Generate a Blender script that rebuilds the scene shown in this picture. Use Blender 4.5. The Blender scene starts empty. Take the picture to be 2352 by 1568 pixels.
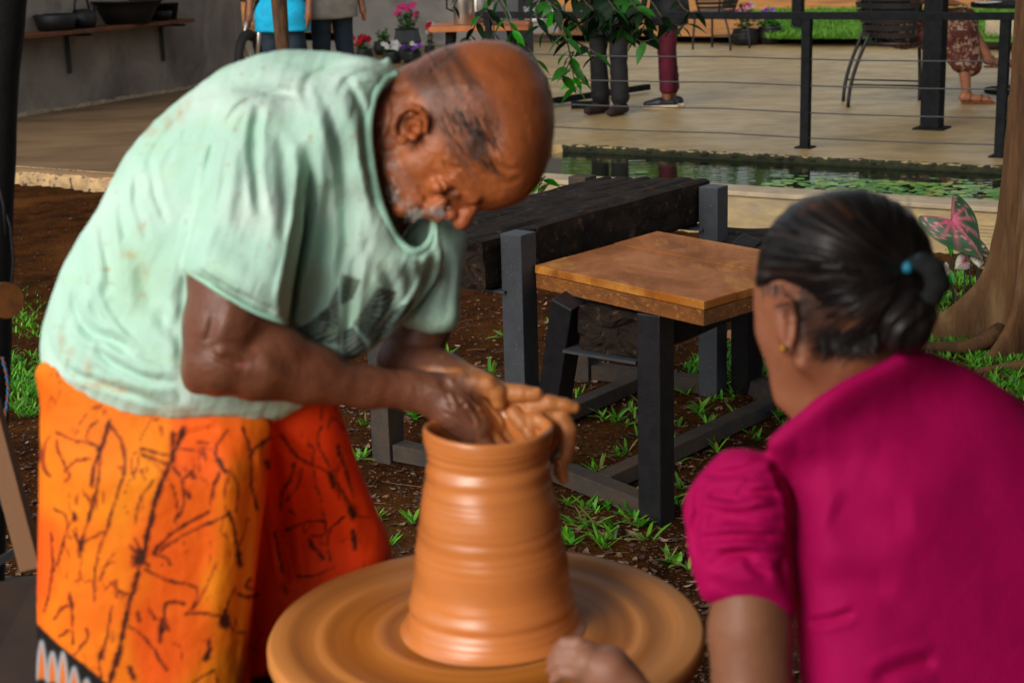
import bpy, math, random
import numpy as np
from mathutils import Vector, Matrix

random.seed(7); RNG = np.random.default_rng(7)
SC = bpy.context.scene
COL = SC.collection
PI = math.pi

# ------------------------------------------------------------------ camera
FOC = 3700.0; CX = 1176.0; CY = 784.0
CAMH = 1.62; PITCH = math.radians(14.2); ROLL = math.radians(1.6)
Fv = np.array([0, math.cos(PITCH), -math.sin(PITCH)])
_R = np.array([1.0, 0, 0]); _U = np.array([0, math.sin(PITCH), math.cos(PITCH)])
Rv = _R * math.cos(ROLL) - _U * math.sin(ROLL)
Uv = _U * math.cos(ROLL) + _R * math.sin(ROLL)
Ov = np.array([0, 0, CAMH])
cam = bpy.data.cameras.new('camera'); camo = bpy.data.objects.new('camera', cam); COL.objects.link(camo)
M = Matrix.Identity(4)
for i in range(3):
    M[i][0] = Rv[i]; M[i][1] = Uv[i]; M[i][2] = -Fv[i]; M[i][3] = Ov[i]
camo.matrix_world = M
cam.sensor_width = 36; cam.lens = 36 * FOC / 2352.0
cam.clip_start = 0.05; cam.clip_end = 400
cam.dof.use_dof = True; cam.dof.focus_distance = 4.9; cam.dof.aperture_fstop = 6.0
SC.camera = camo

# ------------------------------------------------------------------ light
SUN_EL = math.radians(33); SUN_AZ = math.radians(213)     # compass: clockwise from +Y
SKY_STRENGTH = 0.05; SUN_STRENGTH = 4.8; EXPOSURE = -2.34
world = bpy.data.worlds.new('World'); SC.world = world; world.use_nodes = True
wn = world.node_tree.nodes; wl = world.node_tree.links
bg = wn.get('Background') or wn.new('ShaderNodeBackground')
sky = wn.new('ShaderNodeTexSky'); sky.sky_type = 'NISHITA'; sky.sun_disc = False
sky.sun_elevation = SUN_EL; sky.sun_rotation = SUN_AZ; sky.dust_density = 4.0; sky.air_density = 1.2
hs = wn.new('ShaderNodeHueSaturation'); hs.inputs['Saturation'].default_value = 0.35; wl.new(sky.outputs[0], hs.inputs['Color']); wl.new(hs.outputs[0], bg.inputs[0])   # thin overcast: a paler sky; bg.inputs[1].default_value = SKY_STRENGTH
sun = bpy.data.lights.new('sun', 'SUN'); suno = bpy.data.objects.new('sun', sun); COL.objects.link(suno)
sun.energy = SUN_STRENGTH; sun.angle = math.radians(34); sun.color = (1.0, 0.96, 0.89)
sd = Vector((math.sin(SUN_AZ) * math.cos(SUN_EL), math.cos(SUN_AZ) * math.cos(SUN_EL), math.sin(SUN_EL)))
suno.rotation_euler = sd.to_track_quat('Z', 'Y').to_euler(); suno.location = sd * 30
SC.view_settings.view_transform = 'Standard'
try: SC.view_settings.look = 'None'
except Exception: pass
SC.view_settings.exposure = EXPOSURE; SC.view_settings.gamma = 1.0; SC.view_settings.use_curve_mapping = False

SATUR = 1.3                                # the photograph's colours are strong: richer base colours throughout
def rich(c):
    c = np.asarray(c, dtype=float); l = (c[..., :3] @ np.array([0.3, 0.55, 0.15]))[..., None]
    return np.clip(l + (c[..., :3] - l) * SATUR, 0.001, 0.95)
# ------------------------------------------------------------------ places
def at(u, v, d):
    return Ov + Fv * d + Rv * ((u - CX) / FOC * d) - Uv * ((v - CY) / FOC * d)
def gr(u, v, z=0.0):
    D = at(u, v, 1.0) - Ov
    return Ov + D * ((z - CAMH) / D[2])
TA = np.array([0.85, -0.527, 0]); TN = np.array([0.527, 0.85, 0])
def T(a, n, z=0.0):
    return TA * a + TN * n + np.array([0, 0, z])
def toT(p):
    return float(np.dot(p, TA)), float(np.dot(p, TN))

# ------------------------------------------------------------------ objects
def tag(o, label=None, cat=None, group=None, kind=None):
    if label: o['label'] = label
    if cat: o['category'] = cat
    if group: o['group'] = group
    if kind: o['kind'] = kind
    return o
def thing(name, label, cat, loc=(0, 0, 0), group=None, rz=0):
    o = bpy.data.objects.new(name, None); COL.objects.link(o); o.empty_display_size = 0.1
    o.location = tuple(float(x) for x in loc); o.rotation_euler = (0, 0, rz)
    return tag(o, label, cat, group)
LOCALS = set()
def link(name, me, mat=None, parent=None):
    o = bpy.data.objects.new(name, me); COL.objects.link(o)
    if mat is not None and len(me.materials) == 0: me.materials.append(mat)
    if parent is not None:
        o.parent = parent
        if parent.name not in LOCALS:      # shapes are given in world coordinates: cancel the parents' offsets
            off = Vector((0, 0, 0)); q = parent
            while q is not None: off += q.location; q = q.parent
            o.location = -off
    return o
def mesh_np(name, V, Fq, smooth=True, col=None, uv=None):
    me = bpy.data.meshes.new(name)
    V = np.asarray(V, dtype=np.float32); n = len(V)
    me.vertices.add(n); me.vertices.foreach_set('co', V.ravel())
    Fq = np.asarray(Fq, dtype=np.int32); m, k = Fq.shape
    me.loops.add(m * k); me.loops.foreach_set('vertex_index', Fq.ravel())
    me.polygons.add(m); me.polygons.foreach_set('loop_start', np.arange(m, dtype=np.int32) * k)
    try: me.polygons.foreach_set('loop_total', np.full(m, k, dtype=np.int32))
    except Exception: pass
    me.polygons.foreach_set('use_smooth', np.full(m, bool(smooth)))
    me.update(calc_edges=True); me.validate()
    if col is not None:
        ca = me.color_attributes.new('Col', 'FLOAT_COLOR', 'POINT')
        c4 = np.ones((n, 4), dtype=np.float32); c4[:, :3] = col
        ca.data.foreach_set('color', c4.ravel())
    return me

class MB:
    """collects simple shapes into one mesh"""
    def __init__(s): s.v = []; s.f = []; s.c = []; s.cc = None
    def add(s, V, F):
        b = len(s.v); s.v.extend([tuple(float(c) for c in p) for p in V])
        s.f.extend([tuple(i + b for i in f) for f in F])
        if s.cc is not None: s.c.extend([s.cc] * len(V))
        return s
    def box(s, c, size, rz=0.0, axes=None, jit=0.0):
        if axes is None:
            ax = [np.array([math.cos(rz), math.sin(rz), 0]), np.array([-math.sin(rz), math.cos(rz), 0]), np.array([0, 0, 1.0])]
        else: ax = [np.array(a, float) for a in axes]
        c = np.array(c, float); V = []
        for i in (-1, 1):
            for j in (-1, 1):
                for k in (-1, 1):
                    V.append(c + ax[0] * i * size[0] / 2 + ax[1] * j * size[1] / 2 + ax[2] * k * size[2] / 2
                             + (np.array([random.uniform(-jit, jit) for _ in range(3)]) if jit else 0))
        return s.add(V, [(0, 1, 3, 2), (4, 6, 7, 5), (0, 4, 5, 1), (2, 3, 7, 6), (0, 2, 6, 4), (1, 5, 7, 3)])
    def bar(s, a, b, w, h, up=(0, 0, 1)):
        a = np.array(a, float); b = np.array(b, float); d = b - a; L = np.linalg.norm(d); d /= L
        up = np.array(up, float); x = np.cross(d, up)
        if np.linalg.norm(x) < 1e-4: x = np.cross(d, np.array([0, 1.0, 0.001]))
        x /= np.linalg.norm(x); y = np.cross(x, d)
        return s.box((a + b) / 2, (L, w, h), axes=(d, x, y))
    def hexa(s, q):   # 4 bottom, 4 top corners
        return s.add(q, [(3, 2, 1, 0), (4, 5, 6, 7), (0, 1, 5, 4), (1, 2, 6, 5), (2, 3, 7, 6), (3, 0, 4, 7)])
    def tube(s, pts, rad, n=8, cap=True, flat=1.0):
        pts = [np.array(p, float) for p in pts]; N = len(pts)
        if not hasattr(rad, '__len__'): rad = [rad] * N
        V = []; F = []
        px = None
        for i, p in enumerate(pts):
            t = pts[min(i + 1, N - 1)] - pts[max(i - 1, 0)]; t = t / (np.linalg.norm(t) + 1e-9)
            if px is None:
                px = np.cross(t, [0, 0, 1.0])
                if np.linalg.norm(px) < 0.1: px = np.cross(t, [0, 1.0, 0])
            px = px - t * np.dot(px, t); px /= (np.linalg.norm(px) + 1e-9); py = np.cross(t, px)
            for k in range(n):
                a = 2 * PI * k / n
                V.append(p + rad[i] * (px * math.cos(a) + flat * py * math.sin(a)))
        for i in range(N - 1):
            for k in range(n):
                F.append((i * n + k, i * n + (k + 1) % n, (i + 1) * n + (k + 1) % n, (i + 1) * n + k))
        if cap: F.append(tuple(reversed(range(n)))); F.append(tuple((N - 1) * n + k for k in range(n)))
        return s.add(V, F)
    def lathe(s, prof, n=24, c=(0, 0, 0), cap=(True, True), sx=1.0, sy=1.0):
        c = np.array(c, float); V = []; F = []
        for r, z in prof:
            for k in range(n):
                a = 2 * PI * k / n; V.append(c + np.array([r * math.cos(a) * sx, r * math.sin(a) * sy, z]))
        N = len(prof)
        for i in range(N - 1):
            for k in range(n):
                F.append((i * n + k, i * n + (k + 1) % n, (i + 1) * n + (k + 1) % n, (i + 1) * n + k))
        if cap[0]: F.append(tuple(reversed(range(n))))
        if cap[1]: F.append(tuple((N - 1) * n + k for k in range(n)))
        return s.add(V, F)
    def mesh(s, name, smooth=False):
        me = bpy.data.meshes.new(name); me.from_pydata(s.v, [], s.f)
        if smooth: me.polygons.foreach_set('use_smooth', [True] * len(me.polygons))
        if s.c:
            ca = me.color_attributes.new('Col', 'FLOAT_COLOR', 'POINT')
            ca.data.foreach_set('color', np.array([(c[0], c[1], c[2], 1) for c in s.c], dtype=np.float32).ravel())
        me.update(); return me
    def obj(s, name, mat, parent=None, smooth=False, bevel=0.0, seg=2):
        o = link(name, s.mesh(name, smooth), mat, parent)
        if bevel:
            m = o.modifiers.new('bevel', 'BEVEL'); m.width = bevel; m.segments = seg; m.limit_method = 'ANGLE'
        return o
def copy_tree(o, parent=None):
    c = o.copy(); COL.objects.link(c)
    if parent is not None: c.parent = parent
    for ch in list(o.children): copy_tree(ch, c)
    return c

# ------------------------------------------------------------------ materials
def lin(c):
    return tuple((x / 12.92 if x <= 0.04045 else ((x + 0.055) / 1.055) ** 2.4) for x in c)
def material(name, c1, c2=None, scale=8.0, rough=0.6, bump=0.0, bscale=None, spec=0.5, attr=False, stretch=(1, 1, 1),
             c3=None, s3=2.0, t3=(0.5, 0.7), detail=6, trans=0.0, sss=0.0, coat=0.0, metallic=0.0, rvar=0.0, dist=0.0, sheen=0.0, coord='Object', blo=0.35, bhi=0.65, raw=False):
    if not raw: c1 = tuple(rich(c1)); c2 = tuple(rich(c2)) if c2 is not None else None; c3 = tuple(rich(c3)) if c3 is not None else None
    spec = spec * 0.75
    m = bpy.data.materials.new(name); m.use_nodes = True
    nt = m.node_tree; N = nt.nodes; L = nt.links
    b = N.get('Principled BSDF')
    b.inputs['Roughness'].default_value = rough
    b.inputs['Specular IOR Level'].default_value = spec
    b.inputs['Metallic'].default_value = metallic
    if coat: b.inputs['Coat Weight'].default_value = coat; b.inputs['Coat Roughness'].default_value = 0.25
    if sss:
        b.inputs['Subsurface Weight'].default_value = sss; b.inputs['Subsurface Radius'].default_value = (0.012, 0.005, 0.003)
        b.inputs['Subsurface Scale'].default_value = 0.6
    tc = N.new('ShaderNodeTexCoord'); mp = N.new('ShaderNodeMapping')
    L.new(tc.outputs[coord], mp.inputs[0]); mp.inputs['Scale'].default_value = stretch
    def noise(sc, det=detail, dis=dist):
        n = N.new('ShaderNodeTexNoise'); n.inputs['Scale'].default_value = sc; n.inputs['Detail'].default_value = det
        n.inputs['Roughness'].default_value = 0.62; n.inputs['Distortion'].default_value = dis
        L.new(mp.outputs[0], n.inputs['Vector']); return n
    n1 = noise(scale)
    rp = N.new('ShaderNodeMapRange'); rp.inputs[1].default_value = blo; rp.inputs[2].default_value = bhi
    L.new(n1.outputs['Fac'], rp.inputs[0])
    mx = N.new('ShaderNodeMix'); mx.data_type = 'RGBA'
    L.new(rp.outputs[0], mx.inputs[0])
    if attr:
        at_ = N.new('ShaderNodeVertexColor'); at_.layer_name = 'Col'
        mul = N.new('ShaderNodeMix'); mul.data_type = 'RGBA'; mul.blend_type = 'MULTIPLY'; mul.inputs[0].default_value = 1.0
        mx.inputs[6].default_value = (*c1, 1); mx.inputs[7].default_value = (*(c2 or c1), 1)
        L.new(at_.outputs[0], mul.inputs[6]); L.new(mx.outputs[2], mul.inputs[7]); out = mul.outputs[2]
    else:
        mx.inputs[6].default_value = (*c1, 1); mx.inputs[7].default_value = (*(c2 or c1), 1); out = mx.outputs[2]
    if c3 is not None:
        n3 = noise(s3); r3 = N.new('ShaderNodeMapRange'); r3.inputs[1].default_value = t3[0]; r3.inputs[2].default_value = t3[1]
        L.new(n3.outputs['Fac'], r3.inputs[0]); m3 = N.new('ShaderNodeMix'); m3.data_type = 'RGBA'
        L.new(r3.outputs[0], m3.inputs[0]); L.new(out, m3.inputs[6]); m3.inputs[7].default_value = (*c3, 1); out = m3.outputs[2]
    L.new(out, b.inputs['Base Color'])
    if rvar:
        rr = N.new('ShaderNodeMapRange'); rr.inputs[1].default_value = 0.3; rr.inputs[2].default_value = 0.7
        rr.inputs[3].default_value = max(0, rough - rvar); rr.inputs[4].default_value = min(1, rough + rvar)
        L.new(n1.outputs['Fac'], rr.inputs[0]); L.new(rr.outputs[0], b.inputs['Roughness'])
    if bump:
        nb = noise(bscale or scale * 3); bp = N.new('ShaderNodeBump'); bp.inputs['Strength'].default_value = 1.0
        bp.inputs['Distance'].default_value = bump
        L.new(nb.outputs['Fac'], bp.inputs['Height']); L.new(bp.outputs[0], b.inputs['Normal'])
    if trans:
        tr = N.new('ShaderNodeBsdfTranslucent'); L.new(out, tr.inputs[0]); ms = N.new('ShaderNodeMixShader'); ms.inputs[0].default_value = trans
        L.new(b.outputs[0], ms.inputs[1]); L.new(tr.outputs[0], ms.inputs[2]); L.new(ms.outputs[0], N['Material Output'].inputs[0])
    return m

# ------------------------------------------------------------------ sculpting: implicit surfaces on a grid
def spline(P, n=8, closed=True):
    P = [np.array(p, float) for p in P]; N = len(P); out = []
    rng_ = range(N if closed else N - 1)
    for i in rng_:
        if closed: p0, p1, p2, p3 = P[(i - 1) % N], P[i], P[(i + 1) % N], P[(i + 2) % N]
        else: p0, p1, p2, p3 = P[max(i - 1, 0)], P[i], P[i + 1], P[min(i + 2, N - 1)]
        for k in range(n):
            t = k / n
            out.append(0.5 * ((2 * p1) + (-p0 + p2) * t + (2 * p0 - 5 * p1 + 4 * p2 - p3) * t * t + (-p0 + 3 * p1 - 3 * p2 + p3) * t ** 3))
    if not closed: out.append(P[-1])
    return np.array(out)
def seg_dist(X, Y, a, b):
    dx, dy = b[0] - a[0], b[1] - a[1]; L2 = dx * dx + dy * dy + 1e-9
    t = np.clip(((X - a[0]) * dx + (Y - a[1]) * dy) / L2, 0, 1)
    return np.hypot(X - a[0] - t * dx, Y - a[1] - t * dy), t
def poly_sdf(X, Y, P):    # positive inside
    d = np.full(X.shape, 1e9, dtype=np.float32); ins = np.zeros(X.shape, bool); N = len(P)
    for i in range(N):
        a, b = P[i], P[(i + 1) % N]
        dd, _ = seg_dist(X, Y, a, b); d = np.minimum(d, dd)
        c = ((a[1] > Y) != (b[1] > Y))
        xi = (b[0] - a[0]) * (Y - a[1]) / ((b[1] - a[1]) if abs(b[1] - a[1]) > 1e-9 else 1e-9) + a[0]
        ins ^= (c & (X < xi))
    return np.where(ins, d, -d)
def line_dist(X, Y, pts):
    d = np.full(X.shape, 1e9); tt = np.zeros(X.shape); n = len(pts) - 1
    for i in range(n):
        dd, t = seg_dist(X, Y, pts[i], pts[i + 1]); m = dd < d
        d = np.where(m, dd, d); tt = np.where(m, (i + t) / n, tt)
    return d, tt
def blur2(A, r):
    for ax in (0, 1):
        for _ in range(2):
            k = np.cumsum(np.pad(A, [(r + 1, r) if i == ax else (0, 0) for i in (0, 1)], mode='edge'), axis=ax)
            A = (np.take(k, range(2 * r + 1, k.shape[ax]), axis=ax) - np.take(k, range(0, k.shape[ax] - 2 * r - 1), axis=ax)) / (2 * r + 1)
    return A
def interp(ctrl, U, V_, pw=2.0):
    num = np.zeros(U.shape); den = np.zeros(U.shape)
    for (cu, cv, val) in ctrl:
        w = 1.0 / (((U - cu) ** 2 + (V_ - cv) ** 2) / 1e4 + 0.15) ** (pw / 2 * 1.5)
        num += w * val; den += w
    return num / den
class Clay:
    """implicit sculpture on a regular grid; surface nets turn it into a mesh"""
    def __init__(s, lo, hi, h):
        s.lo = np.array(lo, float); s.h = float(h); s.n = (np.ceil((np.array(hi, float) - s.lo) / h).astype(int) + 1)
        s.F = np.full(tuple(s.n), 1e3, dtype=np.float32)
    def ax(s, sl=None):
        r = []
        for i in range(3):
            a = s.lo[i] + np.arange(s.n[i]) * s.h
            if sl is not None: a = a[sl[i]]
            r.append(a.astype(np.float32))
        return r[0][:, None, None], r[1][None, :, None], r[2][None, None, :]
    def box(s, lo, hi):
        a = np.clip(np.floor((np.array(lo) - s.lo) / s.h).astype(int), 0, s.n)
        b = np.clip(np.ceil((np.array(hi) - s.lo) / s.h).astype(int) + 1, 0, s.n)
        return tuple(slice(int(a[i]), int(max(a[i], b[i]))) for i in range(3))
    def mix(s, sl, D, k, mode):
        A = s.F[sl]
        if A.size == 0: return
        if mode == 'u':
            if k > 0:
                hh = np.clip(0.5 + 0.5 * (A - D) / k, 0, 1); s.F[sl] = A * (1 - hh) + D * hh - k * hh * (1 - hh)
            else: s.F[sl] = np.minimum(A, D)
        else:      # subtract
            B = -D
            if k > 0:
                hh = np.clip(0.5 - 0.5 * (A - B) / k, 0, 1); s.F[sl] = A * (1 - hh) + B * hh + k * hh * (1 - hh)
            else: s.F[sl] = np.maximum(A, B)
    def cap(s, a, b, ra, rb, k=8, mode='u'):
        a = np.array(a, float); b = np.array(b, float); m = max(ra, rb) + k * 2 + s.h * 2
        sl = s.box(np.minimum(a, b) - m, np.maximum(a, b) + m); X, Y, Z = s.ax(sl)
        d = b - a; L2 = float(d @ d) + 1e-9
        t = np.clip(((X - a[0]) * d[0] + (Y - a[1]) * d[1] + (Z - a[2]) * d[2]) / L2, 0, 1)
        D = np.sqrt((X - a[0] - t * d[0]) ** 2 + (Y - a[1] - t * d[1]) ** 2 + (Z - a[2] - t * d[2]) ** 2) - (ra + (rb - ra) * t)
        s.mix(sl, D, k, mode); return s
    def chain(s, pts, rad, k=6, mode='u'):
        for i in range(len(pts) - 1): s.cap(pts[i], pts[i + 1], rad[i], rad[i + 1], k, mode)
        return s
    def ell(s, c, r, k=8, mode='u', rot=None):
        c = np.array(c, float); r = np.array(r, float); m = max(r) + k * 2 + s.h * 2
        sl = s.box(c - m, c + m); X, Y, Z = s.ax(sl); X = X - c[0]; Y = Y - c[1]; Z = Z - c[2]
        if rot is not None:
            Rm = np.array(rot); X, Y, Z = (Rm[0][0] * X + Rm[0][1] * Y + Rm[0][2] * Z, Rm[1][0] * X + Rm[1][1] * Y + Rm[1][2] * Z,
                                            Rm[2][0] * X + Rm[2][1] * Y + Rm[2][2] * Z)
        q = np.sqrt((X / r[0]) ** 2 + (Y / r[1]) ** 2 + (Z / r[2]) ** 2)
        g = np.sqrt((X / r[0] ** 2) ** 2 + (Y / r[1] ** 2) ** 2 + (Z / r[2] ** 2) ** 2) + 1e-6
        D = q * (q - 1) / g
        s.mix(sl, D, k, mode); return s
    def relief(s, poly, wc, Tm, R, k=8, mode='u', sm=6, front=None):
        """closed body with the outline poly (first two axes) and elliptical thickness in the third"""
        P = np.array(poly); m = k * 2 + s.h * 3
        lo = [P[:, 0].min() - m, P[:, 1].min() - m, -1e9]; hi = [P[:, 0].max() + m, P[:, 1].max() + m, 1e9]
        lo[2] = s.lo[2]; hi[2] = s.lo[2] + s.n[2] * s.h
        sl = s.box(lo, hi); X, Y, Z = s.ax(sl)
        U, V_ = np.meshgrid(X[:, 0, 0], Y[0, :, 0], indexing='ij')
        D = poly_sdf(U, V_, P)
        if sm:
            Db = blur2(D, sm); w = np.clip(D / (sm * s.h * 1.6), 0, 1); D = D * (1 - w) + Db * w
        wcv = (interp(wc, U, V_) if isinstance(wc, list) else (wc(U, V_) if callable(wc) else np.full(U.shape, float(wc))))
        Tv = (interp(Tm, U, V_) if isinstance(Tm, list) else (Tm(U, V_) if callable(Tm) else np.full(U.shape, float(Tm))))
        q = np.maximum(1 - D / R, 0)
        S = (Z - wcv[:, :, None]) / Tv[:, :, None]
        # flat part grows where the outline is deep
        Fd = (np.sqrt(q[:, :, None] ** 2 + S * S) - 1) * np.minimum(R, Tv)[:, :, None]
        s.mix(sl, Fd.astype(np.float32), k, mode); return s
    def nets(s):
        F = s.F; h = s.h
        sg = F < 0
        c = np.zeros(tuple(s.n - 1), dtype=np.int8)
        for i in (0, 1):
            for j in (0, 1):
                for k in (0, 1):
                    c += sg[i:sg.shape[0] - 1 + i, j:sg.shape[1] - 1 + j, k:sg.shape[2] - 1 + k]
        mask = (c > 0) & (c < 8); idx = np.argwhere(mask)
        vid = np.full(mask.shape, -1, dtype=np.int32); vid[mask] = np.arange(len(idx))
        cor = np.array([(i, j, k) for i in (0, 1) for j in (0, 1) for k in (0, 1)])
        val = np.stack([F[idx[:, 0] + o[0], idx[:, 1] + o[1], idx[:, 2] + o[2]] for o in cor], 1)
        pos = np.zeros((len(idx), 3)); cnt = np.zeros(len(idx))
        for a in range(8):
            for b in range(a + 1, 8):
                if np.abs(cor[a] - cor[b]).sum() == 1:
                    A = val[:, a]; B = val[:, b]; cr = (A < 0) != (B < 0)
                    t = np.where(cr, A / np.where(cr, A - B, 1), 0)
                    pos += np.where(cr[:, None], cor[a] + t[:, None] * (cor[b] - cor[a]), 0); cnt += cr
        V = s.lo + (idx + pos / cnt[:, None]) * h
        faces = []
        for ax in range(3):
            A = np.moveaxis(sg, ax, 0); Vd = np.moveaxis(vid, ax, 0)
            e = A[:-1] != A[1:]
            e = e[:, 1:-1, 1:-1]; q = np.argwhere(e); 
            if len(q) == 0: continue
            i, j, k = q[:, 0], q[:, 1] + 1, q[:, 2] + 1
            f = np.stack([Vd[i, j - 1, k - 1], Vd[i, j, k - 1], Vd[i, j, k], Vd[i, j - 1, k]], 1)
            fl = A[i, j, k]
            if ax == 1: fl = ~fl
            f[~fl] = f[~fl][:, ::-1]
            faces.append(f)
        Fq = np.concatenate(faces); Fq = Fq[(Fq >= 0).all(1)]
        return V, Fq
def vnormals(V, Fq):
    a, b, c, d = (V[Fq[:, i]] for i in range(4))
    n = np.cross(c - a, d - b); N = np.zeros_like(V)
    for i in range(4): np.add.at(N, Fq[:, i], n)
    return N / (np.linalg.norm(N, axis=1)[:, None] + 1e-9)
def smooth_mesh(V, Fq, it=2, lam=0.5):
    for _ in range(it):
        S = np.zeros_like(V); C = np.zeros(len(V))
        for i in range(4):
            for j in (1, 3):
                np.add.at(S, Fq[:, i], V[Fq[:, (i + j) % 4]]); np.add.at(C, Fq[:, i], 1)
        V = V + lam * (S / C[:, None] - V)
    return V
_ng = {}
def vnoise(P, scale, seed=0, octv=3):
    """value noise, P (n,2|3)"""
    P = np.asarray(P, float)
    if P.shape[1] == 2: P = np.c_[P, np.zeros(len(P))]
    out = np.zeros(len(P)); amp = 1.0; tot = 0
    for o in range(octv):
        key = seed * 7 + o
        if key not in _ng: _ng[key] = np.random.default_rng(1000 + key).random((64, 64, 64)).astype(np.float32)
        G_ = _ng[key]; Q = P / scale * (2 ** o) + 17.3 * (o + 1) + seed; I = np.floor(Q).astype(int); f = Q - I; f = f * f * (3 - 2 * f)
        r = 0
        for i in (0, 1):
            for j in (0, 1):
                for k in (0, 1):
                    w = (f[:, 0] if i else 1 - f[:, 0]) * (f[:, 1] if j else 1 - f[:, 1]) * (f[:, 2] if k else 1 - f[:, 2])
                    r = r + w * G_[(I[:, 0] + i) % 64, (I[:, 1] + j) % 64, (I[:, 2] + k) % 64]
        out += amp * (r - 0.5) * 2; tot += amp; amp *= 0.5
    return out / tot
def strokes_disp(V, strokes):
    """strokes: (points, width, depth[, taper]) ; grooves push away (+w), ridges pull near (-w)"""
    dw = np.zeros(len(V))
    for st in strokes:
        pts, wd, dp = st[0], st[1], st[2]
        P = spline(pts, 5, closed=False); m = wd * 3.2
        sel = np.where((V[:, 0] > P[:, 0].min() - m) & (V[:, 0] < P[:, 0].max() + m) & (V[:, 1] > P[:, 1].min() - m) & (V[:, 1] < P[:, 1].max() + m))[0]
        if len(sel) == 0: continue
        d, t = line_dist(V[sel, 0], V[sel, 1], P)
        tp = np.clip(np.minimum(t, 1 - t) * 5, 0, 1) if len(st) < 4 else np.ones(len(sel))
        g = np.exp(-(d / wd) ** 2) - 0.42 * np.exp(-((d - 2.1 * wd) / (wd * 0.9)) ** 2)
        dw[sel] += dp * g * tp
    return dw
def px_world(V, D0):
    sc = FOC / D0; d = D0 + V[:, 2] / sc
    return Ov + Fv * d[:, None] + Rv * ((V[:, 0] - CX) / FOC * d)[:, None] - Uv * ((V[:, 1] - CY) / FOC * d)[:, None]
def flipped(Fq): return Fq[:, ::-1]
# ================================================================== SETTING
Z0 = 0.20                                   # terrace height above the garden soil
m_soil = material('soil', (0.066, 0.027, 0.012), (0.022, 0.010, 0.005), scale=9, rough=1.0, spec=0.05, bump=0.03, bscale=55, c3=(0.10, 0.045, 0.020), s3=1.6, t3=(0.5, 0.66), detail=9)
m_terr = material('terrace_concrete', (0.345, 0.26, 0.150), (0.245, 0.18, 0.100), scale=2.2, rough=0.42, bump=0.002, bscale=40, stretch=(1.2, 1.5, 1), c3=(0.19, 0.145, 0.09), s3=1.1, t3=(0.52, 0.75), rvar=0.12)
m_wall = material('pond_wall_concrete', (0.38, 0.30, 0.18), (0.26, 0.20, 0.125), scale=4, rough=0.85, bump=0.004, bscale=60, stretch=(1, 1, 3.5), c3=(0.21, 0.18, 0.14), s3=3.0, t3=(0.5, 0.72))
m_cap = material('wall_top_plaster', (0.38, 0.32, 0.23), (0.28, 0.23, 0.17), scale=6, rough=0.85, bump=0.003, c3=(0.27, 0.22, 0.17), s3=5, t3=(0.55, 0.7))
m_gray = material('gray_plaster', (0.27, 0.235, 0.20), (0.16, 0.138, 0.115), scale=1.7, rough=0.9, bump=0.006, bscale=14, c3=(0.105, 0.09, 0.08), s3=0.9, t3=(0.5, 0.68), dist=0.8)
m_edge = material('chipped_kerb', (0.46, 0.33, 0.19), (0.25, 0.18, 0.12), scale=11, rough=0.9, bump=0.02, bscale=22, c3=(0.06, 0.05, 0.045), s3=26, t3=(0.57, 0.62))
m_moss = material('moss', (0.025, 0.03, 0.012), (0.012, 0.012, 0.008), scale=20, rough=0.95, bump=0.01)
m_lawn = material('lawn_soil', (0.10, 0.22, 0.03), (0.05, 0.12, 0.02), scale=3, rough=0.9, bump=0.03)
m_dirt = material('orange_dirt', (0.45, 0.22, 0.09), (0.28, 0.13, 0.055), scale=1.2, rough=0.95, bump=0.02, bscale=8, c3=(0.16, 0.08, 0.04), s3=0.6, t3=(0.5, 0.7))
m_steel = material('black_painted_steel', (0.008, 0.0085, 0.009), (0.014, 0.015, 0.016), scale=30, rough=0.85, bump=0.0008, spec=0.08)
m_cable = material('rail_cable', (0.05, 0.05, 0.05), rough=0.5, metallic=0.3)

def ground_sheet():
    # near garden soil as a relief, one sheet reaching far beyond in one coarse grid
    xs = np.concatenate([[-150, -60, -25, -12, -8, -6], np.arange(-4.6, 4.3, 0.035), [5, 6, 8, 12, 25, 60, 150]])
    ys = np.concatenate([[-60, -20, -8, -3, 0, 1, 2, 2.6], np.arange(3.0, 8.6, 0.035), np.arange(8.6, 11.3, 0.05), [11.6, 13, 20, 40, 80, 220]])
    X, Y = np.meshgrid(xs, ys, indexing='ij'); P = np.c_[X.ravel(), Y.ravel()]
    z = vnoise(P, 0.9, 3, 3) * 0.025 + vnoise(P, 0.14, 5, 3) * 0.012 + vnoise(P, 0.05, 9, 2) * 0.006 - 0.006
    n = P @ TN[:2]; a = P @ TA[:2]
    k = np.clip((n - 8.0) / 0.4, 0, 1); z = z * (1 - k) - 0.6 * k
    left = (a < -5.3); k2 = np.clip((n - 7.25) / 0.2, 0, 1); z = np.where(left, (z + 0.115 * np.clip((n - 4.6) / 2.2, 0, 1)) * (1 - k2) - 0.6 * k2, z)
    nx, ny = X.shape; I = np.arange(nx * ny).reshape(nx, ny)
    Fq = np.stack([I[:-1, :-1].ravel(), I[1:, :-1].ravel(), I[1:, 1:].ravel(), I[:-1, 1:].ravel()], 1)
    o = link('ground', mesh_np('ground', np.c_[P, z], Fq), m_soil); tag(o, 'dark brown garden soil in front of the pond', kind='structure')
    return o
ground_sheet()
def ground_z(x, y):
    P = np.array([[x, y]]); return float(vnoise(P, 0.9, 3, 3)[0] * 0.025 + vnoise(P, 0.14, 5, 3)[0] * 0.012 + vnoise(P, 0.05, 9, 2)[0] * 0.006 - 0.006)

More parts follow.
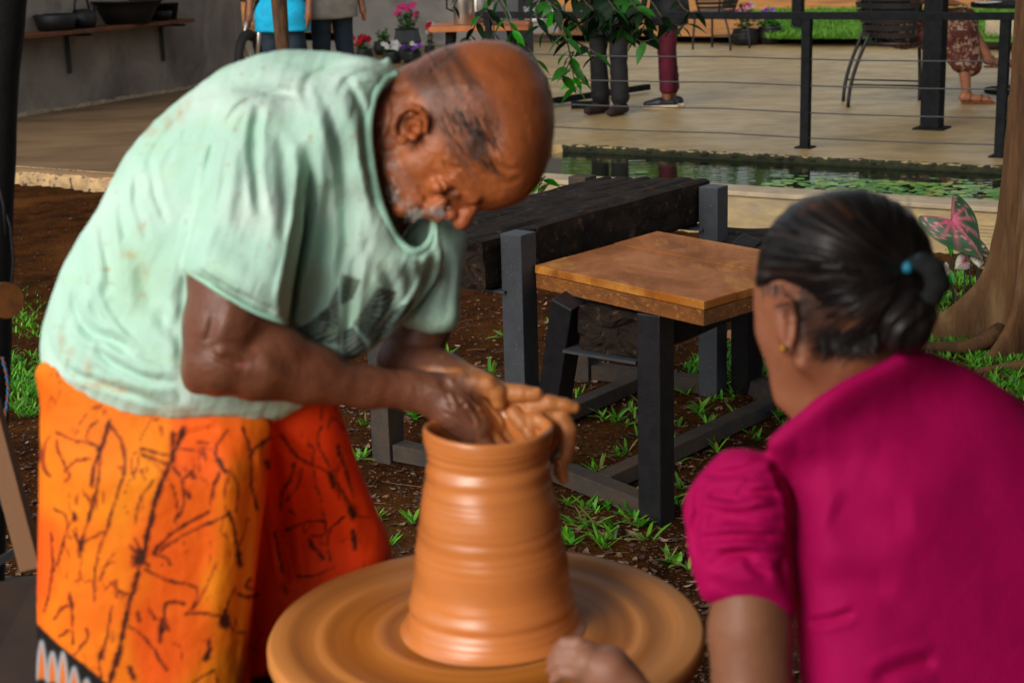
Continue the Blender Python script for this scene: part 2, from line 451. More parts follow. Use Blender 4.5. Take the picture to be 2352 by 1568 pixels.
def slab(name, a0, a1, n0, n1, z0, z1, mat, label=None, parent=None, kind='structure'):
    b = MB(); b.hexa([T(a0, n0, z0), T(a1, n0, z0), T(a1, n1, z0), T(a0, n1, z0), T(a0, n0, z1), T(a1, n0, z1), T(a1, n1, z1), T(a0, n1, z1)])
    o = b.obj(name, mat, parent, bevel=0.006)
    if kind: tag(o, label, kind=kind)
    return o
# terrace: main slab behind the pond, and its left arm that comes nearer
def floor_poly(pts, z1, mat, label):
    P = [np.array([p[0], p[1], 0.0]) for p in pts]; n = len(P); b = MB()
    b.add([p + [0, 0, -0.7] for p in P] + [p + [0, 0, z1] for p in P], [tuple(reversed(range(n))), tuple(range(n, 2 * n))] + [(k, (k + 1) % n, n + (k + 1) % n, n + k) for k in range(n)])
    tag(b.obj('terrace_floor', mat), label, kind='structure')
m_terr_shade = material('shaded_terrace_concrete', (0.19, 0.13, 0.08), (0.12, 0.08, 0.05), scale=1.6, rough=0.55, bump=0.002, bscale=30, stretch=(0.7, 1.4, 1), c3=(0.07, 0.045, 0.028), s3=1.3, t3=(0.5, 0.7))  # terrace concrete in a darker brown that holds the left side's shade
floor_poly([T(-5.6, 7.36), T(-5.6, 9.62), T(14, 9.62), T(14, 19.6), T(-8, 19.6), (-6, 25), (-2.55, 17.2)], Z0, m_terr, 'pale concrete terrace floor behind the pond')
floor_poly([T(-22, 7.36), T(-5.603, 7.36), (-2.553, 17.2), (-6.003, 25), T(-22, 20)], Z0, m_terr_shade, 'brown concrete floor at the left under the shelf wall, darkened as shade')
# rough broken edge of the left slab
def rough_edge():
    n = 170; rows = 6; V = []
    for i in range(n + 1):
        a = -10.0 + (4.4) * i / n
        for j in range(rows + 1):
            z = -0.1 + (Z0 + 0.012) * j / rows + (0.1 * j / rows)
            out = 0.03 + 0.018 * math.sin(a * 17) * math.sin(z * 31) + random.uniform(-0.012, 0.012)
            if j == rows: out = -0.05
            V.append(T(a, 7.36 - out, min(z, Z0 + 0.004)))
    I = np.arange((n + 1) * (rows + 1)).reshape(n + 1, rows + 1)
    Fq = np.stack([I[:-1, :-1].ravel(), I[1:, :-1].ravel(), I[1:, 1:].ravel(), I[:-1, 1:].ravel()], 1)
    o = link('terrace_edge', mesh_np('terrace_edge', V, Fq), m_edge); tag(o, 'chipped plaster edge of the left floor', kind='structure')
rough_edge()
# pond: low front wall, water, moss line
fw = thing('pond_wall', 'low board-marked concrete wall in front of the lily pond', 'wall', T(0, 8.2, 0))
slab('wall', -5.5, 6.5, 8.20, 8.40, -0.3, Z0 - 0.028, m_wall, parent=fw, kind=None)
slab('wall_top', -5.5, 6.5, 8.185, 8.405, Z0 - 0.025, Z0 + 0.003, m_cap, parent=fw, kind=None)
for k in range(6):                      # form-board lines on the front face
    b = MB(); z = 0.012 + k * 0.0185; b.hexa([T(-2.6, 8.194, z), T(6.4, 8.194, z), T(6.4, 8.2, z), T(-2.6, 8.2, z), T(-2.6, 8.196, z + 0.012), T(6.4, 8.196, z + 0.012), T(6.4, 8.2, z + 0.012), T(-2.6, 8.2, z + 0.012)])
    b.obj('board_mark', m_wall, fw)
slab('pond_bed', -5.5, 9, 8.40, 9.62, -0.5, -0.35, m_moss, 'dark bottom of the pond')
def water():
    m = bpy.data.materials.new('pond_water'); m.use_nodes = True; N = m.node_tree.nodes; L = m.node_tree.links; b = N['Principled BSDF']
    b.inputs['Base Color'].default_value = (0.006, 0.010, 0.004, 1); b.inputs['Roughness'].default_value = 0.015; b.inputs['IOR'].default_value = 1.33
    b.inputs['Specular IOR Level'].default_value = 1.0
    tc = N.new('ShaderNodeTexCoord'); mp = N.new('ShaderNodeMapping'); mp.inputs['Rotation'].default_value = (0, 0, math.radians(31.8)); mp.inputs['Scale'].default_value = (0.7, 5, 1)
    n = N.new('ShaderNodeTexNoise'); n.inputs['Scale'].default_value = 3.5; n.inputs['Detail'].default_value = 3
    bp = N.new('ShaderNodeBump'); bp.inputs['Strength'].default_value = 0.5; bp.inputs['Distance'].default_value = 0.004
    L.new(tc.outputs['Object'], mp.inputs[0]); L.new(mp.outputs[0], n.inputs[0]); L.new(n.outputs[0], bp.inputs['Height']); L.new(bp.outputs[0], b.inputs['Normal'])
    g = MB(); g.add([T(-5.5, 8.39, Z0 - 0.045), T(9, 8.39, Z0 - 0.045), T(9, 9.63, Z0 - 0.045), T(-5.5, 9.63, Z0 - 0.045)], [(0, 1, 2, 3)])
    o = g.obj('pond_water', m); tag(o, 'still dark pond water mirroring the garden', kind='structure')
water()
def moss_line():
    V = []; F = []; random.seed(3); b = MB()
    a = -5.5
    while a < 6.5:
        w = random.uniform(0.015, 0.04); h = random.uniform(0.010, 0.022)
        b.lathe([(w * 0.9, -0.01), (w, 0.0), (w * 0.6, h * 0.6), (0.001, h * 0.75)], 7, c=T(a, 9.62 + random.uniform(-0.012, 0.035), Z0 - 0.009), sy=0.7)
        a += random.uniform(0.012, 0.03)
    b.hexa([T(-5.5, 9.60, Z0 - 0.05), T(6.5, 9.60, Z0 - 0.05), T(6.5, 9.62, Z0 - 0.05), T(-5.5, 9.62, Z0 - 0.05), T(-5.5, 9.60, Z0 - 0.008), T(6.5, 9.60, Z0 - 0.008), T(6.5, 9.62, Z0 - 0.008), T(-5.5, 9.62, Z0 - 0.008)])
    o = b.obj('moss_strip', m_moss, smooth=True); tag(o, 'dark ragged moss along the terrace edge', 'moss', kind='stuff')
moss_line()
m_pad = material('lily_pad', (1, 1, 1), (0.8, 0.8, 0.8), scale=6, rough=0.35, attr=True, spec=0.6)
def lily_pads():
    random.seed(11); me = []
    for k in range(4):
        b = MB(); c = [(0.10, 0.30, 0.025), (0.16, 0.38, 0.03), (0.06, 0.20, 0.02), (0.34, 0.40, 0.04)][k]; b.cc = c
        V = [(0, 0, 0.002)]; n = 15
        for i in range(n):
            a = 0.2 + (2 * PI - 0.4) * i / (n - 1); V.append((math.cos(a) * random.uniform(0.94, 1.04), math.sin(a) * random.uniform(0.94, 1.04), random.uniform(0.0, 0.03)))
        b.add(V, [(0, i, i + 1) for i in range(1, n)]); mm = b.mesh('lily_pad'); mm.materials.append(m_pad); me.append(mm)
    # random Poisson-ish cover, dense at the right, sparse to the left
    pads = []; tries = 0
    while len(pads) < 2800 and tries < 60000:
        tries += 1
        a = random.uniform(-4.6, 2.6); n = random.uniform(8.44, 9.56); r = random.uniform(0.016, 0.040)
        dens = np.clip((a + 3.9) / 0.8, 0.05, 1) if n < 9.1 else np.clip((a + 2.9) / 0.9, 0, 1)
        dens *= 0.35 + 0.65 * np.clip((9.66 - n) / 0.5, 0.1, 1)
        if random.random() > dens ** 1.5: continue
        if any((a - q[0]) ** 2 + (n - q[1]) ** 2 < (0.62 * (r + q[2])) ** 2 for q in pads[-400:]): continue
        pads.append((a, n, r))
    pads.sort(key=lambda q: (0 if -3 < q[0] < 0.6 else 1, q[1]))
    rest = MB(); rest.cc = (0.09, 0.27, 0.025)
    for i, (a, n, r) in enumerate(pads):
        p = T(a, n, Z0 - 0.040 + 0.004 * random.random())
        if i < 280:
            o = bpy.data.objects.new('lily_pad', random.choice(me)); COL.objects.link(o); o.location = p; o.scale = (r, r, r * 0.6); o.rotation_euler = (random.uniform(-.1, .1), random.uniform(-.1, .1), random.uniform(0, 6.28))
            tag(o, 'small round green lily pad floating on the pond', 'lily pad', 'lily pads on the pond')
        else:
            rest.cc = random.choice([(0.10, 0.30, 0.025), (0.16, 0.38, 0.03), (0.06, 0.20, 0.02), (0.05, 0.17, 0.015), (0.30, 0.36, 0.04)])
            a0 = random.uniform(0, 6.28); V = [p] + [p + np.array([r * math.cos(a0 + q), r * math.sin(a0 + q), r * 0.04 * random.random()]) for q in np.linspace(0.2, 6.1, 11)]
            rest.add(V, [(0, k, k + 1) for k in range(1, 11)])
    tag(rest.obj('lily_pads', m_pad), 'mat of further lily pads covering the right of the pond', 'lily pads', kind='stuff')
lily_pads()

# terrace back: kerb, planting strip, lawn, orange dirt yard
slab('kerb', 1.8, 4.55, 18.6, 18.8, Z0, Z0 + 0.26, m_cap, 'raised kerb at the back of the terrace')
slab('kerb', -5.2, 1.797, 18.9, 19.1, Z0, Z0 + 0.36, m_cap, 'higher kerb at the back of the terrace')
slab('kerb', 4.553, 14, 18.6, 18.8, Z0, Z0 + 0.20, m_cap, 'kerb behind the chair')
def yard():
    b = MB(); b.add([T(-40, 18.8, 0.30), T(60, 18.8, 0.30), T(60, 120, 0.30), T(-40, 120, 0.30)], [(0, 1, 2, 3)])
    tag(b.obj('yard', m_dirt), 'bare orange earth yard beyond the terrace', kind='structure')
    b = MB(); b.add([gr(1770, 80, 0.304), gr(2500, 104, 0.304), gr(2500, 30, 0.304), gr(1715, 22, 0.304)], [(0, 1, 2, 3)])
    tag(b.obj('lawn', m_lawn), 'strip of short bright lawn beyond the terrace', kind='structure')
yard()
m_blade = material('grass_blade', (1, 1, 1), (0.7, 0.7, 0.6), scale=4, rough=0.45, attr=True, trans=0.35, spec=0.5)
def blades_mesh(spots, name, mat, seglen, width, green, curl=0.8, nb=(5, 9)):
    V = []; F = []; C = []
    for (x, y, z, s, ds) in spots:
        for _ in range(random.randint(*nb)):
            az = random.uniform(0, 2 * PI); L = seglen * s * random.uniform(0.5, 1.15); w = width * s * random.uniform(0.7, 1.2); el = random.uniform(0.35, 1.25)
            c = np.array(random.choice(green)) * random.uniform(0.75, 1.25); d = np.array([math.cos(az), math.sin(az), 0]); sdv = np.array([-d[1], d[0], 0])
            p = np.array([x, y, z]) + np.array([random.gauss(0, ds), random.gauss(0, ds), 0]); b0 = len(V); e = el
            K = 4
            for k in range(K + 1):
                t = k / K; ww = w * (0.45 + 1.1 * t) * (1 - t) ** 0.6 * 1.25 + 0.0003
                V += [p - sdv * ww, p + np.array([0, 0, -w * 0.35 * (1 - t)]), p + sdv * ww]; C += [c, c * 1.15, c]
                e -= curl * L * 9 / K * random.uniform(0.5, 1.2); p = p + (d * math.cos(e) + np.array([0, 0, math.sin(e)])) * L / K
                if p[2] < z + 0.003: p[2] = z + 0.003
            for k in range(K):
                q = b0 + 3 * k
                F += [(q, q + 1, q + 4, q + 3), (q + 1, q + 2, q + 5, q + 4)]
    me = mesh_np(name, np.array(V), np.array(F), True, np.array(C, dtype=np.float32))
    return link(name, me, mat)
def lawn_grass():
    sp = []
    for _ in range(12000):
        s_ = random.random(); p = gr(1765 + 700 * random.random(), 24 + 66 * s_, 0.304)
        sp.append((p[0], p[1], p[2], random.uniform(0.8, 1.4), 0.03))
    o = blades_mesh(sp, 'lawn_grass', m_blade, 0.09, 0.006, [(0.11, 0.30, 0.02), (0.17, 0.38, 0.03), (0.08, 0.22, 0.02)], 0.5, (3, 4))
    tag(o, 'bright green grass blades of the far lawn', 'grass', kind='stuff')
lawn_grass()

# left concrete wall with its open end
wl0 = np.array([-4.75, 12.85, 0]); wl1 = np.array([-2.79, 17.05, 0]); wd = (wl1 - wl0) / np.linalg.norm(wl1 - wl0); wn_ = np.array([-wd[1], wd[0], 0])
sw = thing('shelf_wall', 'dark grey plastered wall at the left carrying the shelf', 'wall', wl1)
b = MB(); q0 = wl0 - wd * 3; b.hexa([q0 + [0, 0, 0], wl1, wl1 + wn_ * 0.22, q0 + wn_ * 0.22, q0 + [0, 0, 3.2], wl1 + [0, 0, 3.2], wl1 + wn_ * 0.22 + [0, 0, 3.2], q0 + wn_ * 0.22 + [0, 0, 3.2]])
b.obj('plaster_face', m_gray, sw)
b = MB(); e0 = wl1 + wd * 0.003 - wn_ * 0.012; b.hexa([e0, e0 + wd * 0.13, e0 + wd * 0.13 + wn_ * 0.24, e0 + wn_ * 0.24, e0 + [0, 0, 3.2], e0 + wd * 0.13 + [0, 0, 3.2], e0 + wd * 0.13 + wn_ * 0.24 + [0, 0, 3.2], e0 + wn_ * 0.24 + [0, 0, 3.2]])
b.obj('end_pier', m_gray, sw, bevel=0.008)
b = MB()
for i in range(60):
    p = wl0 + (wl1 - wl0) * (i / 60.0) - wn_ * 0.01; b.box(p + [0, 0, Z0 + 0.012], (0.075, 0.03 + random.random() * 0.03, 0.02 + random.random() * 0.025), rz=math.atan2(wd[1], wd[0]), jit=0.006)
b.obj('base_mortar', m_cap, sw)
# pale wall behind the flower pots
pw0 = at(905, 150, 19.3); pw1 = at(1900, 60, 20.8)
pw = thing('terrace_wall', 'light grey plaster wall behind the flower pots', 'wall', (pw0[0], pw0[1], Z0))
b = MB(); A = np.array([-2.2, 21.7, 0]); B_ = np.array([0.75, 22.2, 0])
b.hexa([A, B_, B_ + [0, .25, 0], A + [0, .25, 0], A + [0, 0, 3.1], B_ + [0, 0, 3.1], B_ + [0, .25, 3.1], A + [0, .25, 3.1]])
b.obj('plaster_face', material('light_plaster', (0.40, 0.38, 0.355), (0.29, 0.275, 0.26), scale=1.5, rough=0.9, bump=0.004, c3=(0.2, 0.18, 0.165), s3=1.2, t3=(0.5, 0.7), dist=0.5), pw)

# roofs on steel pillars, out of view, outlines set for their shade
m_roof = material('shade_roof_sheet', (0.08, 0.07, 0.06), (0.05, 0.045, 0.04), scale=3, rough=0.8)
def roof(name, label, c, z):
    b = MB(); q = [np.array([*p, 0.0]) for p in c]; b.hexa([p + [0, 0, z] for p in q] + [p + [0, 0, z + 0.12] for p in q])
    tag(b.obj(name, m_roof), label, 'roof')
roof('terrace_roof', 'unseen dark flat roof shading the dining part of the terrace', [(1.6, 11.0), (7.2, 7.4), (12, 12.5), (6.0, 16.4)], 3.2)
roof('shed_roof', 'dark roof over the floor beside the shelf wall', [T(-18, 8.0)[:2], T(-10.2, 8.0)[:2], T(-10.6, 19.0)[:2], T(-18, 19.0)[:2]], 3.22)
def pillar(u, v, w, ztop, label, z=Z0, mat=m_steel, name='steel_pillar'):
    g = gr(u, v, z); t = thing(name, label, 'pillar', g)
    b = MB(); b.box((g[0], g[1], (z + 0.012 + ztop) / 2), (w, w, ztop - z - 0.012), rz=-0.55); b.obj('shaft', mat, t, bevel=0.006)
    b = MB(); b.box((g[0], g[1], z + 0.006), (w * 1.6, w * 1.6, 0.012), rz=-0.55); b.obj('base_plate', mat, t)
    return t
pillar(2140, 296, 0.135, 3.2, 'thick black steel pillar standing in front of the woman in the patterned skirt')
pillar(1832, 92, 0.13, 3.2, 'black pillar at the back of the terrace before the lawn')
pillar(1185, 255, 0.235, 3.2, 'dark grey square pillar wrapped by the creeper', mat=material('grey_painted_steel', (0.05, 0.05, 0.052), (0.035, 0.035, 0.037), scale=9, rough=0.6))

# cable railing along the pond side of the terrace
def railing():
    g = gr(1849, 340, Z0); a0, n0 = toT(g)
    t = thing('cable_railing', 'black steel railing with thin horizontal cables along the pond', 'railing', g)
    def rp(u):       # point of the rail line under column u
        best = min(np.linspace(a0 - 5, a0 + 3, 400), key=lambda a: abs(CX + (T(a, n0, Z0) - Ov) @ Rv / ((T(a, n0, Z0) - Ov) @ Fv) * FOC - u))
        return float(best)
    aL = rp(1130); aR = a0 + 5.0
    for a in (aL, a0, a0 + 1.27, a0 + 2.54, a0 + 3.8):
        b = MB(); b.box(T(a, n0, Z0 + 0.415), (0.058, 0.058, 0.83), rz=-0.555); p = b.obj('post', m_steel, t, bevel=0.003)
        b = MB(); b.box(T(a, n0, Z0 + 0.005), (0.11, 0.11, 0.01), rz=-0.555); b.obj('foot_plate', m_steel, p)
    b = MB(); b.bar(T(aL - 0.1, n0, Z0 + 0.853), T(aR, n0, Z0 + 0.853), 0.06, 0.045); b.obj('top_rail', m_steel, t, bevel=0.003)
    for z in (0.075, 0.24, 0.415, 0.585):
        pts = [T(aL + (aR - aL) * i / 40, n0 - 0.002, Z0 + z - 0.01 * math.sin(PI * ((i * 4 / 40.0) % 1))) for i in range(41)]
        b = MB(); b.tube(pts, 0.0048, 6); b.obj('cable', m_cable, t, smooth=True)
railing()

# unseen roof and walls added over the wheel to darken the right side, open to the left and to the garden
def shed():
    t = thing('shade_shed', 'unseen shed roof and walls added to shade the wheel and the woman', 'shed', (1.0, 0.6, 0))
    m = material('shade_boards', (0.05, 0.035, 0.025), (0.03, 0.02, 0.014), scale=4, rough=0.85, stretch=(1, 1, 4))
    b = MB(); b.box((0.18, 0.55, 2.86), (2.36, 4.9, 0.06)); b.obj('shade_roof_sheet', m, t)
    b = MB(); b.box((1.33, 0.85, 1.4), (0.06, 3.9, 2.85)); b.obj('side_shade_wall', m, t)
    b = MB(); b.box((0.5, -1.1, 1.4), (1.6, 0.06, 2.85)); b.obj('back_shade_wall', m, t)
    for x, y in ((-0.95, -1.8), (1.26, 2.95)): b = MB(); b.box((x, y, 1.4), (0.1, 0.1, 2.86)); b.obj('shade_leg', m, t)
shed()
# ================================================================== THE POTTER
DM = 2.10                                   # metres from the camera to the middle of the man and the pot
SM = FOC / DM
def sculpt_obj(name, clay, D0, mat, parent, smooth=1, disp=None, color=None, keep=None):
    V, Fq = clay.nets()
    if smooth: V = smooth_mesh(V, Fq, smooth)
    N = vnormals(V, Fq)
    vol = (V * N).sum() - (V.mean(0) * N.sum(0)).sum()
    if vol < 0: Fq = Fq[:, ::-1]; N = -N
    V0 = V.copy()
    if disp is not None: V = disp(V, N)
    c = color(V0, N) if color is not None else None
    return V, Fq, c
def join_np(parts):
    Vs = []; Fs = []; Cs = []; b = 0
    for V, Fq, c in parts: Vs.append(V); Fs.append(Fq + b); Cs.append(c); b += len(V)
    return np.concatenate(Vs), np.concatenate(Fs), np.concatenate(Cs)
def ss(x, a, b): t = np.clip((x - a) / (b - a + 1e-9), 0, 1); return t * t * (3 - 2 * t)
def mixc(c, d, k): k = np.asarray(k)[:, None]; return c * (1 - k) + np.array(d) * k
def inpoly(V, poly, soft=4.0): return np.clip(poly_sdf(V[:, 0], V[:, 1], np.array(poly)) / soft + 0.5, 0, 1)
def zh(x, y): return (803.9 + x * 0.32965, 57.4 + y * 0.32965)          # crop of the head
def zhand(x, y): return (918.7 + x * 0.2197, 803.9 + y * 0.2197)        # crop of the hands
def zl(x, y): return (x * 0.4027, 344.5 + y * 0.4027)                   # crop of the left side
def zs(x, y): return (x * 0.4507, 861.3 + y * 0.4507)                   # crop of the sarong
def z6c(x, y): return (344.5 + x * 0.4639, 574.2 + y * 0.4639)          # crop of arms and chest

m_skin = material('man_skin', (1, 1, 1), (0.72, 0.68, 0.66), scale=26, rough=0.42, bump=0.0016, bscale=90, attr=True, sss=0.08, spec=0.55, rvar=0.12)
m_shirt = material('mint_cotton', (1, 1, 1), (0.88, 0.92, 0.90), scale=9, rough=0.85, bump=0.0012, bscale=160, attr=True, spec=0.2, sheen=0.15)
m_sarong = material('batik_cotton', (1, 1, 1), (0.86, 0.80, 0.8), scale=7, rough=0.7, bump=0.0015, bscale=60, attr=True, spec=0.25)

man = thing('person', 'bald man in a pale mint t-shirt and orange batik sarong bending over the potter\'s wheel', 'person', (float(at(400, 900, DM + .05)[0]), float(at(400, 900, DM + .05)[1]), 0))

SK_ARM = np.array([0.185, 0.066, 0.034]); SK_FACE = np.array([0.50, 0.145, 0.042]); CLAYC = np.array([0.56, 0.215, 0.062])

def man_head():
    C = Clay((780, 70, -230), (1300, 620, 190), 3.6)
    sil = spline([zh(340, 330), zh(480, 235), zh(600, 172), zh(760, 124), zh(900, 104), zh(1050, 114), zh(1180, 160), zh(1290, 248), zh(1370, 370), zh(1412, 520), zh(1426, 700),
                  zh(1405, 860), zh(1365, 1000), zh(1295, 1140), zh(1200, 1225), zh(1080, 1275), zh(960, 1300), zh(880, 1300), zh(790, 1320), zh(700, 1345), zh(640, 1358), zh(560, 1345), zh(480, 1330), zh(400, 1345),
                  zh(330, 1312), zh(268, 1250), zh(218, 1180), zh(200, 1080), zh(210, 960), zh(240, 820), zh(250, 650), zh(270, 480)], 5)
    C.relief(sil, 0, [(1100, 250, 138), (1180, 330, 132), (1020, 330, 126), (930, 420, 92), (1000, 470, 84), (1120, 440, 104), (900, 250, 110)], 118, k=0, sm=9)
    C.chain([(940, 255, 12), (860, 300, 20), (770, 350, 30)], [92, 104, 125], 26)                # neck
    C.cap((905, 330, -52), (985, 215, -66), 26, 36, 22)                                          # neck muscle / mastoid
    C.ell((965, 372, -72), (52, 40, 34), 20)                                                     # cheekbone
    C.cap((980, 340, -92), (1040, 402, -82), 15, 17, 16)                                         # zygomatic arch
    C.cap((900, 385, -60), (945, 460, -48), 30, 26, 18)                                          # jaw
    C.ell((1012, 428, -92), (27, 18, 19), 13, 'u')
    C.cap((1046, 405, -92), (1088, 452, -70), 15, 17, 14)                                        # brow ridge
    C.ell((1037, 452, -88), (26, 17, 24), 10, 's')                                               # eye socket
    C.ell((1045, 444, -63), (21, 18, 22), 4)                                                     # closed lid
    C.cap((1093, 462, -34), (1061, 505, -30), 15, 21, 10)                                        # nose
    C.ell((1060, 509, -28), (20, 19, 21), 6)
    C.ell((1036, 494, -50), (15, 15, 15), 6)                                                     # wing
    C.ell((1040, 506, -52), (6, 5, 8), 3, 's')
    C.cap((1018, 462, -72), (995, 478, -66), 12, 12, 8)                                          # nasolabial fold
    C.cap((985, 474, -62), (1016, 497, -44), 10, 9, 6)                                           # lips
    C.cap((975, 490, -58), (1006, 505, -40), 9, 8, 6)
    C.cap((972, 481, -76), (1012, 501, -58), 3.5, 3, 3, 's')
    C.ell((922, 478, -44), (26, 22, 30), 14)                                                     # chin
    for a, b_, w in (((1040, 300), (1100, 420), 1), ((1130, 430), (1180, 452), 1)): pass
    # ear
    C.ell((942, 288, -126), (33, 36, 16), 10)
    hel = [(921, 322, -136), (906, 308, -141), (905, 286, -146), (913, 266, -150), (928, 252, -152), (946, 245, -152), (964, 250, -149), (976, 264, -144), (981, 284, -138), (979, 303, -132)]
    C.chain(hel, [8, 8, 8, 8, 8.5, 9, 9, 8.5, 8, 6], 3)
    C.ell((941, 288, -150), (19, 24, 17), 5, 's'); C.ell((950, 296, -140), (12, 13, 16), 4, 's')
    C.chain([(930, 268, -146), (946, 262, -147), (962, 272, -143), (966, 292, -138)], [4, 5, 5, 4], 4)
    C.ell((924, 322, -136), (13, 14, 10), 5); C.ell((950, 316, -138), (10, 8, 9), 4)
    C.cap((986, 250, -140), (993, 305, -134), 5, 5, 9, 's')
    wr = [([zh(640, 950), zh(700, 990), zh(780, 1010)], 5, 3), ([zh(470, 1120), zh(520, 1180), zh(560, 1260)], 6, 4), ([zh(900, 900), zh(980, 960), zh(1080, 1000), zh(1180, 1010)], 6, 1.6),
          ([zh(880, 960), zh(960, 1030), zh(1060, 1070)], 6, 1.4), ([zh(600, 1060), zh(640, 1110), zh(650, 1160)], 4, 3), ([zh(640, 1130), zh(690, 1200), zh(760, 1215)], 4, 3.2), ([zh(560, 1010), zh(640, 1060), zh(700, 1100)], 4, 2),
          ([zh(690, 1085), zh(750, 1120), zh(810, 1180)], 4, 2.4), ([zh(780, 1180), zh(830, 1240), zh(860, 1280)], 5, 2.5), ([zh(220, 520), zh(230, 640), zh(200, 760)], 7, 4), ([zh(170, 620), zh(190, 800)], 8, 4),
          ([zh(300, 470), zh(420, 440)], 8, 4), ([zh(1000, 1090), zh(1100, 1100), zh(1200, 1060)], 6, 1.2)]
    def disp(V, N):
        f = np.clip(-N[:, 2] * 1.4, 0, 1)
        V = V.copy(); V[:, 2] += strokes_disp(V, wr) * f * 1.5
        V += N * (vnoise(V, 40, 2, 3) * 1.6 + vnoise(V, 9, 23, 2) * 0.7)[:, None]
        return V
    hairp = spline([zh(395, 345), zh(500, 225), zh(610, 160), zh(720, 128), zh(790, 230), zh(860, 330), zh(930, 430), zh(1010, 560), (1152, 275), zh(1065, 760), zh(1010, 860), zh(930, 915), zh(860, 960), zh(800, 1000), zh(720, 965), zh(660, 850), zh(600, 720), zh(560, 600), zh(480, 500)], 5)
    beard = spline([zh(190, 900), zh(300, 900), zh(400, 980), zh(480, 1120), zh(520, 1220), zh(620, 1260), zh(660, 1330), zh(640, 1370), zh(400, 1360), zh(260, 1270), zh(180, 1120)], 5)
    def color(V, N):
        c = np.tile(SK_FACE, (len(V), 1))
        n1 = vnoise(V, 60, 4, 3)[:, None]; c = c * (1 + 0.22 * n1)
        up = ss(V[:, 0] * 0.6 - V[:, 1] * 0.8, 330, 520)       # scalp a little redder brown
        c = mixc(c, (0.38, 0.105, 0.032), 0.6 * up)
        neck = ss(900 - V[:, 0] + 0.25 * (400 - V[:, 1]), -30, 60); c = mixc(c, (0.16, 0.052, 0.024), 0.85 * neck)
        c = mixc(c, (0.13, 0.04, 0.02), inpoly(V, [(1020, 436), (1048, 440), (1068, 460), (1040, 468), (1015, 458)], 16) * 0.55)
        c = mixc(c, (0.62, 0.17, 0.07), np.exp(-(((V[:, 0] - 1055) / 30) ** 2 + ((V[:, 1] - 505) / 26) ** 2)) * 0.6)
        side = (V[:, 2] < 30)
        k = inpoly(V, hairp, 26) * side
        # streaks run from the crown down over the temple
        s_ = (V[:, 0] * 0.86 - V[:, 1] * 0.42); t_ = (V[:, 0] * 0.42 + V[:, 1] * 0.86)
        st = vnoise(np.c_[s_, t_ * 0.12], 9, 8, 2); st2 = vnoise(np.c_[s_, t_ * 0.2], 20, 12, 2)
        dark = mixc(np.tile((0.022, 0.014, 0.012), (len(V), 1)), (0.20, 0.10, 0.065), np.clip(st * 1.2 + 0.02, 0, 1))
        back = ss(-(V[:, 0] - 1010) * 0.5 - (V[:, 1] - 220), -60, 60)
        dens = np.clip(0.62 + 0.7 * st2 + 0.6 * back, 0, 1)
        c = c * (1 - (k * dens * 0.74)[:, None]) + dark * (k * dens * 0.74)[:, None]
        kb = inpoly(V, beard, 34) * np.clip(0.45 + 1.0 * vnoise(V, 11, 21, 2), 0, 1)
        c = mixc(c, (0.33, 0.27, 0.25), kb * 0.30)
        return np.clip(c, 0.004, 0.9)
    return sculpt_obj('head', C, DM, None, None, 1, disp, color)
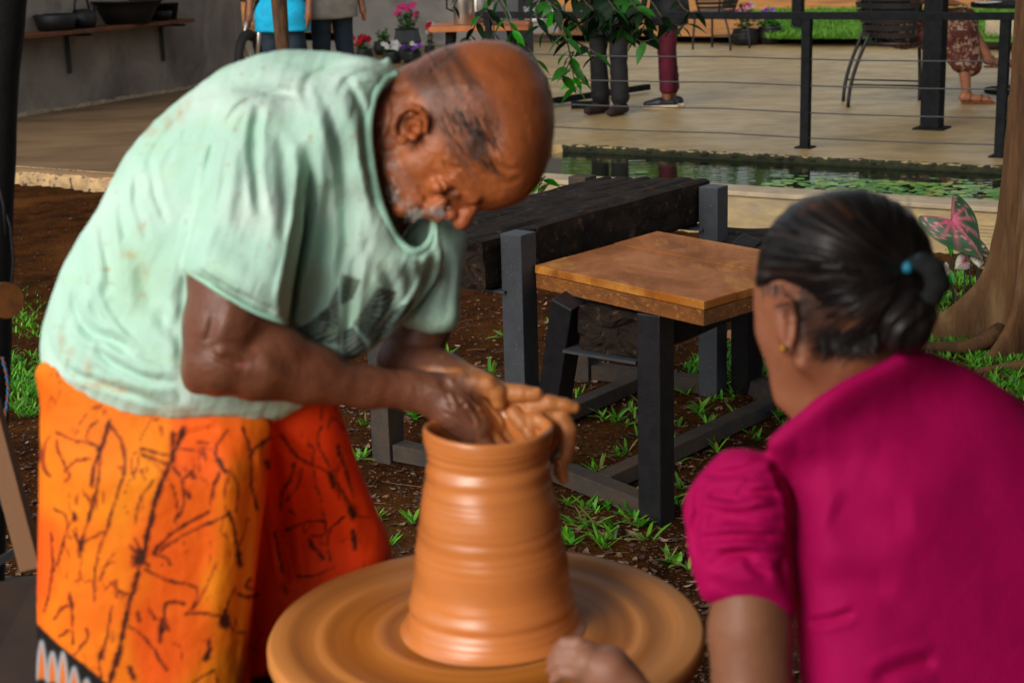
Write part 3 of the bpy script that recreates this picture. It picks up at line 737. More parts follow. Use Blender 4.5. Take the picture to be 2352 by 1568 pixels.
def man_arms():
    C = Clay((400, 560, -330), (1345, 1130, 300), 4.0)
    # near (right) arm
    C.chain([(560, 520, -150), (530, 640, -185), (508, 745, -205), (492, 828, -206)], [96, 97, 88, 76], 18)
    C.chain([(505, 836, -206), (585, 838, -175), (700, 862, -122), (840, 888, -66), (945, 897, -34), (985, 903, -28)], [70, 80, 63, 48, 43, 46], 20)
    C.ell((452, 862, -205), (36, 42, 42), 16)                                                    # elbow
    C.chain([(560, 742, -190), (640, 800, -165), (740, 838, -120)], [60, 54, 42], 26)            # upper edge of the forearm
    # back of the hand going down into the pot
    C.chain([(985, 903, -28), (1040, 938, -26), (1088, 984, -20)], [47, 52, 46], 14)
    C.chain([(1010, 895, -5), (1080, 925, 6), (1130, 975, 14)], [40, 42, 36], 14)
    C.cap((1040, 880, -34), (1105, 890, -26), 26, 22, 12)
    for i, (kx, ky, kw) in enumerate([(1098, 1000, -40), (1122, 990, -16), (1143, 978, 10), (1158, 962, 34)]):
        C.chain([(1050, 945, -25 + i * 12), (kx, ky, kw), (kx + 38, ky + 42, kw + 4), (kx + 52, ky + 84, kw + 8)], [22, 18, 15, 12], 5)
    for p, q, r in (((1000, 880, -66), (1075, 968, -66), 3.2), ((1010, 905, -72), (1092, 990, -60), 3.0), ((1030, 870, -58), (1105, 940, -52), 3.0), ((960, 880, -70), (1020, 902, -74), 3.2)): C.cap(p, q, r, r, 8)
    # thumb and knuckle of the near hand, coated with clay
    C.chain([(1062, 876, -30), (1118, 884, -34), (1140, 902, -34), (1146, 925, -30)], [27, 25, 21, 17], 7)
    # far (left) arm: comes from the far sleeve and meets behind the near hand
    C.chain([(985, 700, 190), (958, 770, 190), (930, 830, 180)], [72, 68, 60], 10)
    C.chain([(930, 835, 180), (1010, 862, 110), (1100, 892, 52), (1150, 915, 30)], [62, 56, 42, 36], 12)
    C.chain([(1150, 915, 30), (1200, 935, 14), (1248, 948, 2)], [34, 32, 27], 9)                 # palm
    C.chain([(1160, 902, -10), (1200, 903, -28), (1232, 905, -32)], [23, 20, 17], 5)             # thumb
    C.chain([(1222, 934, -10), (1262, 926, -24), (1298, 931, -26), (1320, 936, -24)], [24, 20, 16, 13], 5)   # index, pointing
    C.chain([(1245, 940, -4), (1288, 957, -14), (1304, 990, -20), (1302, 1034, -24)], [22, 22, 21, 18], 5)          # finger hooked over the rim
    C.chain([(1300, 1044, -26), (1287, 1062, -30), (1286, 1082, -30), (1294, 1098, -28)], [17, 17, 16, 13], 3)
    C.chain([(1205, 962, -14), (1238, 966, -44), (1260, 982, -56), (1266, 1012, -52), (1262, 1036, -40)], [19, 19, 19, 16, 12], 5)   # third finger on the rim
    C.chain([(1180, 950, -22), (1202, 974, -32), (1218, 998, -34), (1226, 1014, -30)], [19, 17, 15, 12], 5)    # little finger curled inside
    C.ell((1218, 1000, -46), (14, 13, 10), 4)
    # nails
    for p, q in (((1318, 929, -24), 7), ((1294, 1098, -19), 7), ((1236, 895, -44), 8)): C.ell(p, (q, q * .7, 4), 2)
    wr = [([z6c(290, 500), z6c(360, 545), z6c(450, 575)], 7, 4), ([z6c(270, 460), z6c(300, 400), z6c(320, 330)], 9, 3), ([z6c(300, 520), z6c(400, 500), z6c(520, 540)], 9, -4), ([z6c(520, 560), z6c(700, 640), z6c(900, 700)], 16, -3),
          ([z6c(330, 250), z6c(300, 420), z6c(290, 520)], 14, 4), ([zhand(450, 640), zhand(650, 740), zhand(830, 860)], 4, 4), ([zhand(480, 560), zhand(620, 600), zhand(700, 540)], 4, 3),
          ([zhand(520, 430), zhand(560, 520), zhand(600, 620)], 4.5, -3.5), ([zhand(640, 480), zhand(760, 640), zhand(830, 760)], 5, -3.5), ([zhand(820, 500), zhand(960, 640), zhand(1060, 780)], 4, 4)]
    def disp(V, N):
        f = np.clip(-N[:, 2] * 1.4, 0, 1); V = V.copy(); V[:, 2] += strokes_disp(V, wr) * f
        V += N * (vnoise(V, 46, 6, 3) * 2.4 + vnoise(V, 12, 7, 2) * 0.9 * ss(V[:, 0], 1000, 1100))[:, None]
        return V
    def color(V, N):
        c = np.tile(SK_ARM, (len(V), 1)) * (1 + 0.25 * vnoise(V, 70, 14, 3)[:, None])
        c = mixc(c, (0.20, 0.085, 0.052), 0.55 * ss(V[:, 0], 900, 1040))
        # wet clay coat: far hand, thumb, knuckles, finger tips
        k = np.maximum(ss(V[:, 0] + 0.35 * (960 - V[:, 1]) + 22 * vnoise(V, 30, 15, 3), 1092, 1140), inpoly(V, [(960, 840), (1060, 846), (1066, 860), (980, 852)], 8) * 0.8)
        k = np.maximum(k, ss(V[:, 1] + 26 * vnoise(V, 24, 19, 2), 1010, 1050) * (V[:, 0] > 1090))
        k = np.maximum(k, 0.45 * np.clip(vnoise(V, 20, 17, 3) * 3 - 0.6, 0, 1) * ss(V[:, 0], 990, 1060))
        k = k * (1 - ss(V[:, 2], 75, 120) * (V[:, 0] < 1120))
        c = mixc(c, CLAYC, k * 0.96)
        c = mixc(c, (0.45, 0.12, 0.12), np.exp(-((V[:, 0] - z6c(458, 570)[0]) ** 2 + (V[:, 1] - z6c(458, 570)[1]) ** 2) / 30))
        return np.clip(c, 0.003, 0.9)
    return sculpt_obj('arms', C, DM, None, None, 1, disp, color)
def man_lower():
    # trunk inside the shirt, legs and feet, under the clothes
    C = Clay((0, 100, -320), (1120, 2860, 860), 14)
    C.chain([(380, 860, 40), (440, 600, 30), (690, 330, 20)], [70, 90, 95], 40); C.ell((850, 470, 110), (100, 110, 80), 40)
    tl = math.tan(PITCH)
    def g(u, v, w=0): return (u, v, w + (v - 900) * tl)
    C.chain([g(380, 880, 30), g(330, 1080, 20), g(320, 1500, -20), g(330, 2150, -30)], [60, 70, 72, 62], 20); C.chain([g(420, 880, 80), g(620, 1080, 262), g(690, 1260, 400), g(690, 1500, 415), g(660, 2150, 440)], [45, 34, 38, 50, 60], 14)
    vf = 2560
    for u, w in ((330, -30), (660, 440)):
        C.chain([g(u, 2150, w), g(u, 2440, w)], [62, 46], 20); C.chain([g(u - 20, 2470, w), g(u + 70, 2490, w), g(u + 190, 2520, w)], [48, 44, 30], 20)
        for t in range(5): C.cap(g(u + 170, 2518, w - 50 + 24 * t), g(u + 225 - t * 8, 2530, w - 58 + 27 * t), 15, 12, 4)
    V, Fq, _ = sculpt_obj('lower', C, DM, None, None, 1)
    return V, Fq, np.tile(SK_ARM, (len(V), 1))
V, Fq, c = join_np([man_head(), man_arms(), man_lower()])
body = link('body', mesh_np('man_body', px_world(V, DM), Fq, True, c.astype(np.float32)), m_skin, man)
def stubble():
    b = MB(); random.seed(5); P = spline([(876, 380), (870, 413), (878, 446), (895, 470), (915, 489), (940, 499), (975, 494), (1000, 500)], 6, closed=False)
    for _ in range(800):
        p = P[random.randrange(len(P))]; t = abs(random.gauss(0, 1)); u = p[0] + t * 15 + random.uniform(-3, 4); v = p[1] - t * 7 + random.uniform(-6, 3)
        w = -18 - t * 32 - random.uniform(0, 20)
        q = at(u, v, DM + w / SM); d = Rv * random.uniform(-.5, .2) - Uv * random.uniform(.2, 1) - Fv * random.uniform(0, 0.8)
        b.tube([q, q + d * random.uniform(0.003, 0.008)], [0.0006, 0.00025], 3, cap=False)
    b.obj('beard', material('white_stubble', (0.62, 0.58, 0.56), rough=0.6), man)['kind'] = 'stuff'
stubble()
def side_hair():
    b = MB(); random.seed(8)
    for _ in range(380):
        t = random.random(); u = 1000 + 115 * t + random.gauss(0, 26); v = 165 + 190 * t + random.gauss(0, 34)
        if random.random() < 0.35: u = random.uniform(935, 1040); v = 215 - (u - 935) * 0.75 + random.gauss(0, 16)
        w = -math.sqrt(max(0.05, 1 - ((u - 1090) / 205) ** 2 - ((v - 275) / 200) ** 2)) * 133
        L = random.uniform(16, 46); du, dv = 0.45 + random.gauss(0, .06), 0.86
        p = [at(u + du * L * k / 3, v + dv * L * k / 3, DM + (w - 3 - 2 * math.sin(k)) / SM) for k in range(4)]
        b.tube(p, [0.0005, 0.0006, 0.0005, 0.0002], 3, cap=False)
    b.obj('hair', material('greying_hair', (0.025, 0.02, 0.018), (0.17, 0.135, 0.12), scale=60, rough=0.5, blo=0.45, bhi=0.6), man)['kind'] = 'stuff'
side_hair()

# ---- t-shirt
COLLAR = [(912, 168), (884, 186), (862, 215), (851, 255), (846, 300), (850, 350), (857, 400), (868, 450), (882, 492), (900, 530), (920, 558), (945, 576), (968, 575), (985, 561), (997, 538), (1001, 505)]
def man_shirt():
    C = Clay((60, 90, -390), (1100, 1010, 300), 4.6)
    body_p = [(912, 166), (870, 139), (800, 126), (720, 118), (640, 117), (580, 130), (520, 152), (460, 190), (400, 238), (340, 290), (290, 352), (250, 430), (206, 510), (160, 585), (130, 650), (105, 720), (90, 790), (92, 840), (104, 892), (150, 927), (210, 955),
              (300, 974), (400, 981), (500, 980), (600, 972), (690, 940), (730, 895), (770, 850), (797, 826), (830, 812), (870, 790), (920, 748), (960, 700), (1000, 650), (1020, 600), (1010, 552)]
    P = spline(body_p, 4); P = np.concatenate([P[:-4 * 1], spline(COLLAR[::-1], 4, closed=False)])
    # outline: outer body then back along the collar
    wc = [(912, 170, -20), (862, 215, -96), (846, 300, -128), (857, 400, -118), (882, 492, -96), (945, 576, -70), (990, 560, -30), (700, 118, 10), (520, 152, 0), (300, 350, 0), (110, 750, 10), (300, 970, 10), (600, 970, 10), (797, 826, -30), (920, 748, 20), (1000, 640, 60), (500, 600, 0), (760, 500, -30)]
    Tm = [(500, 600, 165), (400, 850, 170), (700, 300, 140), (850, 300, 70), (870, 480, 60), (960, 620, 60), (820, 700, 90), (150, 800, 120), (912, 170, 50)]
    C.relief(P, wc, Tm, 150, k=0, sm=10)
    far = spline([(955, 500), (1000, 488), (1045, 515), (1073, 545), (1066, 610), (1056, 680), (1055, 730), (1040, 757), (992, 766), (955, 757), (918, 742), (880, 700), (900, 600)], 5)
    C.relief(far, 130, 60, 48, k=10, sm=4)
    slv = spline([(520, 215), (570, 205), (640, 222), (690, 268), (706, 340), (704, 430), (694, 520), (680, 600), (668, 690), (657, 745), (640, 742), (590, 722), (520, 684), (470, 652), (424, 622), (438, 545), (462, 450), (485, 350), (495, 270)], 5)
    C.relief(slv, [(560, 240, -105), (560, 500, -175), (540, 680, -215), (660, 740, -190), (700, 350, -110)], [(560, 240, 90), (560, 450, 105), (540, 660, 122)], 60, k=24, sm=5)
    S = [([zl(400, 780), zl(450, 960), zl(520, 1040), zl(640, 1090), zl(780, 1160)], 12, 15), ([zl(540, 1110), zl(640, 1210), zl(800, 1290), zl(1000, 1340)], 10, 13), ([zl(585, 360), zl(615, 620), zl(635, 830)], 11, 13),
         ([zl(480, 560), zl(560, 830), zl(640, 980), zl(850, 1220)], 9, -8), ([zl(370, 1220), zl(430, 1280), zl(600, 1340), zl(1000, 1480)], 8, 9), ([zl(640, 450), zl(720, 700), zl(740, 950)], 16, -6),
         ([zl(780, 60), zl(780, 300), zl(850, 520)], 8, 6), ([zl(860, 40), zl(890, 260), zl(960, 420)], 8, 7), ([zl(700, 150), zl(690, 350), zl(720, 520)], 8, 6), ([zl(350, 740), zl(360, 900), zl(400, 1000)], 9, 7),
         ([zl(260, 1000), zl(290, 1150), zl(340, 1240)], 8, 7), ([zl(900, 900), zl(980, 1040), zl(1060, 1120)], 14, 6),
         ([(505, 317), (489, 363), (480, 420), (470, 480)], 9, 20), ([(505, 317), (537, 258), (577, 228), (632, 216), (690, 224)], 7, 9), ([(599, 240), (584, 309), (590, 419), (600, 500)], 10, 14), ([(640, 300), (655, 420), (650, 560)], 13, 10),
         ([(560, 300), (540, 400), (520, 540)], 14, -7), ([(708, 320), (712, 430), (696, 540), (672, 650), (660, 742)], 13, 30), ([(430, 600), (500, 650), (600, 700), (664, 722)], 5, 4),
         ([(730, 200), (770, 300), (790, 420), (795, 560), (780, 650)], 13, 15), ([(770, 180), (815, 300), (835, 420), (850, 520)], 11, -9), ([(790, 170), (835, 260), (842, 380), (868, 480)], 8, 9), ([(820, 560), (812, 640), (800, 740), (796, 812)], 11, 13),
         ([(700, 140), (640, 150), (560, 185), (500, 230)], 10, 7), ([(780, 140), (700, 165), (620, 200), (570, 225)], 10, -6), ([(850, 150), (800, 150), (740, 165), (700, 200), (720, 260)], 9, 9), ([(600, 130), (520, 175), (440, 240), (380, 310), (320, 400)], 11, 6),
         ([(895, 180), (850, 165), (800, 185), (770, 220)], 8, 8), ([(420, 260), (350, 360), (300, 480)], 10, 5), ([(870, 600), (900, 660), (900, 720), (860, 780)], 12, 9), ([(940, 590), (960, 640), (940, 700), (900, 750)], 9, -6),
         ([(1000, 560), (985, 640), (955, 700), (930, 742)], 9, 14), ([(1030, 560), (1035, 640), (1020, 740)], 12, 6), ([(740, 420), (745, 560), (735, 690), (700, 760)], 14, 11), ([(110, 900), (200, 935), (330, 960), (500, 962), (640, 945)], 5, 4),
         ([(300, 820), (400, 880), (420, 930)], 10, 6), ([(330, 600), (350, 700), (420, 780)], 18, 6), ([(220, 620), (170, 700), (150, 780)], 12, 5), ([(470, 500), (430, 620), (420, 760), (425, 880)], 14, 9)]
    def disp(V, N):
        V = V.copy(); f = np.clip(-N[:, 2] * 1.6 + 0.1, 0, 1); V[:, 2] += strokes_disp(V, S) * f
        # fine drag wrinkles running along the cloth
        r = vnoise(np.c_[V[:, 0] * 0.9 + V[:, 1] * 0.35, V[:, 1] * 0.22 - V[:, 0] * 0.1], 15, 31, 2)
        V += N * (r * 2.6 + vnoise(V, 70, 33, 2) * 5)[:, None]
        # hem edge hangs unevenly
        return V
    g1 = [z6c(950, 118), z6c(1046, 150), z6c(1010, 235), z6c(900, 330), z6c(945, 260)]
    g1 = [z6c(950, 118), z6c(1046, 150), z6c(1005, 240), z6c(948, 275), z6c(942, 200)]
    g2 = [z6c(935, 170), z6c(945, 470), z6c(850, 460), z6c(760, 440), z6c(690, 412), z6c(800, 350), z6c(880, 280)]
    g3 = [z6c(1125, 180), z6c(1222, 205), z6c(1180, 300), z6c(1120, 400), z6c(1085, 450), z6c(1005, 365), z6c(1060, 290)]
    g4 = [z6c(960, 400), z6c(1005, 375), z6c(1075, 480), z6c(1000, 530), z6c(955, 520)]
    g5 = [z6c(1315, 235), z6c(1290, 300), z6c(1180, 410), z6c(1085, 485), z6c(1090, 440), z6c(1200, 300)]
    def color(V, N):
        base = np.tile((0.47, 0.70, 0.585), (len(V), 1)); c = base * (1 + 0.06 * vnoise(V, 90, 40, 3)[:, None])
        c = mixc(c, (0.60, 0.76, 0.67), np.clip(vnoise(V, 130, 44, 2) * 1.8, 0, 1))
        front = (N[:, 2] < 0.15); gfront = N[:, 2] < 0.7
        for g_ in (g1, g2, g3, g4, g5):
            ph = vnoise(V, 60, 47, 2) * 16 + V[:, 0] * 0.32 + V[:, 1] * 0.9; stripe = 0.5 + 0.5 * np.sin(ph * 2 * PI / 8.5)
            k = inpoly(V, g_, 3) * gfront * (0.62 + 0.38 * ss(stripe, 0.2, 0.5)); c = mixc(c, (0.030, 0.028, 0.030), k * 0.95)
        st = np.clip(vnoise(V, 16, 50, 3) * 3 - 1.25, 0, 1)
        for (x, y, rx, ry, s) in [(zl(740, 600) + (22, 10, 1)), (zl(815, 690) + (12, 26, .7)), (zl(350, 1090) + (8, 26, .9)), (zl(400, 1150) + (14, 12, .8)), (zl(560, 1340) + (48, 10, 1.3)), (zl(680, 1370) + (22, 7, 1.4)), (zl(500, 1230) + (10, 24, .8)),
                                  (zl(800, 450) + (8, 12, .7)), zl(990, 1490) + (60, 10, .8), (470, 955, 70, 9, .7), (640, 925, 50, 9, .6), (412, 262, 12, 22, .9), (385, 282, 12, 20, .9), (345, 300, 20, 12, .9), (430, 240, 10, 18, .6), (688, 700, 16, 40, .55), (862, 330, 8, 60, .35), (640, 740, 20, 8, .6)]:
            st = np.maximum(st * 1.0, np.exp(-((V[:, 0] - x) / rx) ** 2 - ((V[:, 1] - y) / ry) ** 2) * s * (0.55 + 0.9 * np.clip(vnoise(V, 9, 52, 2) + 0.2, 0, 1)))
        c = mixc(c, (0.50, 0.25, 0.09), np.clip(st, 0, 1) * 0.62 * front)
        gr_ = np.exp(-((V[:, 0] - 310) / 60) ** 2 - ((V[:, 1] - 640) / 90) ** 2); c = mixc(c, (0.40, 0.62, 0.30), 0.3 * gr_ + 0.25 * np.clip(vnoise(V, 60, 58, 2) * 1.8 - .4, 0, 1))
        return np.clip(c, 0.01, 0.85)
    V, Fq, c = sculpt_obj('shirt', C, DM, None, None, 1, disp, color)
    shirt = link('t_shirt', mesh_np('t_shirt', px_world(V, DM), Fq, True, c.astype(np.float32)), m_shirt, man)
    m_rib = material('mint_ribbing', (0.40, 0.60, 0.50), (0.34, 0.53, 0.43), scale=14, rough=0.85, bump=0.001, bscale=90, c3=(0.40, 0.33, 0.18), s3=9, t3=(0.6, 0.75))
    b = MB(); Q = spline(COLLAR, 5, closed=False); ctrl = [(912, 170, -30), (862, 215, -112), (846, 300, -140), (857, 400, -132), (882, 492, -110), (945, 576, -84), (990, 560, -44), (1001, 505, 0)]
    W_ = interp(ctrl, Q[:, 0], Q[:, 1]); b.tube([at(q[0] - 2, q[1] + 2, DM + (w + 6) / SM) for q, w in zip(Q, W_)], 13 / SM, 9, flat=0.8); b.obj('collar', m_rib, shirt, smooth=True)
    b = MB(); hm = spline([(425, 621), (470, 650), (520, 682), (590, 720), (657, 744)], 6, closed=False)
    b.tube([at(q[0], q[1] - 3, DM + (-215 - 70 * math.sin(PI * i / (len(hm) - 1)) ** 0.5) / SM) for i, q in enumerate(hm)], 6 / SM, 7); b.obj('sleeve_hem', m_rib, shirt, smooth=True)
man_shirt()

# ---- sarong
def man_sarong():
    tl = math.tan(PITCH)
    C = Clay((40, 820, -240), (960, 2480, 1020), 5.0)
    left = spline([(97, 830), (92, 940), (88, 1100), (86, 1300), (84, 1600), (80, 2000), (86, 2380), (300, 2420), (520, 2410), (552, 2000), (562, 1640), (576, 1440), (598, 1240), (616, 1080), (628, 940), (560, 860), (300, 840)], 5)
    right = spline([(540, 880), (700, 860), (762, 900), (795, 985), (828, 1080), (868, 1175), (898, 1256), (900, 1400), (880, 1700), (860, 2050), (850, 2380), (600, 2400), (500, 2300), (490, 1800), (510, 1400), (540, 1100)], 5)
    C.relief(right, lambda U, V_: 100 + (V_ - 900) * tl + (U - 700) * 0.15 + 300 * ss(V_, 930, 1260), lambda U, V_: 80 + 45 * ss(V_, 930, 1100), 90, k=0, sm=5)
    C.relief(left, lambda U, V_: -10 + (V_ - 900) * tl, lambda U, V_: 90 + 75 * ss(V_, 930, 1120), 190, k=0, sm=8)
    S = [([zs(1370, 330), zs(1430, 640), zs(1470, 900), zs(1500, 1080)], 13, 26), ([zs(1400, 300), zs(1560, 420), zs(1680, 520), zs(1790, 660)], 12, 14), ([zs(1360, 560), zs(1400, 800), zs(1470, 1100)], 10, -14), ([zs(1640, 420), zs(1700, 560), zs(1780, 700), zs(1860, 900)], 14, -10),
         ([zs(1000, 300), zs(980, 700), zs(900, 1200), zs(860, 1568)], 50, 7), ([zs(1180, 300), zs(1160, 800), zs(1080, 1300)], 30, -7), ([zs(560, 260), zs(480, 700), zs(420, 1200)], 60, 6), ([zs(1340, 500), zs(1310, 900), zs(1270, 1300), zs(1250, 1568)], 13, -10),
         ([zs(880, 330), zs(1000, 300), zs(1120, 275)], 10, 6), ([zs(1560, 500), zs(1600, 800), zs(1560, 1000)], 20, 9)]
    def disp(V, N):
        V = V.copy(); f = np.clip(-N[:, 2] * 1.6 + 0.1, 0, 1); V[:, 2] += strokes_disp(V, S) * f
        V += N * (vnoise(np.c_[V[:, 0], V[:, 1] * 0.25], 60, 61, 3) * 5 + vnoise(V, 20, 62, 2) * 1.2)[:, None]; return V
    bs = [([(940, 270), (870, 440), (790, 650), (740, 880), (690, 1050), (640, 1250), (600, 1430), (560, 1568)], 7.5), ([(880, 290), (880, 440)], 8), ([(720, 370), (860, 410)], 2.2), ([(720, 400), (850, 450)], 3), ([(870, 450), (930, 540), (935, 640), (915, 720)], 2.6),
          ([(860, 530), (900, 640), (895, 760)], 1.6), ([(560, 230), (520, 360), (480, 460), (465, 560)], 6), ([(565, 260), (620, 340), (635, 480), (600, 600), (545, 790)], 3), ([(500, 380), (510, 480), (480, 640)], 4), ([(545, 770), (490, 960), (480, 1150)], 1.5),
          ([(500, 230), (460, 260), (440, 330), (510, 370)], 2), ([(440, 345), (370, 330), (290, 290)], 2), ([(460, 425), (380, 440), (330, 490)], 2.5), ([(330, 540), (350, 500), (300, 400), (290, 330)], 1.4), ([(480, 640), (430, 800), (410, 870), (400, 920)], 3), ([(370, 790), (410, 850), (530, 795)], 2.2),
          ([(415, 860), (405, 915)], 8), ([(270, 680), (340, 735), (310, 900), (260, 1040)], 1.3), ([(590, 950), (540, 970), (515, 1030)], 2), ([(580, 910), (520, 990)], 1.3), ([(800, 880), (900, 790), (1060, 695)], 4), ([(810, 900), (960, 800), (1170, 705)], 2.6), ([(1165, 700), (1190, 780), (1215, 930), (1220, 970)], 4),
          ([(800, 880), (790, 910)], 9), ([(720, 900), (700, 960)], 14), ([(665, 870), (720, 930)], 3), ([(670, 920), (760, 970)], 3), ([(690, 830), (725, 920)], 2.5), ([(800, 920), (850, 930), (868, 965)], 3), ([(740, 990), (860, 1045), (1000, 1080), (990, 1160), (950, 1220)], 2.6), ([(950, 1215), (1060, 1215), (1140, 1230)], 3), ([(1145, 1205), (1145, 1270)], 12),
          ([(1200, 1080), (1170, 1140), (1150, 1200)], 2), ([(1170, 1270), (1200, 1310), (1250, 1310)], 1.5), ([(940, 1160), (850, 1160), (840, 1240), (860, 1300)], 3), ([(830, 1250), (815, 1350)], 7), ([(760, 1190), (790, 1240)], 3), ([(700, 1210), (710, 1250)], 4), ([(660, 1280), (740, 1340), (810, 1440), (850, 1500)], 3),
          ([(1065, 1350), (1070, 1400), (1050, 1450)], 7), ([(1240, 270), (1280, 400), (1280, 560), (1310, 680)], 2.4), ([(1380, 320), (1300, 370), (1280, 410)], 4), ([(1160, 280), (1100, 370), (1110, 440), (1160, 490)], 2.4), ([(1110, 430), (1150, 495)], 5), ([(1115, 500), (1090, 560), (1080, 620)], 4), ([(1165, 490), (1210, 560), (1200, 690)], 1.5),
          ([(1000, 340), (1060, 345)], 3), ([(930, 375), (1020, 385), (1060, 370)], 1.8), ([(1035, 370), (1030, 400)], 6), ([(970, 500), (985, 515)], 8), ([(985, 500), (990, 430)], 1.3), ([(940, 520), (970, 510)], 2), ([(955, 600), (965, 620)], 6), ([(690, 470), (685, 525)], 1.5), ([(780, 540), (710, 640), (690, 760)], 1.3),
          ([(350, 1110), (365, 1180), (370, 1370)], 2.4), ([(360, 1170), (310, 1190), (280, 1240)], 2.4), ([(355, 1130), (365, 1180)], 6), ([(440, 1290), (445, 1340), (380, 1420)], 2.4), ([(590, 1050), (595, 1130)], 4), ([(575, 1110), (610, 1100), (650, 1115)], 2.2), ([(570, 1180), (540, 1350), (520, 1420)], 1.8), ([(520, 1400), (515, 1440)], 9), ([(505, 1440), (515, 1540)], 4),
          ([(660, 1490), (680, 1540)], 7), ([(1090, 1500), (980, 1568)], 2), ([(1090, 1500), (1110, 1568)], 2), ([(1215, 910), (1220, 960)], 8), ([(1280, 1040), (1250, 1075), (1290, 1090)], 4), ([(1210, 1110), (1260, 1130), (1310, 1120)], 4), ([(1100, 960), (1040, 1100), (980, 1200)], 1.3), ([(260, 800), (270, 960), (250, 1120), (230, 1200)], 1.3),
          ([(300, 1330), (350, 1300)], 3), ([(215, 470), (250, 510)], 2), ([(375, 710), (378, 735)], 5), ([(600, 460), (640, 500)], 1.3),
          ([(1500, 450), (1480, 530), (1440, 590), (1430, 680)], 3), ([(1535, 480), (1520, 560), (1460, 640)], 1.6), ([(1720, 350), (1740, 420), (1780, 540), (1800, 620)], 3), ([(1720, 360), (1725, 400)], 7), ([(1430, 300), (1520, 420), (1680, 500), (1750, 600), (1800, 700)], 3), ([(1680, 500), (1700, 560)], 6), ([(1780, 670), (1800, 715)], 12),
          ([(1800, 790), (1810, 880)], 6), ([(1580, 840), (1600, 880), (1645, 925)], 6), ([(1460, 790), (1560, 750), (1650, 740)], 1.6), ([(1640, 680), (1660, 780), (1640, 810), (1580, 820)], 1.8), ([(1755, 720), (1690, 770), (1670, 830), (1680, 940)], 2), ([(1590, 450), (1610, 560), (1640, 640)], 1.2), ([(1640, 260), (1620, 340), (1680, 470)], 1.3),
          ([(1510, 1020), (1600, 1020), (1700, 980)], 1.5), ([(1480, 690), (1500, 710)], 2), ([(1360, 440), (1370, 470)], 8), ([(1440, 1060), (1460, 1110)], 3), ([(1830, 720), (1880, 720)], 2), ([(1570, 350), (1600, 380), (1590, 440)], 1.4), ([(1400, 800), (1440, 1000)], 2.4)]
    white = []
    for (x, y, h) in ((215, 1355, 190), (268, 1412, 150), (320, 1412, 170), (378, 1488, 120), (440, 1550, 90)):
        white.append([(x - 22, y + h), (x - 18, y + h * .5), (x, y), (x + 18, y + h * .5), (x + 24, y + h)])
    def color(V, N):
        nse = vnoise(V, 120, 66, 3)
        c = mixc(np.tile((0.82, 0.16, 0.005), (len(V), 1)), (0.84, 0.24, 0.007), np.clip(0.5 + nse * 1.3, 0, 1))
        redp = np.maximum(ss(vnoise(np.c_[V[:, 0], V[:, 1] * 0.6], 130, 67, 2) + 0.5 * np.exp(-((V[:, 0] - 420) / 90) ** 2), 0.1, 0.5), 0); c = mixc(c, (0.82, 0.085, 0.005), redp * 0.75)
        rgt = ss(V[:, 0] + (V[:, 1] - 950) * 0.11, 616, 634); c = mixc(c, (0.84, 0.045, 0.004), rgt * 0.92)
        front = N[:, 2] < 0.25
        ju = vnoise(V, 9, 70, 2) * 3.2; jv = vnoise(V, 9, 71, 2) * 3.2; X = V[:, 0] + ju; Y = V[:, 1] + jv
        ink = np.zeros(len(V)); wv = vnoise(V, 17, 76, 2)
        for pts, w in bs:
            P = spline([zs(*p) for p in pts], 5, closed=False); w = w * 0.42 + 1.1; m = 12 + w
            sel = np.where((X > P[:, 0].min() - m) & (X < P[:, 0].max() + m) & (Y > P[:, 1].min() - m) & (Y < P[:, 1].max() + m))[0]
            if len(sel) == 0: continue
            d, _ = line_dist(X[sel], Y[sel], P); ww = w * (0.55 + 0.9 * np.clip(wv[sel] + .5, 0, 1)); ink[sel] = np.maximum(ink[sel], np.exp(-(d / ww) ** 2 * 0.8) * min(1, 0.4 + w * 0.15) * (0.6 + .4 * np.clip(wv[sel] * 2 + 1, 0, 1)) + 0.22 * np.exp(-(d / (w * 3)) ** 2))
        fine = np.abs(vnoise(np.c_[V[:, 0], V[:, 1] * 0.35], 46, 73, 3)); ink = np.maximum(ink, 0.5 * ss(0.04 - fine, 0, 0.03) * ss(vnoise(V, 90, 74, 2), -0.15, 0.25))
        c = mixc(c, (0.36, 0.03, 0.006), ss(ink, 0.05, 0.45) * front * .8); c = mixc(c, (0.05, 0.014, 0.006), ss(ink * (1 + .5 * vnoise(V, 14, 79, 2)), 0.35, 0.85) * front)
        # black border with flame motifs at the lower left
        bp = [zs(150, 1210), zs(195, 1268), zs(300, 1372), zs(430, 1472), zs(545, 1568), zs(640, 1640), zs(1260, 2000), zs(1260, 5000), zs(0, 5000), zs(0, 1200)]
        k = inpoly(V, bp, 4); c = mixc(c, (0.010, 0.008, 0.008), k * (V[:, 0] < 640))
        for w_ in white:
            P = spline([zs(*p) for p in w_], 5, closed=False); ins = inpoly(V, list(P) , 4); c = mixc(c, (0.70, 0.17, 0.01), ins * 0.9)
            sel = np.where((V[:, 0] < 260) & (V[:, 1] > 1440))[0]; d, _ = line_dist(V[sel, 0], V[sel, 1], P); kk = np.zeros(len(V)); kk[sel] = np.exp(-(d / 3.6) ** 2); c = mixc(c, (0.34, 0.36, 0.38), np.clip(kk, 0, 1))
        c = mixc(c, (0.010, 0.008, 0.008), ss(V[:, 1] - (900 - V[:, 0]) * 0.2, 1480, 1500) * (V[:, 0] > 575))
        return np.clip(c, 0.004, 0.95)
    V, Fq, c = sculpt_obj('sarong', C, DM, None, None, 1, disp, color)
    link('sarong', mesh_np('sarong', px_world(V, DM), Fq, True, c.astype(np.float32)), m_sarong, man)
man_sarong()
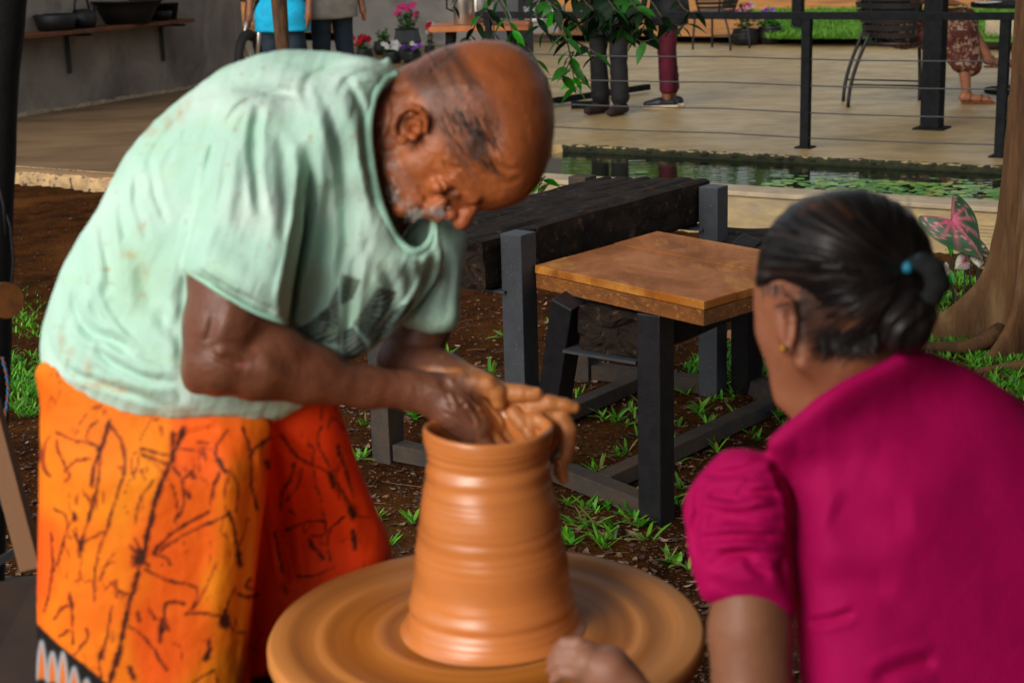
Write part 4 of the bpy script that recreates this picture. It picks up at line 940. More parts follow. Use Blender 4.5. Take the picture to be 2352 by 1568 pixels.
# ================================================================== WHEEL AND POT
m_wet = material('wet_clay', (0.64, 0.215, 0.055), (0.50, 0.160, 0.038), scale=5, rough=0.28, bump=0.0012, bscale=12, spec=0.7, coat=0.35, stretch=(0.15, 0.15, 5), rvar=0.08, raw=True)
def wheel_material():
    m = bpy.data.materials.new('clay_smeared_wheel'); m.use_nodes = True; N = m.node_tree.nodes; L = m.node_tree.links; b = N['Principled BSDF']
    tc = N.new('ShaderNodeTexCoord'); sx = N.new('ShaderNodeSeparateXYZ'); L.new(tc.outputs['Object'], sx.inputs[0])
    ln = N.new('ShaderNodeVectorMath'); ln.operation = 'LENGTH'; cm = N.new('ShaderNodeCombineXYZ'); L.new(sx.outputs[0], cm.inputs[0]); L.new(sx.outputs[1], cm.inputs[1]); L.new(cm.outputs[0], ln.inputs[0])
    c2 = N.new('ShaderNodeCombineXYZ'); mu = N.new('ShaderNodeMath'); mu.operation = 'MULTIPLY'; mu.inputs[1].default_value = 1.0; L.new(ln.outputs['Value'], mu.inputs[0]); L.new(mu.outputs[0], c2.inputs[0])
    vs = N.new('ShaderNodeVectorMath'); vs.operation = 'SCALE'; vs.inputs['Scale'].default_value = 0.045; L.new(cm.outputs[0], vs.inputs[0])
    ad = N.new('ShaderNodeVectorMath'); ad.operation = 'ADD'; L.new(c2.outputs[0], ad.inputs[0]); L.new(vs.outputs[0], ad.inputs[1])
    n = N.new('ShaderNodeTexNoise'); n.inputs['Scale'].default_value = 27; n.inputs['Detail'].default_value = 4; L.new(ad.outputs[0], n.inputs['Vector'])
    cr = N.new('ShaderNodeValToRGB'); L.new(n.outputs['Fac'], cr.inputs[0]); e = cr.color_ramp.elements
    e[0].position = 0.30; e[0].color = (0.20, 0.055, 0.006, 1); e[1].position = 0.72; e[1].color = (0.66, 0.27, 0.07, 1); q = cr.color_ramp.elements.new(0.5); q.color = (0.38, 0.125, 0.017, 1)
    # pale dry rim, darker wet middle
    r2 = N.new('ShaderNodeMapRange'); r2.inputs[1].default_value = 0.19; r2.inputs[2].default_value = 0.275; L.new(ln.outputs['Value'], r2.inputs[0])
    mx = N.new('ShaderNodeMix'); mx.data_type = 'RGBA'; mx.inputs[7].default_value = (0.62, 0.27, 0.08, 1); L.new(cr.outputs[0], mx.inputs[6])
    m5 = N.new('ShaderNodeMath'); m5.operation = 'MULTIPLY'; m5.inputs[1].default_value = 0.6; L.new(r2.outputs[0], m5.inputs[0]); L.new(m5.outputs[0], mx.inputs[0])
    L.new(mx.outputs[2], b.inputs['Base Color']); b.inputs['Roughness'].default_value = 0.5; b.inputs['Specular IOR Level'].default_value = 0.12
    bp = N.new('ShaderNodeBump'); bp.inputs['Distance'].default_value = 0.003; L.new(n.outputs['Fac'], bp.inputs['Height']); L.new(bp.outputs[0], b.inputs['Normal'])
    return m
WC = at(1117, 1440, DM); PC = at(1132, 1438, DM)
R_W = 500 / SM
wheel = thing('pottery_turntable', 'large round potter\'s wheel smeared with wet orange clay under the tall pot', 'potter\'s wheel', (WC[0], WC[1], 0))
def lathe_obj(name, prof, mat, parent, n, centre, wob=None):
    V = []; 
    for i, (r, z) in enumerate(prof):
        for k in range(n):
            a = 2 * PI * k / n; rr = r; zz = z
            if wob: rr, zz = wob(r, z, a)
            V.append((rr * math.cos(a), rr * math.sin(a), zz))
    N_ = len(prof); I = np.arange(N_ * n).reshape(N_, n); J = np.roll(I, -1, axis=1)
    Fq = np.stack([I[:-1].ravel(), J[:-1].ravel(), J[1:].ravel(), I[1:].ravel()], 1)
    me = mesh_np(name, np.array(V), Fq, True); me.materials.append(mat)
    o = bpy.data.objects.new(name, me); COL.objects.link(o); 
    if parent is not None: o.parent = parent; o.location = Vector(centre) - parent.location
    else: o.location = centre
    return o
pr = [(0.001, -0.03), (R_W - 0.02, -0.03), (R_W - 0.004, -0.027), (R_W, -0.018), (R_W, -0.006), (R_W - 0.004, 0.001)]
for i in range(60):
    t = i / 59.0; r = R_W - 0.006 - (R_W - 0.012) * t
    z = 0.0007 * math.sin(r * 190) * (0.3 + 0.7 * math.sin(r * 37) ** 2) + 0.0016 * math.sin(r * 95 + 1) + (-0.004 * math.exp(-((r - 0.2) / 0.03) ** 2)) + 0.003 * math.exp(-((r - 0.255) / 0.012) ** 2)
    pr.append((max(r, 0.001), z))
lathe_obj('wheel_head', pr, wheel_material(), wheel, 128, WC)
b = MB(); b.lathe([(0.09, 0), (0.09, 0.02), (0.03, 0.04), (0.03, WC[2] - 0.06), (0.12, WC[2] - 0.035)], 20, c=(WC[0], WC[1], 0)); b.obj('axle', m_steel, wheel, smooth=False)
b = MB()
for k in range(4):
    a = PI / 4 + k * PI / 2; b.bar((WC[0] + 0.03 * math.cos(a), WC[1] + 0.03 * math.sin(a), 0.06), (WC[0] + 0.26 * math.cos(a), WC[1] + 0.26 * math.sin(a), 0.02), 0.05, 0.04)
b.obj('foot', m_steel, wheel)
# pot: outer profile measured from the photograph
sc = 1.0 / (SM * math.cos(PITCH + math.radians(6.5)))
outer = [(1436, 212), (1424, 201), (1405, 193), (1380, 187), (1350, 180), (1310, 174.5), (1270, 170.5), (1230, 166.5), (1190, 160.5), (1150, 153.5), (1120, 147), (1095, 140.5), (1070, 136), (1050, 134), (1030, 134.5), (1012, 137.5), (1000, 139)]
op = spline([(v, h) for v, h in outer], 7, closed=False)
prof = []
for v, h in op:
    z = (1438 - v) * sc; r = h / SM
    r += 0.0006 * math.sin(z * 250 + 3 * math.sin(z * 37) + 1) * (0.5 + 0.5 * math.sin(z * 61)) + 0.0006 * math.sin(z * 131 + 2 * math.sin(z * 23)) + 0.0006 * math.sin(z * 620 + 5 * math.sin(z * 71)) * math.sin(z * 47); prof.append((r, z))
zt = prof[-1][1]; rt = prof[-1][0]
prof += [(rt + 0.0004, zt + 0.003), (rt - 0.001, zt + 0.0065), (rt - 0.004, zt + 0.0075), (rt - 0.007, zt + 0.005), (rt - 0.009, zt - 0.005), (rt - 0.010, zt - 0.03), (rt - 0.006, zt - 0.09), (rt - 0.002, zt - 0.16), (rt - 0.03, zt - 0.2), (0.001, zt - 0.205)]
def wob(r, z, a):
    k = max(0, min(1, (z - zt + 0.06) / 0.06)); inner = 1
    # the finger hooked over pulls the rim outwards at the right
    d = math.exp(-((((a - 0.15 + PI) % (2 * PI)) - PI) / 0.42) ** 2)
    lean = 0.0015 * math.sin(z * 55)
    return r + 0.0055 * k * d + 0.0012 * math.sin(a * 2 + z * 30) + 0.0006 * math.sin(a * 5 + z * 90), z - 0.004 * k * d + 0.0022 * k * math.sin(a * 2 + 0.6)
pot = lathe_obj('clay_pot', prof, m_wet, None, 112, PC, wob)
tag(pot, 'tall wet orange clay pot being thrown on the wheel', 'clay pot')
# ================================================================== BEAM TABLE, SAWHORSE STOOL AND BOARD
m_frame = material('black_frame_steel', (0.030, 0.033, 0.038), (0.040, 0.044, 0.05), scale=20, rough=0.55, bump=0.0006, spec=0.45, c3=(0.16, 0.085, 0.045), s3=130, t3=(0.62, 0.68))
m_frame2 = material('dusty_frame_steel', (0.028, 0.029, 0.031), (0.060, 0.046, 0.034), scale=9, rough=0.85, bump=0.001, spec=.2, c3=(0.11, 0.06, 0.032), s3=170, t3=(0.55, 0.70))
m_frame3 = material('glossy_black_steel', (0.008, 0.008, 0.009), (0.014, 0.014, 0.016), scale=20, rough=0.35, bump=0.0008, spec=0.5, c3=(0.13, 0.07, 0.04), s3=150, t3=(0.66, 0.72))
m_char = material('charred_timber', (0.007, 0.006, 0.0055), (0.022, 0.015, 0.011), scale=9, rough=0.8, bump=0.016, bscale=24, spec=0.15, c3=(0.10, 0.06, 0.04), s3=26, t3=(0.58, 0.74), detail=9)
m_board = material('clay_stained_board', (0.32, 0.115, 0.027), (0.17, 0.062, 0.013), scale=4, rough=0.62, bump=0.003, bscale=38, stretch=(1.6, 0.8, 1), c3=(0.47, 0.235, 0.09), s3=2.6, t3=(0.50, 0.66), rvar=0.15, dist=0.8)
m_board_edge = material('clay_stained_board_edge', (0.20, 0.082, 0.032), (0.10, 0.04, 0.018), scale=12, rough=0.85, bump=0.003, bscale=45, stretch=(1, 1, 2), c3=(0.30, 0.17, 0.075), s3=60, t3=(0.55, 0.72))
def V3(x, y, z): return np.array([x, y, z], float)
def beam(name, c0, c1, hw, z0, z1, mat, parent, nl=60, nc=7, seed=0, rough=0.006, ends=0.012, groove=None):
    """rough-sawn or charred timber from c0 to c1, half width hw, real cracks and worn edges"""
    c0 = np.array([*c0[:2], 0.0]); c1 = np.array([*c1[:2], 0.0]); L = np.linalg.norm(c1 - c0); d = (c1 - c0) / L; s = np.array([-d[1], d[0], 0])
    ring = []
    for k in range(nc): ring.append((-1 + 2 * k / (nc - 1), 1))
    for k in range(1, nc): ring.append((1, 1 - 2 * k / (nc - 1)))
    for k in range(1, nc): ring.append((1 - 2 * k / (nc - 1), -1))
    for k in range(1, nc - 1): ring.append((-1, -1 + 2 * k / (nc - 1)))
    nr = len(ring); V = []; hz = (z1 - z0) / 2; zc = (z0 + z1) / 2
    for i in range(nl + 1):
        t = i / nl
        for (x, y) in ring:
            rr = 1.0
            if abs(x) > .99 and abs(y) > .99: rr = 0.955
            V.append((t * L, x * hw * rr, y * hz * rr))
    # end caps as grids
    V = np.array(V); n = len(V); capv = []
    P = V.copy(); nz = vnoise(np.c_[P[:, 0] * 0.18, P[:, 1], P[:, 2]], 0.035, 200 + seed, 3); nb = vnoise(P, 0.22, 220 + seed, 2)
    cen = np.c_[P[:, 0] * 0, P[:, 1] / hw, P[:, 2] / hz]; dirn = cen / (np.linalg.norm(cen, axis=1)[:, None] + 1e-6)
    P = P + dirn * (nz * rough + nb * rough * 0.8)[:, None]
    if groove:
        for (gx, gw, gd) in groove:
            m = (V[:, 2] > hz * 0.8); P[:, 2] -= m * gd * np.exp(-((V[:, 1] - gx * hw - 0.01 * np.sin(V[:, 0] * 7)) / gw) ** 2)
    for e, tt in ((0, 0), (nl, 1)):
        sl = slice(e * nr, e * nr + nr); P[sl, 0] += ends * vnoise(np.c_[V[sl, 1], V[sl, 2]], 0.025, 240 + seed, 2) * (1 if tt else -1)
    Fl = []
    for i in range(nl):
        for k in range(nr): Fl.append((i * nr + k, (i + 1) * nr + k, (i + 1) * nr + (k + 1) % nr, i * nr + (k + 1) % nr))
    W_ = np.array([c0 + d * p[0] + s * p[1] + np.array([0, 0, zc + p[2]]) for p in P]); Vw = list(map(tuple, W_)); 
    b = MB(); b.v = Vw; b.f = Fl
    # ends: inset rings down to the centre
    for e, x in ((0, 0.0), (nl, L)):
        base = [e * nr + k for k in range(nr)]; prev = base
        for q in (0.75, 0.5, 0.25):
            new = []
            for k in range(nr):
                x_, y_ = ring[k]; p = np.array([x, x_ * hw * q, y_ * hz * q]); o_ = float(vnoise(np.array([[p[1], p[2], x * 3]]), 0.02, 250 + seed, 2)[0]) * ends * 1.3
                p[0] += o_; new.append(len(b.v)); b.v.append(tuple(c0 + d * p[0] + s * p[1] + np.array([0, 0, zc + p[2]])))
            for k in range(nr):
                f = (prev[k], prev[(k + 1) % nr], new[(k + 1) % nr], new[k]); b.f.append(f if e == 0 else f[::-1])
            prev = new
        b.f.append(tuple(prev) if e == 0 else tuple(prev[::-1]))
    o = b.obj(name, mat, parent, smooth=False)
    return o
def post(parent, x, y, ztop, w, mat, name='leg', rz=0.0, zb=-0.05):
    b = MB(); b.box((x, y, (ztop + zb) / 2), (w, w, ztop - zb), rz=rz); return b.obj(name, mat, parent, bevel=0.003)
def low_table():
    NR = gr(1205, 1112); NL = gr(893, 1050); FR = gr(1637, 905); FL_ = gr(1345, 866)
    t = thing('low_table', 'low table of thick charred black beams held between grey steel posts', 'table', ((NR + FR + NL + FL_) / 4)[:2].tolist() + [0])
    rz = math.atan2(FR[1] - NR[1], FR[0] - NR[0])
    w = 0.075
    post(t, NR[0], NR[1], 0.775, w, m_frame, rz=rz); post(t, FR[0], FR[1], 0.752, w, m_frame, rz=rz); post(t, FL_[0], FL_[1], 0.76, w, m_frame2, rz=rz); post(t, NL[0], NL[1], 0.765, w, m_frame2, rz=rz)
    for a, b_ in ((NL, NR), (FL_, FR)):
        m = MB(); d = (b_ - a) / np.linalg.norm(b_ - a); m.bar(a + d * 0.04 + V3(0, 0, 0.03), b_ - d * 0.04 + V3(0, 0, 0.03), 0.06, 0.055); m.obj('foot_rail', m_frame2, t, bevel=0.003)
        m = MB(); m.bar(a + d * 0.02 + V3(0, 0, 0.603), b_ - d * 0.02 + V3(0, 0, 0.603), 0.10, 0.008); m.obj('support_plate', m_frame, t)
    m = MB(); A = (NL + NR) / 2; B_ = (FL_ + FR) / 2; d = (B_ - A) / np.linalg.norm(B_ - A); m.bar(A + d * .035 + V3(0, 0, 0.031), B_ - d * .035 + V3(0, 0, 0.031), 0.058, 0.05); m.obj('stretcher', m_frame2, t, bevel=0.003)
    # two charred beams between the posts, reaching beyond the near frame
    d = (FR - NR) / np.linalg.norm(FR - NR); s = np.array([-d[1], d[0], 0])
    wid = abs(float(np.dot(NL - NR, s))) - w - 0.02
    e0, e1 = -0.10, float(np.dot(FR - NR, d)) + 0.06
    half = wid / 2 / 3 - 0.0015
    for k in range(3):
        off = w / 2 + 0.012 + half + k * (2 * half + 0.003)
        c0 = NR + d * (e0 + 0.02 * (k % 2)) + s * off; c1 = NR + d * (e1 - 0.015 * k) + s * off
        beam('beam', c0, c1, half, 0.612, 0.762 - 0.004 * k, m_char, t, nl=70, nc=8, seed=k, rough=0.008, ends=0.022, groove=[(random.uniform(-.5, .5), 0.006, 0.012)])
    return t
low_table()
def stool(name, label, pR, pLfoot, pFR, pFL, pr=None):
    t = thing(name, label, 'stool', ((pR + pLfoot + pFR + pFL) / 4)[:2].tolist() + [0]); rz = math.atan2(pFR[1] - pR[1], pFR[0] - pR[0])
    d = (pFR - pR) / np.linalg.norm(pFR - pR); s = np.array([-d[1], d[0], 0])
    w = 0.075; zt = 0.605
    for (R_, L_) in ((pR, pLfoot), (pFR, pFL)):
        b = MB(); b.bar(R_ + V3(0, 0, -0.04), R_ + s * 0.0 + V3(0, 0, zt), w, w, up=d); b.obj('leg', m_frame3, t, bevel=0.004)
        tp = R_ + s * 0.29 + V3(0, 0, zt); b = MB(); b.bar(L_ + V3(0, 0, -0.04), tp, w, w, up=d); b.obj('leg', m_frame3, t, bevel=0.004)
        b = MB(); q = (L_ - R_) / np.linalg.norm(L_ - R_); b.bar(R_ + q * 0.04 + V3(0, 0, 0.03), L_ - q * 0.04 + V3(0, 0, 0.03), 0.06, 0.055); b.obj('foot_rail', m_frame2, t, bevel=0.003)
        b = MB(); b.bar(R_ + s * 0.04 + V3(0, 0, 0.462), R_ + s * 0.29 + V3(0, 0, 0.462), 0.08, 0.008); b.obj('support_plate', m_frame, t)
    A = (pR + pLfoot) / 2; B_ = (pFR + pFL) / 2; q = (B_ - A) / np.linalg.norm(B_ - A); b = MB(); b.bar(A + q * .035 + V3(0, 0, 0.031), B_ - q * .035 + V3(0, 0, 0.031), 0.058, 0.05); b.obj('stretcher', m_frame2, t, bevel=0.003)
    c0 = pR + s * 0.146 - d * 0.015; c1 = pFR + s * 0.146 + d * 0.05
    beam('seat_beam', c0, c1, 0.104, 0.467, 0.598, m_char, t, nl=60, nc=8, seed=9, rough=0.006, ends=0.016, groove=[(0.5, 0.006, 0.02)])
    return t
sR = gr(1508, 1193); sL = gr(1243, 1086); sFR = sR + (gr(1775, 935) - gr(1400, 1120)); sFL = gr(1712, 893)
stool('sawhorse_stool', 'black steel sawhorse stool with a charred seat beam carrying the clay-stained board', sR, sL, sFR, sFL)
def board():
    zt = 0.678; th = 0.068
    A = gr(1228, 609, zt); B_ = gr(1510, 531, zt); C_ = gr(1617, 692, zt); D_ = B_ + (C_ - A)
    # settle the far corners so the edges run as in the photograph
    D_ = gr(1920, 604, zt)
    t = thing('board', 'square clay-stained wooden batting board lying on the sawhorse stool', 'board', ((A + B_ + C_ + D_) / 4).tolist())
    fr = [0, 0.235, 0.62, 1.0]; g = 0.0022
    for k in range(3):
        q0, q1 = fr[k], fr[k + 1]; a = A + (B_ - A) * q0; b_ = A + (B_ - A) * q1; c = C_ + (D_ - C_) * q0; d = C_ + (D_ - C_) * q1
        n = (b_ - a) / np.linalg.norm(b_ - a)
        if k > 0: a = a + n * g; c = c + n * g
        dz = V3(0, 0, [0, -0.0012, 0.0008][k])
        top = [a + dz, c + dz, d + dz, b_ + dz]; mid = [p - V3(0, 0, 0.024) for p in top]
        m = MB(); m.hexa(mid + top); m.obj('plank', m_board, t, bevel=0.0025)
    low = [A, C_, D_, B_]; cen = (A + B_ + C_ + D_) / 4
    lo = [p + (cen - p) * 0.006 - V3(0, 0, 0.0265) for p in low]; lo2 = [p - V3(0, 0, th - 0.0265) for p in lo]
    for i, (p, q) in enumerate(((0, 1), (1, 2), (2, 3), (3, 0))):
        m = MB(); inn = [lo[p] + (cen - lo[p]) * 0.07, lo[q] + (cen - lo[q]) * 0.07]; h = V3(0, 0, th - 0.0265)
        m.hexa([lo[p] - h, lo[q] - h, inn[1] - h, inn[0] - h, lo[p], lo[q], inn[1], inn[0]]); m.obj('edge_batten', m_board_edge, t, bevel=0.002)
    m = MB()
    for k, f in enumerate((0.3, 0.42, 0.55, 0.68, 0.8)):
        p = B_ + (D_ - B_) * f + (C_ - D_) * 0.07 * (1 + 0.3 * (k % 2)); m.lathe([(0.006, 0.0), (0.004, 0.0012), (0.0005, 0.0012)], 8, c=p - V3(0, 0, 0.0002))
    m.obj('nail_hole', material('dark_hole', (0.02, 0.012, 0.008), rough=0.9), t)
board()
# another beam table's end, behind the woman
def far_table():
    p = gr(1700, 600, 0.0) ; c = gr(1735, 575, 0.55)
    t = thing('low_table', 'second charred low table, mostly hidden behind the woman\'s head', 'table', (c[0] + 0.4, c[1] + 0.2, 0))
    d = np.array([0.76, 0.65, 0]); c0 = gr(1678, 562, 0.56) + V3(0, 0.12, 0); c1 = c0 + V3(0.52, -0.10, 0)
    for k in range(2): beam('beam', c0 + V3(0, 0.16 * k, 0), c1 + V3(0, 0.16 * k, 0), 0.075, 0.43, 0.56, m_char, t, nl=40, nc=7, seed=20 + k, rough=0.009, ends=0.02)
    for (x, y) in ((c0[0] + .1, c0[1]), (c1[0] - .1, c1[1]), (c0[0] + .1, c0[1] + .16), (c1[0] - .1, c1[1] + .16)): post(t, x, y, 0.43, 0.06, m_frame3)
far_table()
# ================================================================== THE WOMAN
DW = 1.75; SW = FOC / DW
def zw(x, y): return (1550.4 + x * 0.3662, 402 + y * 0.3662)
def zb(x, y): return (1493 + x * 0.3776, 976.2 + y * 0.3776)
m_wskin = material('woman_skin', (1, 1, 1), (0.82, 0.78, 0.76), scale=24, rough=0.48, bump=0.001, bscale=90, attr=True, sss=0.08, spec=0.45)
m_hair = material('oiled_black_hair', (1, 1, 1), (0.6, 0.6, 0.6), scale=30, rough=0.42, bump=0.0, attr=True, spec=0.35)
m_blouse = material('magenta_jersey', (1, 1, 1), (0.86, 0.8, 0.86), scale=5, rough=0.75, bump=0.0008, bscale=200, attr=True, spec=0.2, sheen=0.2)
pw_ = at(2050, 1200, 1.95)
woman = thing('person', 'woman seen from behind in a magenta puff-sleeved blouse, black hair in a bun', 'person', (pw_[0], pw_[1], 0))
def wc_blouse(U, V_):
    ln, _ = line_dist(U, V_, np.array([(1765, 1010), (1799, 976), (1843, 940), (1880, 907), (1935, 874), (2008, 838), (2070, 809), (2136, 806)]))
    return 20 + np.maximum(U - 1900, 0) * 0.30 + (V_ - 1200) * 0.10 - 95 * np.exp(-(ln / 75) ** 2) * np.clip((2200 - U) / 120, 0, 1)
def woman_body():
    C = Clay((1700, 560, -190), (2180, 1060, 230), 5)
    hp = spline([(1745, 600), (1733, 655), (1731, 700), (1735, 765), (1749, 808), (1763, 845), (1770, 885), (1780, 922), (1808, 952), (1850, 985), (1930, 955), (2010, 900), (2060, 840), (2080, 780), (2110, 650), (2080, 560), (1950, 520), (1820, 540)], 5)
    C.relief(hp, [(1740, 760, 50), (1830, 760, 10), (1940, 650, 0), (1800, 930, 40), (1960, 900, 0)], [(1740, 760, 60), (1830, 760, 105), (1950, 640, 118), (1790, 930, 50), (1960, 900, 62), (1960, 830, 92)], 120, k=0, sm=8)
    C.ell((1800, 735, -84), (25, 58, 20), 12)
    C.ell((1804, 738, -96), (15, 58, 12), 6); C.chain([(1810, 808, -98), (1822, 775, -102), (1826, 730, -104), (1818, 694, -104), (1800, 678, -102), (1789, 692, -98)], [9, 8, 8, 8, 8, 7], 5)
    C.ell((1808, 806, -98), (13, 13, 9), 5)
    C.cap((1833, 700, -92), (1836, 800, -92), 6, 6, 10, 's')
    C.cap((1850, 830, -66), (1930, 880, -20), 28, 36, 26)
    def disp(V, N): return V + N * (vnoise(V, 50, 80, 3) * 2.4)[:, None]
    def color(V, N):
        c = np.tile((0.33, 0.125, 0.062), (len(V), 1)) * (1 + 0.15 * vnoise(V, 60, 81, 3)[:, None])
        ear = np.exp(-((V[:, 0] - 1806) / 24) ** 2 - ((V[:, 1] - 745) / 66) ** 2); c = mixc(c, (0.46, 0.15, 0.08), ear * 0.6)
        hk = ss((V[:, 0] - 1900) * 0.2 - (V[:, 1] - 800) + 14 * vnoise(np.c_[V[:, 0] * 0.3, V[:, 1]], 14, 84, 2), -30, 30) * (V[:, 0] > 1835); c = mixc(c, (0.04, 0.025, 0.022), hk * 0.7)
        return np.clip(c, 0.003, 0.9)
    A = sculpt_obj('head', C, DW, None, None, 1, disp, color)
    C = Clay((1220, 1300, -260), (1900, 2000, 260), 6)
    C.chain([(1722, 1330, -60), (1724, 1450, -66), (1730, 1620, -72), (1722, 1790, -80)], [86, 96, 94, 78], 20)
    C.chain([(1720, 1800, -80), (1600, 1720, -40), (1480, 1630, 0), (1440, 1590, 10)], [78, 74, 54, 48], 20)
    C.chain([(1445, 1595, 10), (1400, 1550, 12), (1350, 1528, 12)], [50, 56, 46], 14); C.chain([(1400, 1520, 30), (1440, 1570, 20)], [40, 44], 14)
    for i, (du, dv, ln) in enumerate([(0, 34, 0.85), (-8, 10, 1.0), (-6, -14, 1.05), (4, -36, 0.95)]):
        C.chain([(1360 + du, 1530 + dv, 6 + i * 5), (1325 + du, 1514 + dv, -4 + i * 5), (1292 + du * ln, 1512 + dv, 6 + i * 5), (1272 + du * ln, 1528 + dv, 24 + i * 5)], [19, 17, 15, 12], 4)
    C.chain([(1420, 1600, -30), (1370, 1610, -40), (1330, 1590, -38)], [22, 19, 15], 6)
    # trunk and seated hips inside the clothes, legs to the ground
    B = sculpt_obj('arm', C, DW, None, None, 1, None, lambda V, N: np.clip(mixc(np.tile((0.27, 0.115, 0.06), (len(V), 1)) * (1 + 0.12 * vnoise(V, 60, 82, 3)[:, None]), (0.36, 0.17, 0.11), ss(-V[:, 0], -1480, -1400) * 0.7), 0.003, 0.9))
    C = Clay((1700, 850, -260), (2500, 2900, 1000), 16)
    C.chain([(1960, 920, 10), (2050, 1200, 60), (2080, 1600, 100)], [70, 110, 120], 60)
    for u in (1960, 2180): C.chain([(u, 1650, 150), (u, 2600, 150 + 950 * math.tan(PITCH) + 60)], [85, 55], 20); C.chain([(u - 10, 2640, 450), (u - 30, 2640, 620)], [50, 40], 20)
    Q = sculpt_obj('trunk', C, DW, None, None, 1, None, lambda V, N: np.tile((0.27, 0.115, 0.06), (len(V), 1)))
    V, Fq, c = join_np([A, B, Q])
    return link('body', mesh_np('woman_body', px_world(V, DW), Fq, True, c.astype(np.float32)), m_wskin, woman)
wbody = woman_body()
def woman_hair():
    C = Clay((1700, 400, -240), (2220, 850, 260), 4)
    hp = spline([zw(512, 705), zw(508, 640), zw(514, 560), zw(560, 405), zw(648, 262), zw(780, 160), zw(930, 108), zw(1100, 88), zw(1250, 108), zw(1400, 168), zw(1500, 250), zw(1585, 370), zw(1620, 480), zw(1640, 620), zw(1600, 800), zw(1500, 980), zw(1360, 1062), zw(1230, 1050), zw(1110, 1085), zw(1020, 1050), zw(940, 975), zw(900, 880), zw(840, 810), zw(750, 762), zw(700, 712), zw(640, 695), zw(580, 705)], 4)
    C.relief(hp, [(1760, 600, 20), (1940, 600, 0), (2100, 560, 20), (1960, 760, -20)], [(1760, 620, 120), (1840, 640, 158), (1940, 560, 178), (2100, 600, 140), (1960, 740, 165)], 118, k=0, sm=9)
    ctr = (2106, 632)
    C.ell((2078, 738, -95), (70, 78, 66), 5); C.ell((2112, 712, -60), (42, 56, 50), 8)
    def disp(V, N):
        dx = V[:, 0] - ctr[0]; dy = V[:, 1] - ctr[1]; an = np.arctan2(dy, -dx); r = np.hypot(dx, dy)
        st = vnoise(np.c_[an * 420, r * 0.10], 11, 90, 2); st2 = vnoise(np.c_[an * 420, r * 0.05], 34, 91, 2)
        bun = inpoly(V, [(2030, 670), (2060, 655), (2160, 650), (2165, 740), (2120, 800), (2070, 815), (2030, 790)], 20)
        k = ss(r, 20, 110) * (1 - bun)
        sw = np.sin(((V[:, 0] - 2090) * 0.8 + (V[:, 1] - 730) * 0.45 + 12 * np.sin((V[:, 1] - 730) / 26)) / 6.5)
        V = V + N * ((st * 4.2 + st2 * 4.5) * k + sw * 3.0 * bun)[:, None]
        return V
    def color(V, N):
        dx = V[:, 0] - ctr[0]; dy = V[:, 1] - ctr[1]; an = np.arctan2(dy, -dx); r = np.hypot(dx, dy)
        st = vnoise(np.c_[an * 420, r * 0.06], 8, 95, 2)
        c = mixc(np.tile((0.012, 0.010, 0.010), (len(V), 1)), (0.060, 0.040, 0.034), np.clip(st * 1.4, 0, 1))
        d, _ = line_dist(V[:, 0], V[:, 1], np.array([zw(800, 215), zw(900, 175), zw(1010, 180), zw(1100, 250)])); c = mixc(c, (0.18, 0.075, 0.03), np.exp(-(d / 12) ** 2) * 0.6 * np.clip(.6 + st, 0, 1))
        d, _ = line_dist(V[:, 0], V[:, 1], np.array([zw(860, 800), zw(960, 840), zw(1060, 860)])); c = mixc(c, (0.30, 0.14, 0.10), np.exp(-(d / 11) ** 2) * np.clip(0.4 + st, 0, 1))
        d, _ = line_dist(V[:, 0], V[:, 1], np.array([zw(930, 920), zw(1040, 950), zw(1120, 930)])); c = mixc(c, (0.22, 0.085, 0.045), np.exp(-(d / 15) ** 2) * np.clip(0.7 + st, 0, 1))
        return c
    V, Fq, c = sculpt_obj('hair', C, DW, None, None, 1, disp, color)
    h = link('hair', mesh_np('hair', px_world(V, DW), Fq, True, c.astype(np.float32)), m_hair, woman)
    # black towelling band round the bun, with a blue fleck
    C = Clay((2050, 560, -190), (2200, 740, 120), 3.2)
    band = [(2096, 606, -100), (2122, 604, -118), (2146, 620, -122), (2154, 650, -116), (2142, 680, -104), (2120, 690, -100)]
    C.chain(band, [17, 24, 28, 28, 24, 18], 6)
    V, Fq, c = sculpt_obj('b', C, DW, None, None, 1, lambda V, N: V + N * (np.sin(V[:, 0] * 0.9) * np.sin(V[:, 1] * 0.9) * 1.2)[:, None], lambda V, N: mixc(np.tile((0.012, 0.013, 0.014), (len(V), 1)), (0.05, 0.18, 0.24), np.maximum(np.exp(-((V[:, 0] - 2090) / 8) ** 2 - ((V[:, 1] - 617) / 12) ** 2), 0.5 * np.exp(-((V[:, 0] - 2104) / 8) ** 2 - ((V[:, 1] - 585) / 6) ** 2))))
    link('hair_band', mesh_np('band', px_world(V, DW), Fq, True, c.astype(np.float32)), material('towelling_band', (1, 1, 1), rough=0.9, attr=True), h)
    b = MB(); p = at(2084, 615, DW - 128 / SW); b.lathe([(0.0005, -0.006), (0.005, -0.004), (0.006, 0.001), (0.003, 0.006), (0.0005, 0.007)], 9, c=p); b.obj('blue_bead', material('blue_plastic', (0.06, 0.22, 0.32), rough=0.4), h, smooth=True)
    # loose hairs at nape, temple and parting
    b = MB(); random.seed(4)
    for _ in range(700):
        k = random.random()
        if k < .45: s = np.array(zw(random.uniform(900, 1250), random.uniform(960, 1060))); e = s + np.array([random.uniform(-40, 30), random.uniform(15, 52)])
        elif k < .47: s = np.array(zw(random.uniform(530, 680), random.uniform(680, 700))); e = s + np.array([random.uniform(-8, 8), random.uniform(12, 40)])
        else:
            a = random.uniform(-0.9, 1.5); r0 = random.uniform(150, 340); s = np.array(ctr) + r0 * np.array([-math.cos(a), -math.sin(a)]); e = s + (np.array(ctr) - s) * random.uniform(0.15, 0.3) + np.array([0, random.uniform(-6, 6)])
            if s[0] < 1745 or s[1] < 455: continue
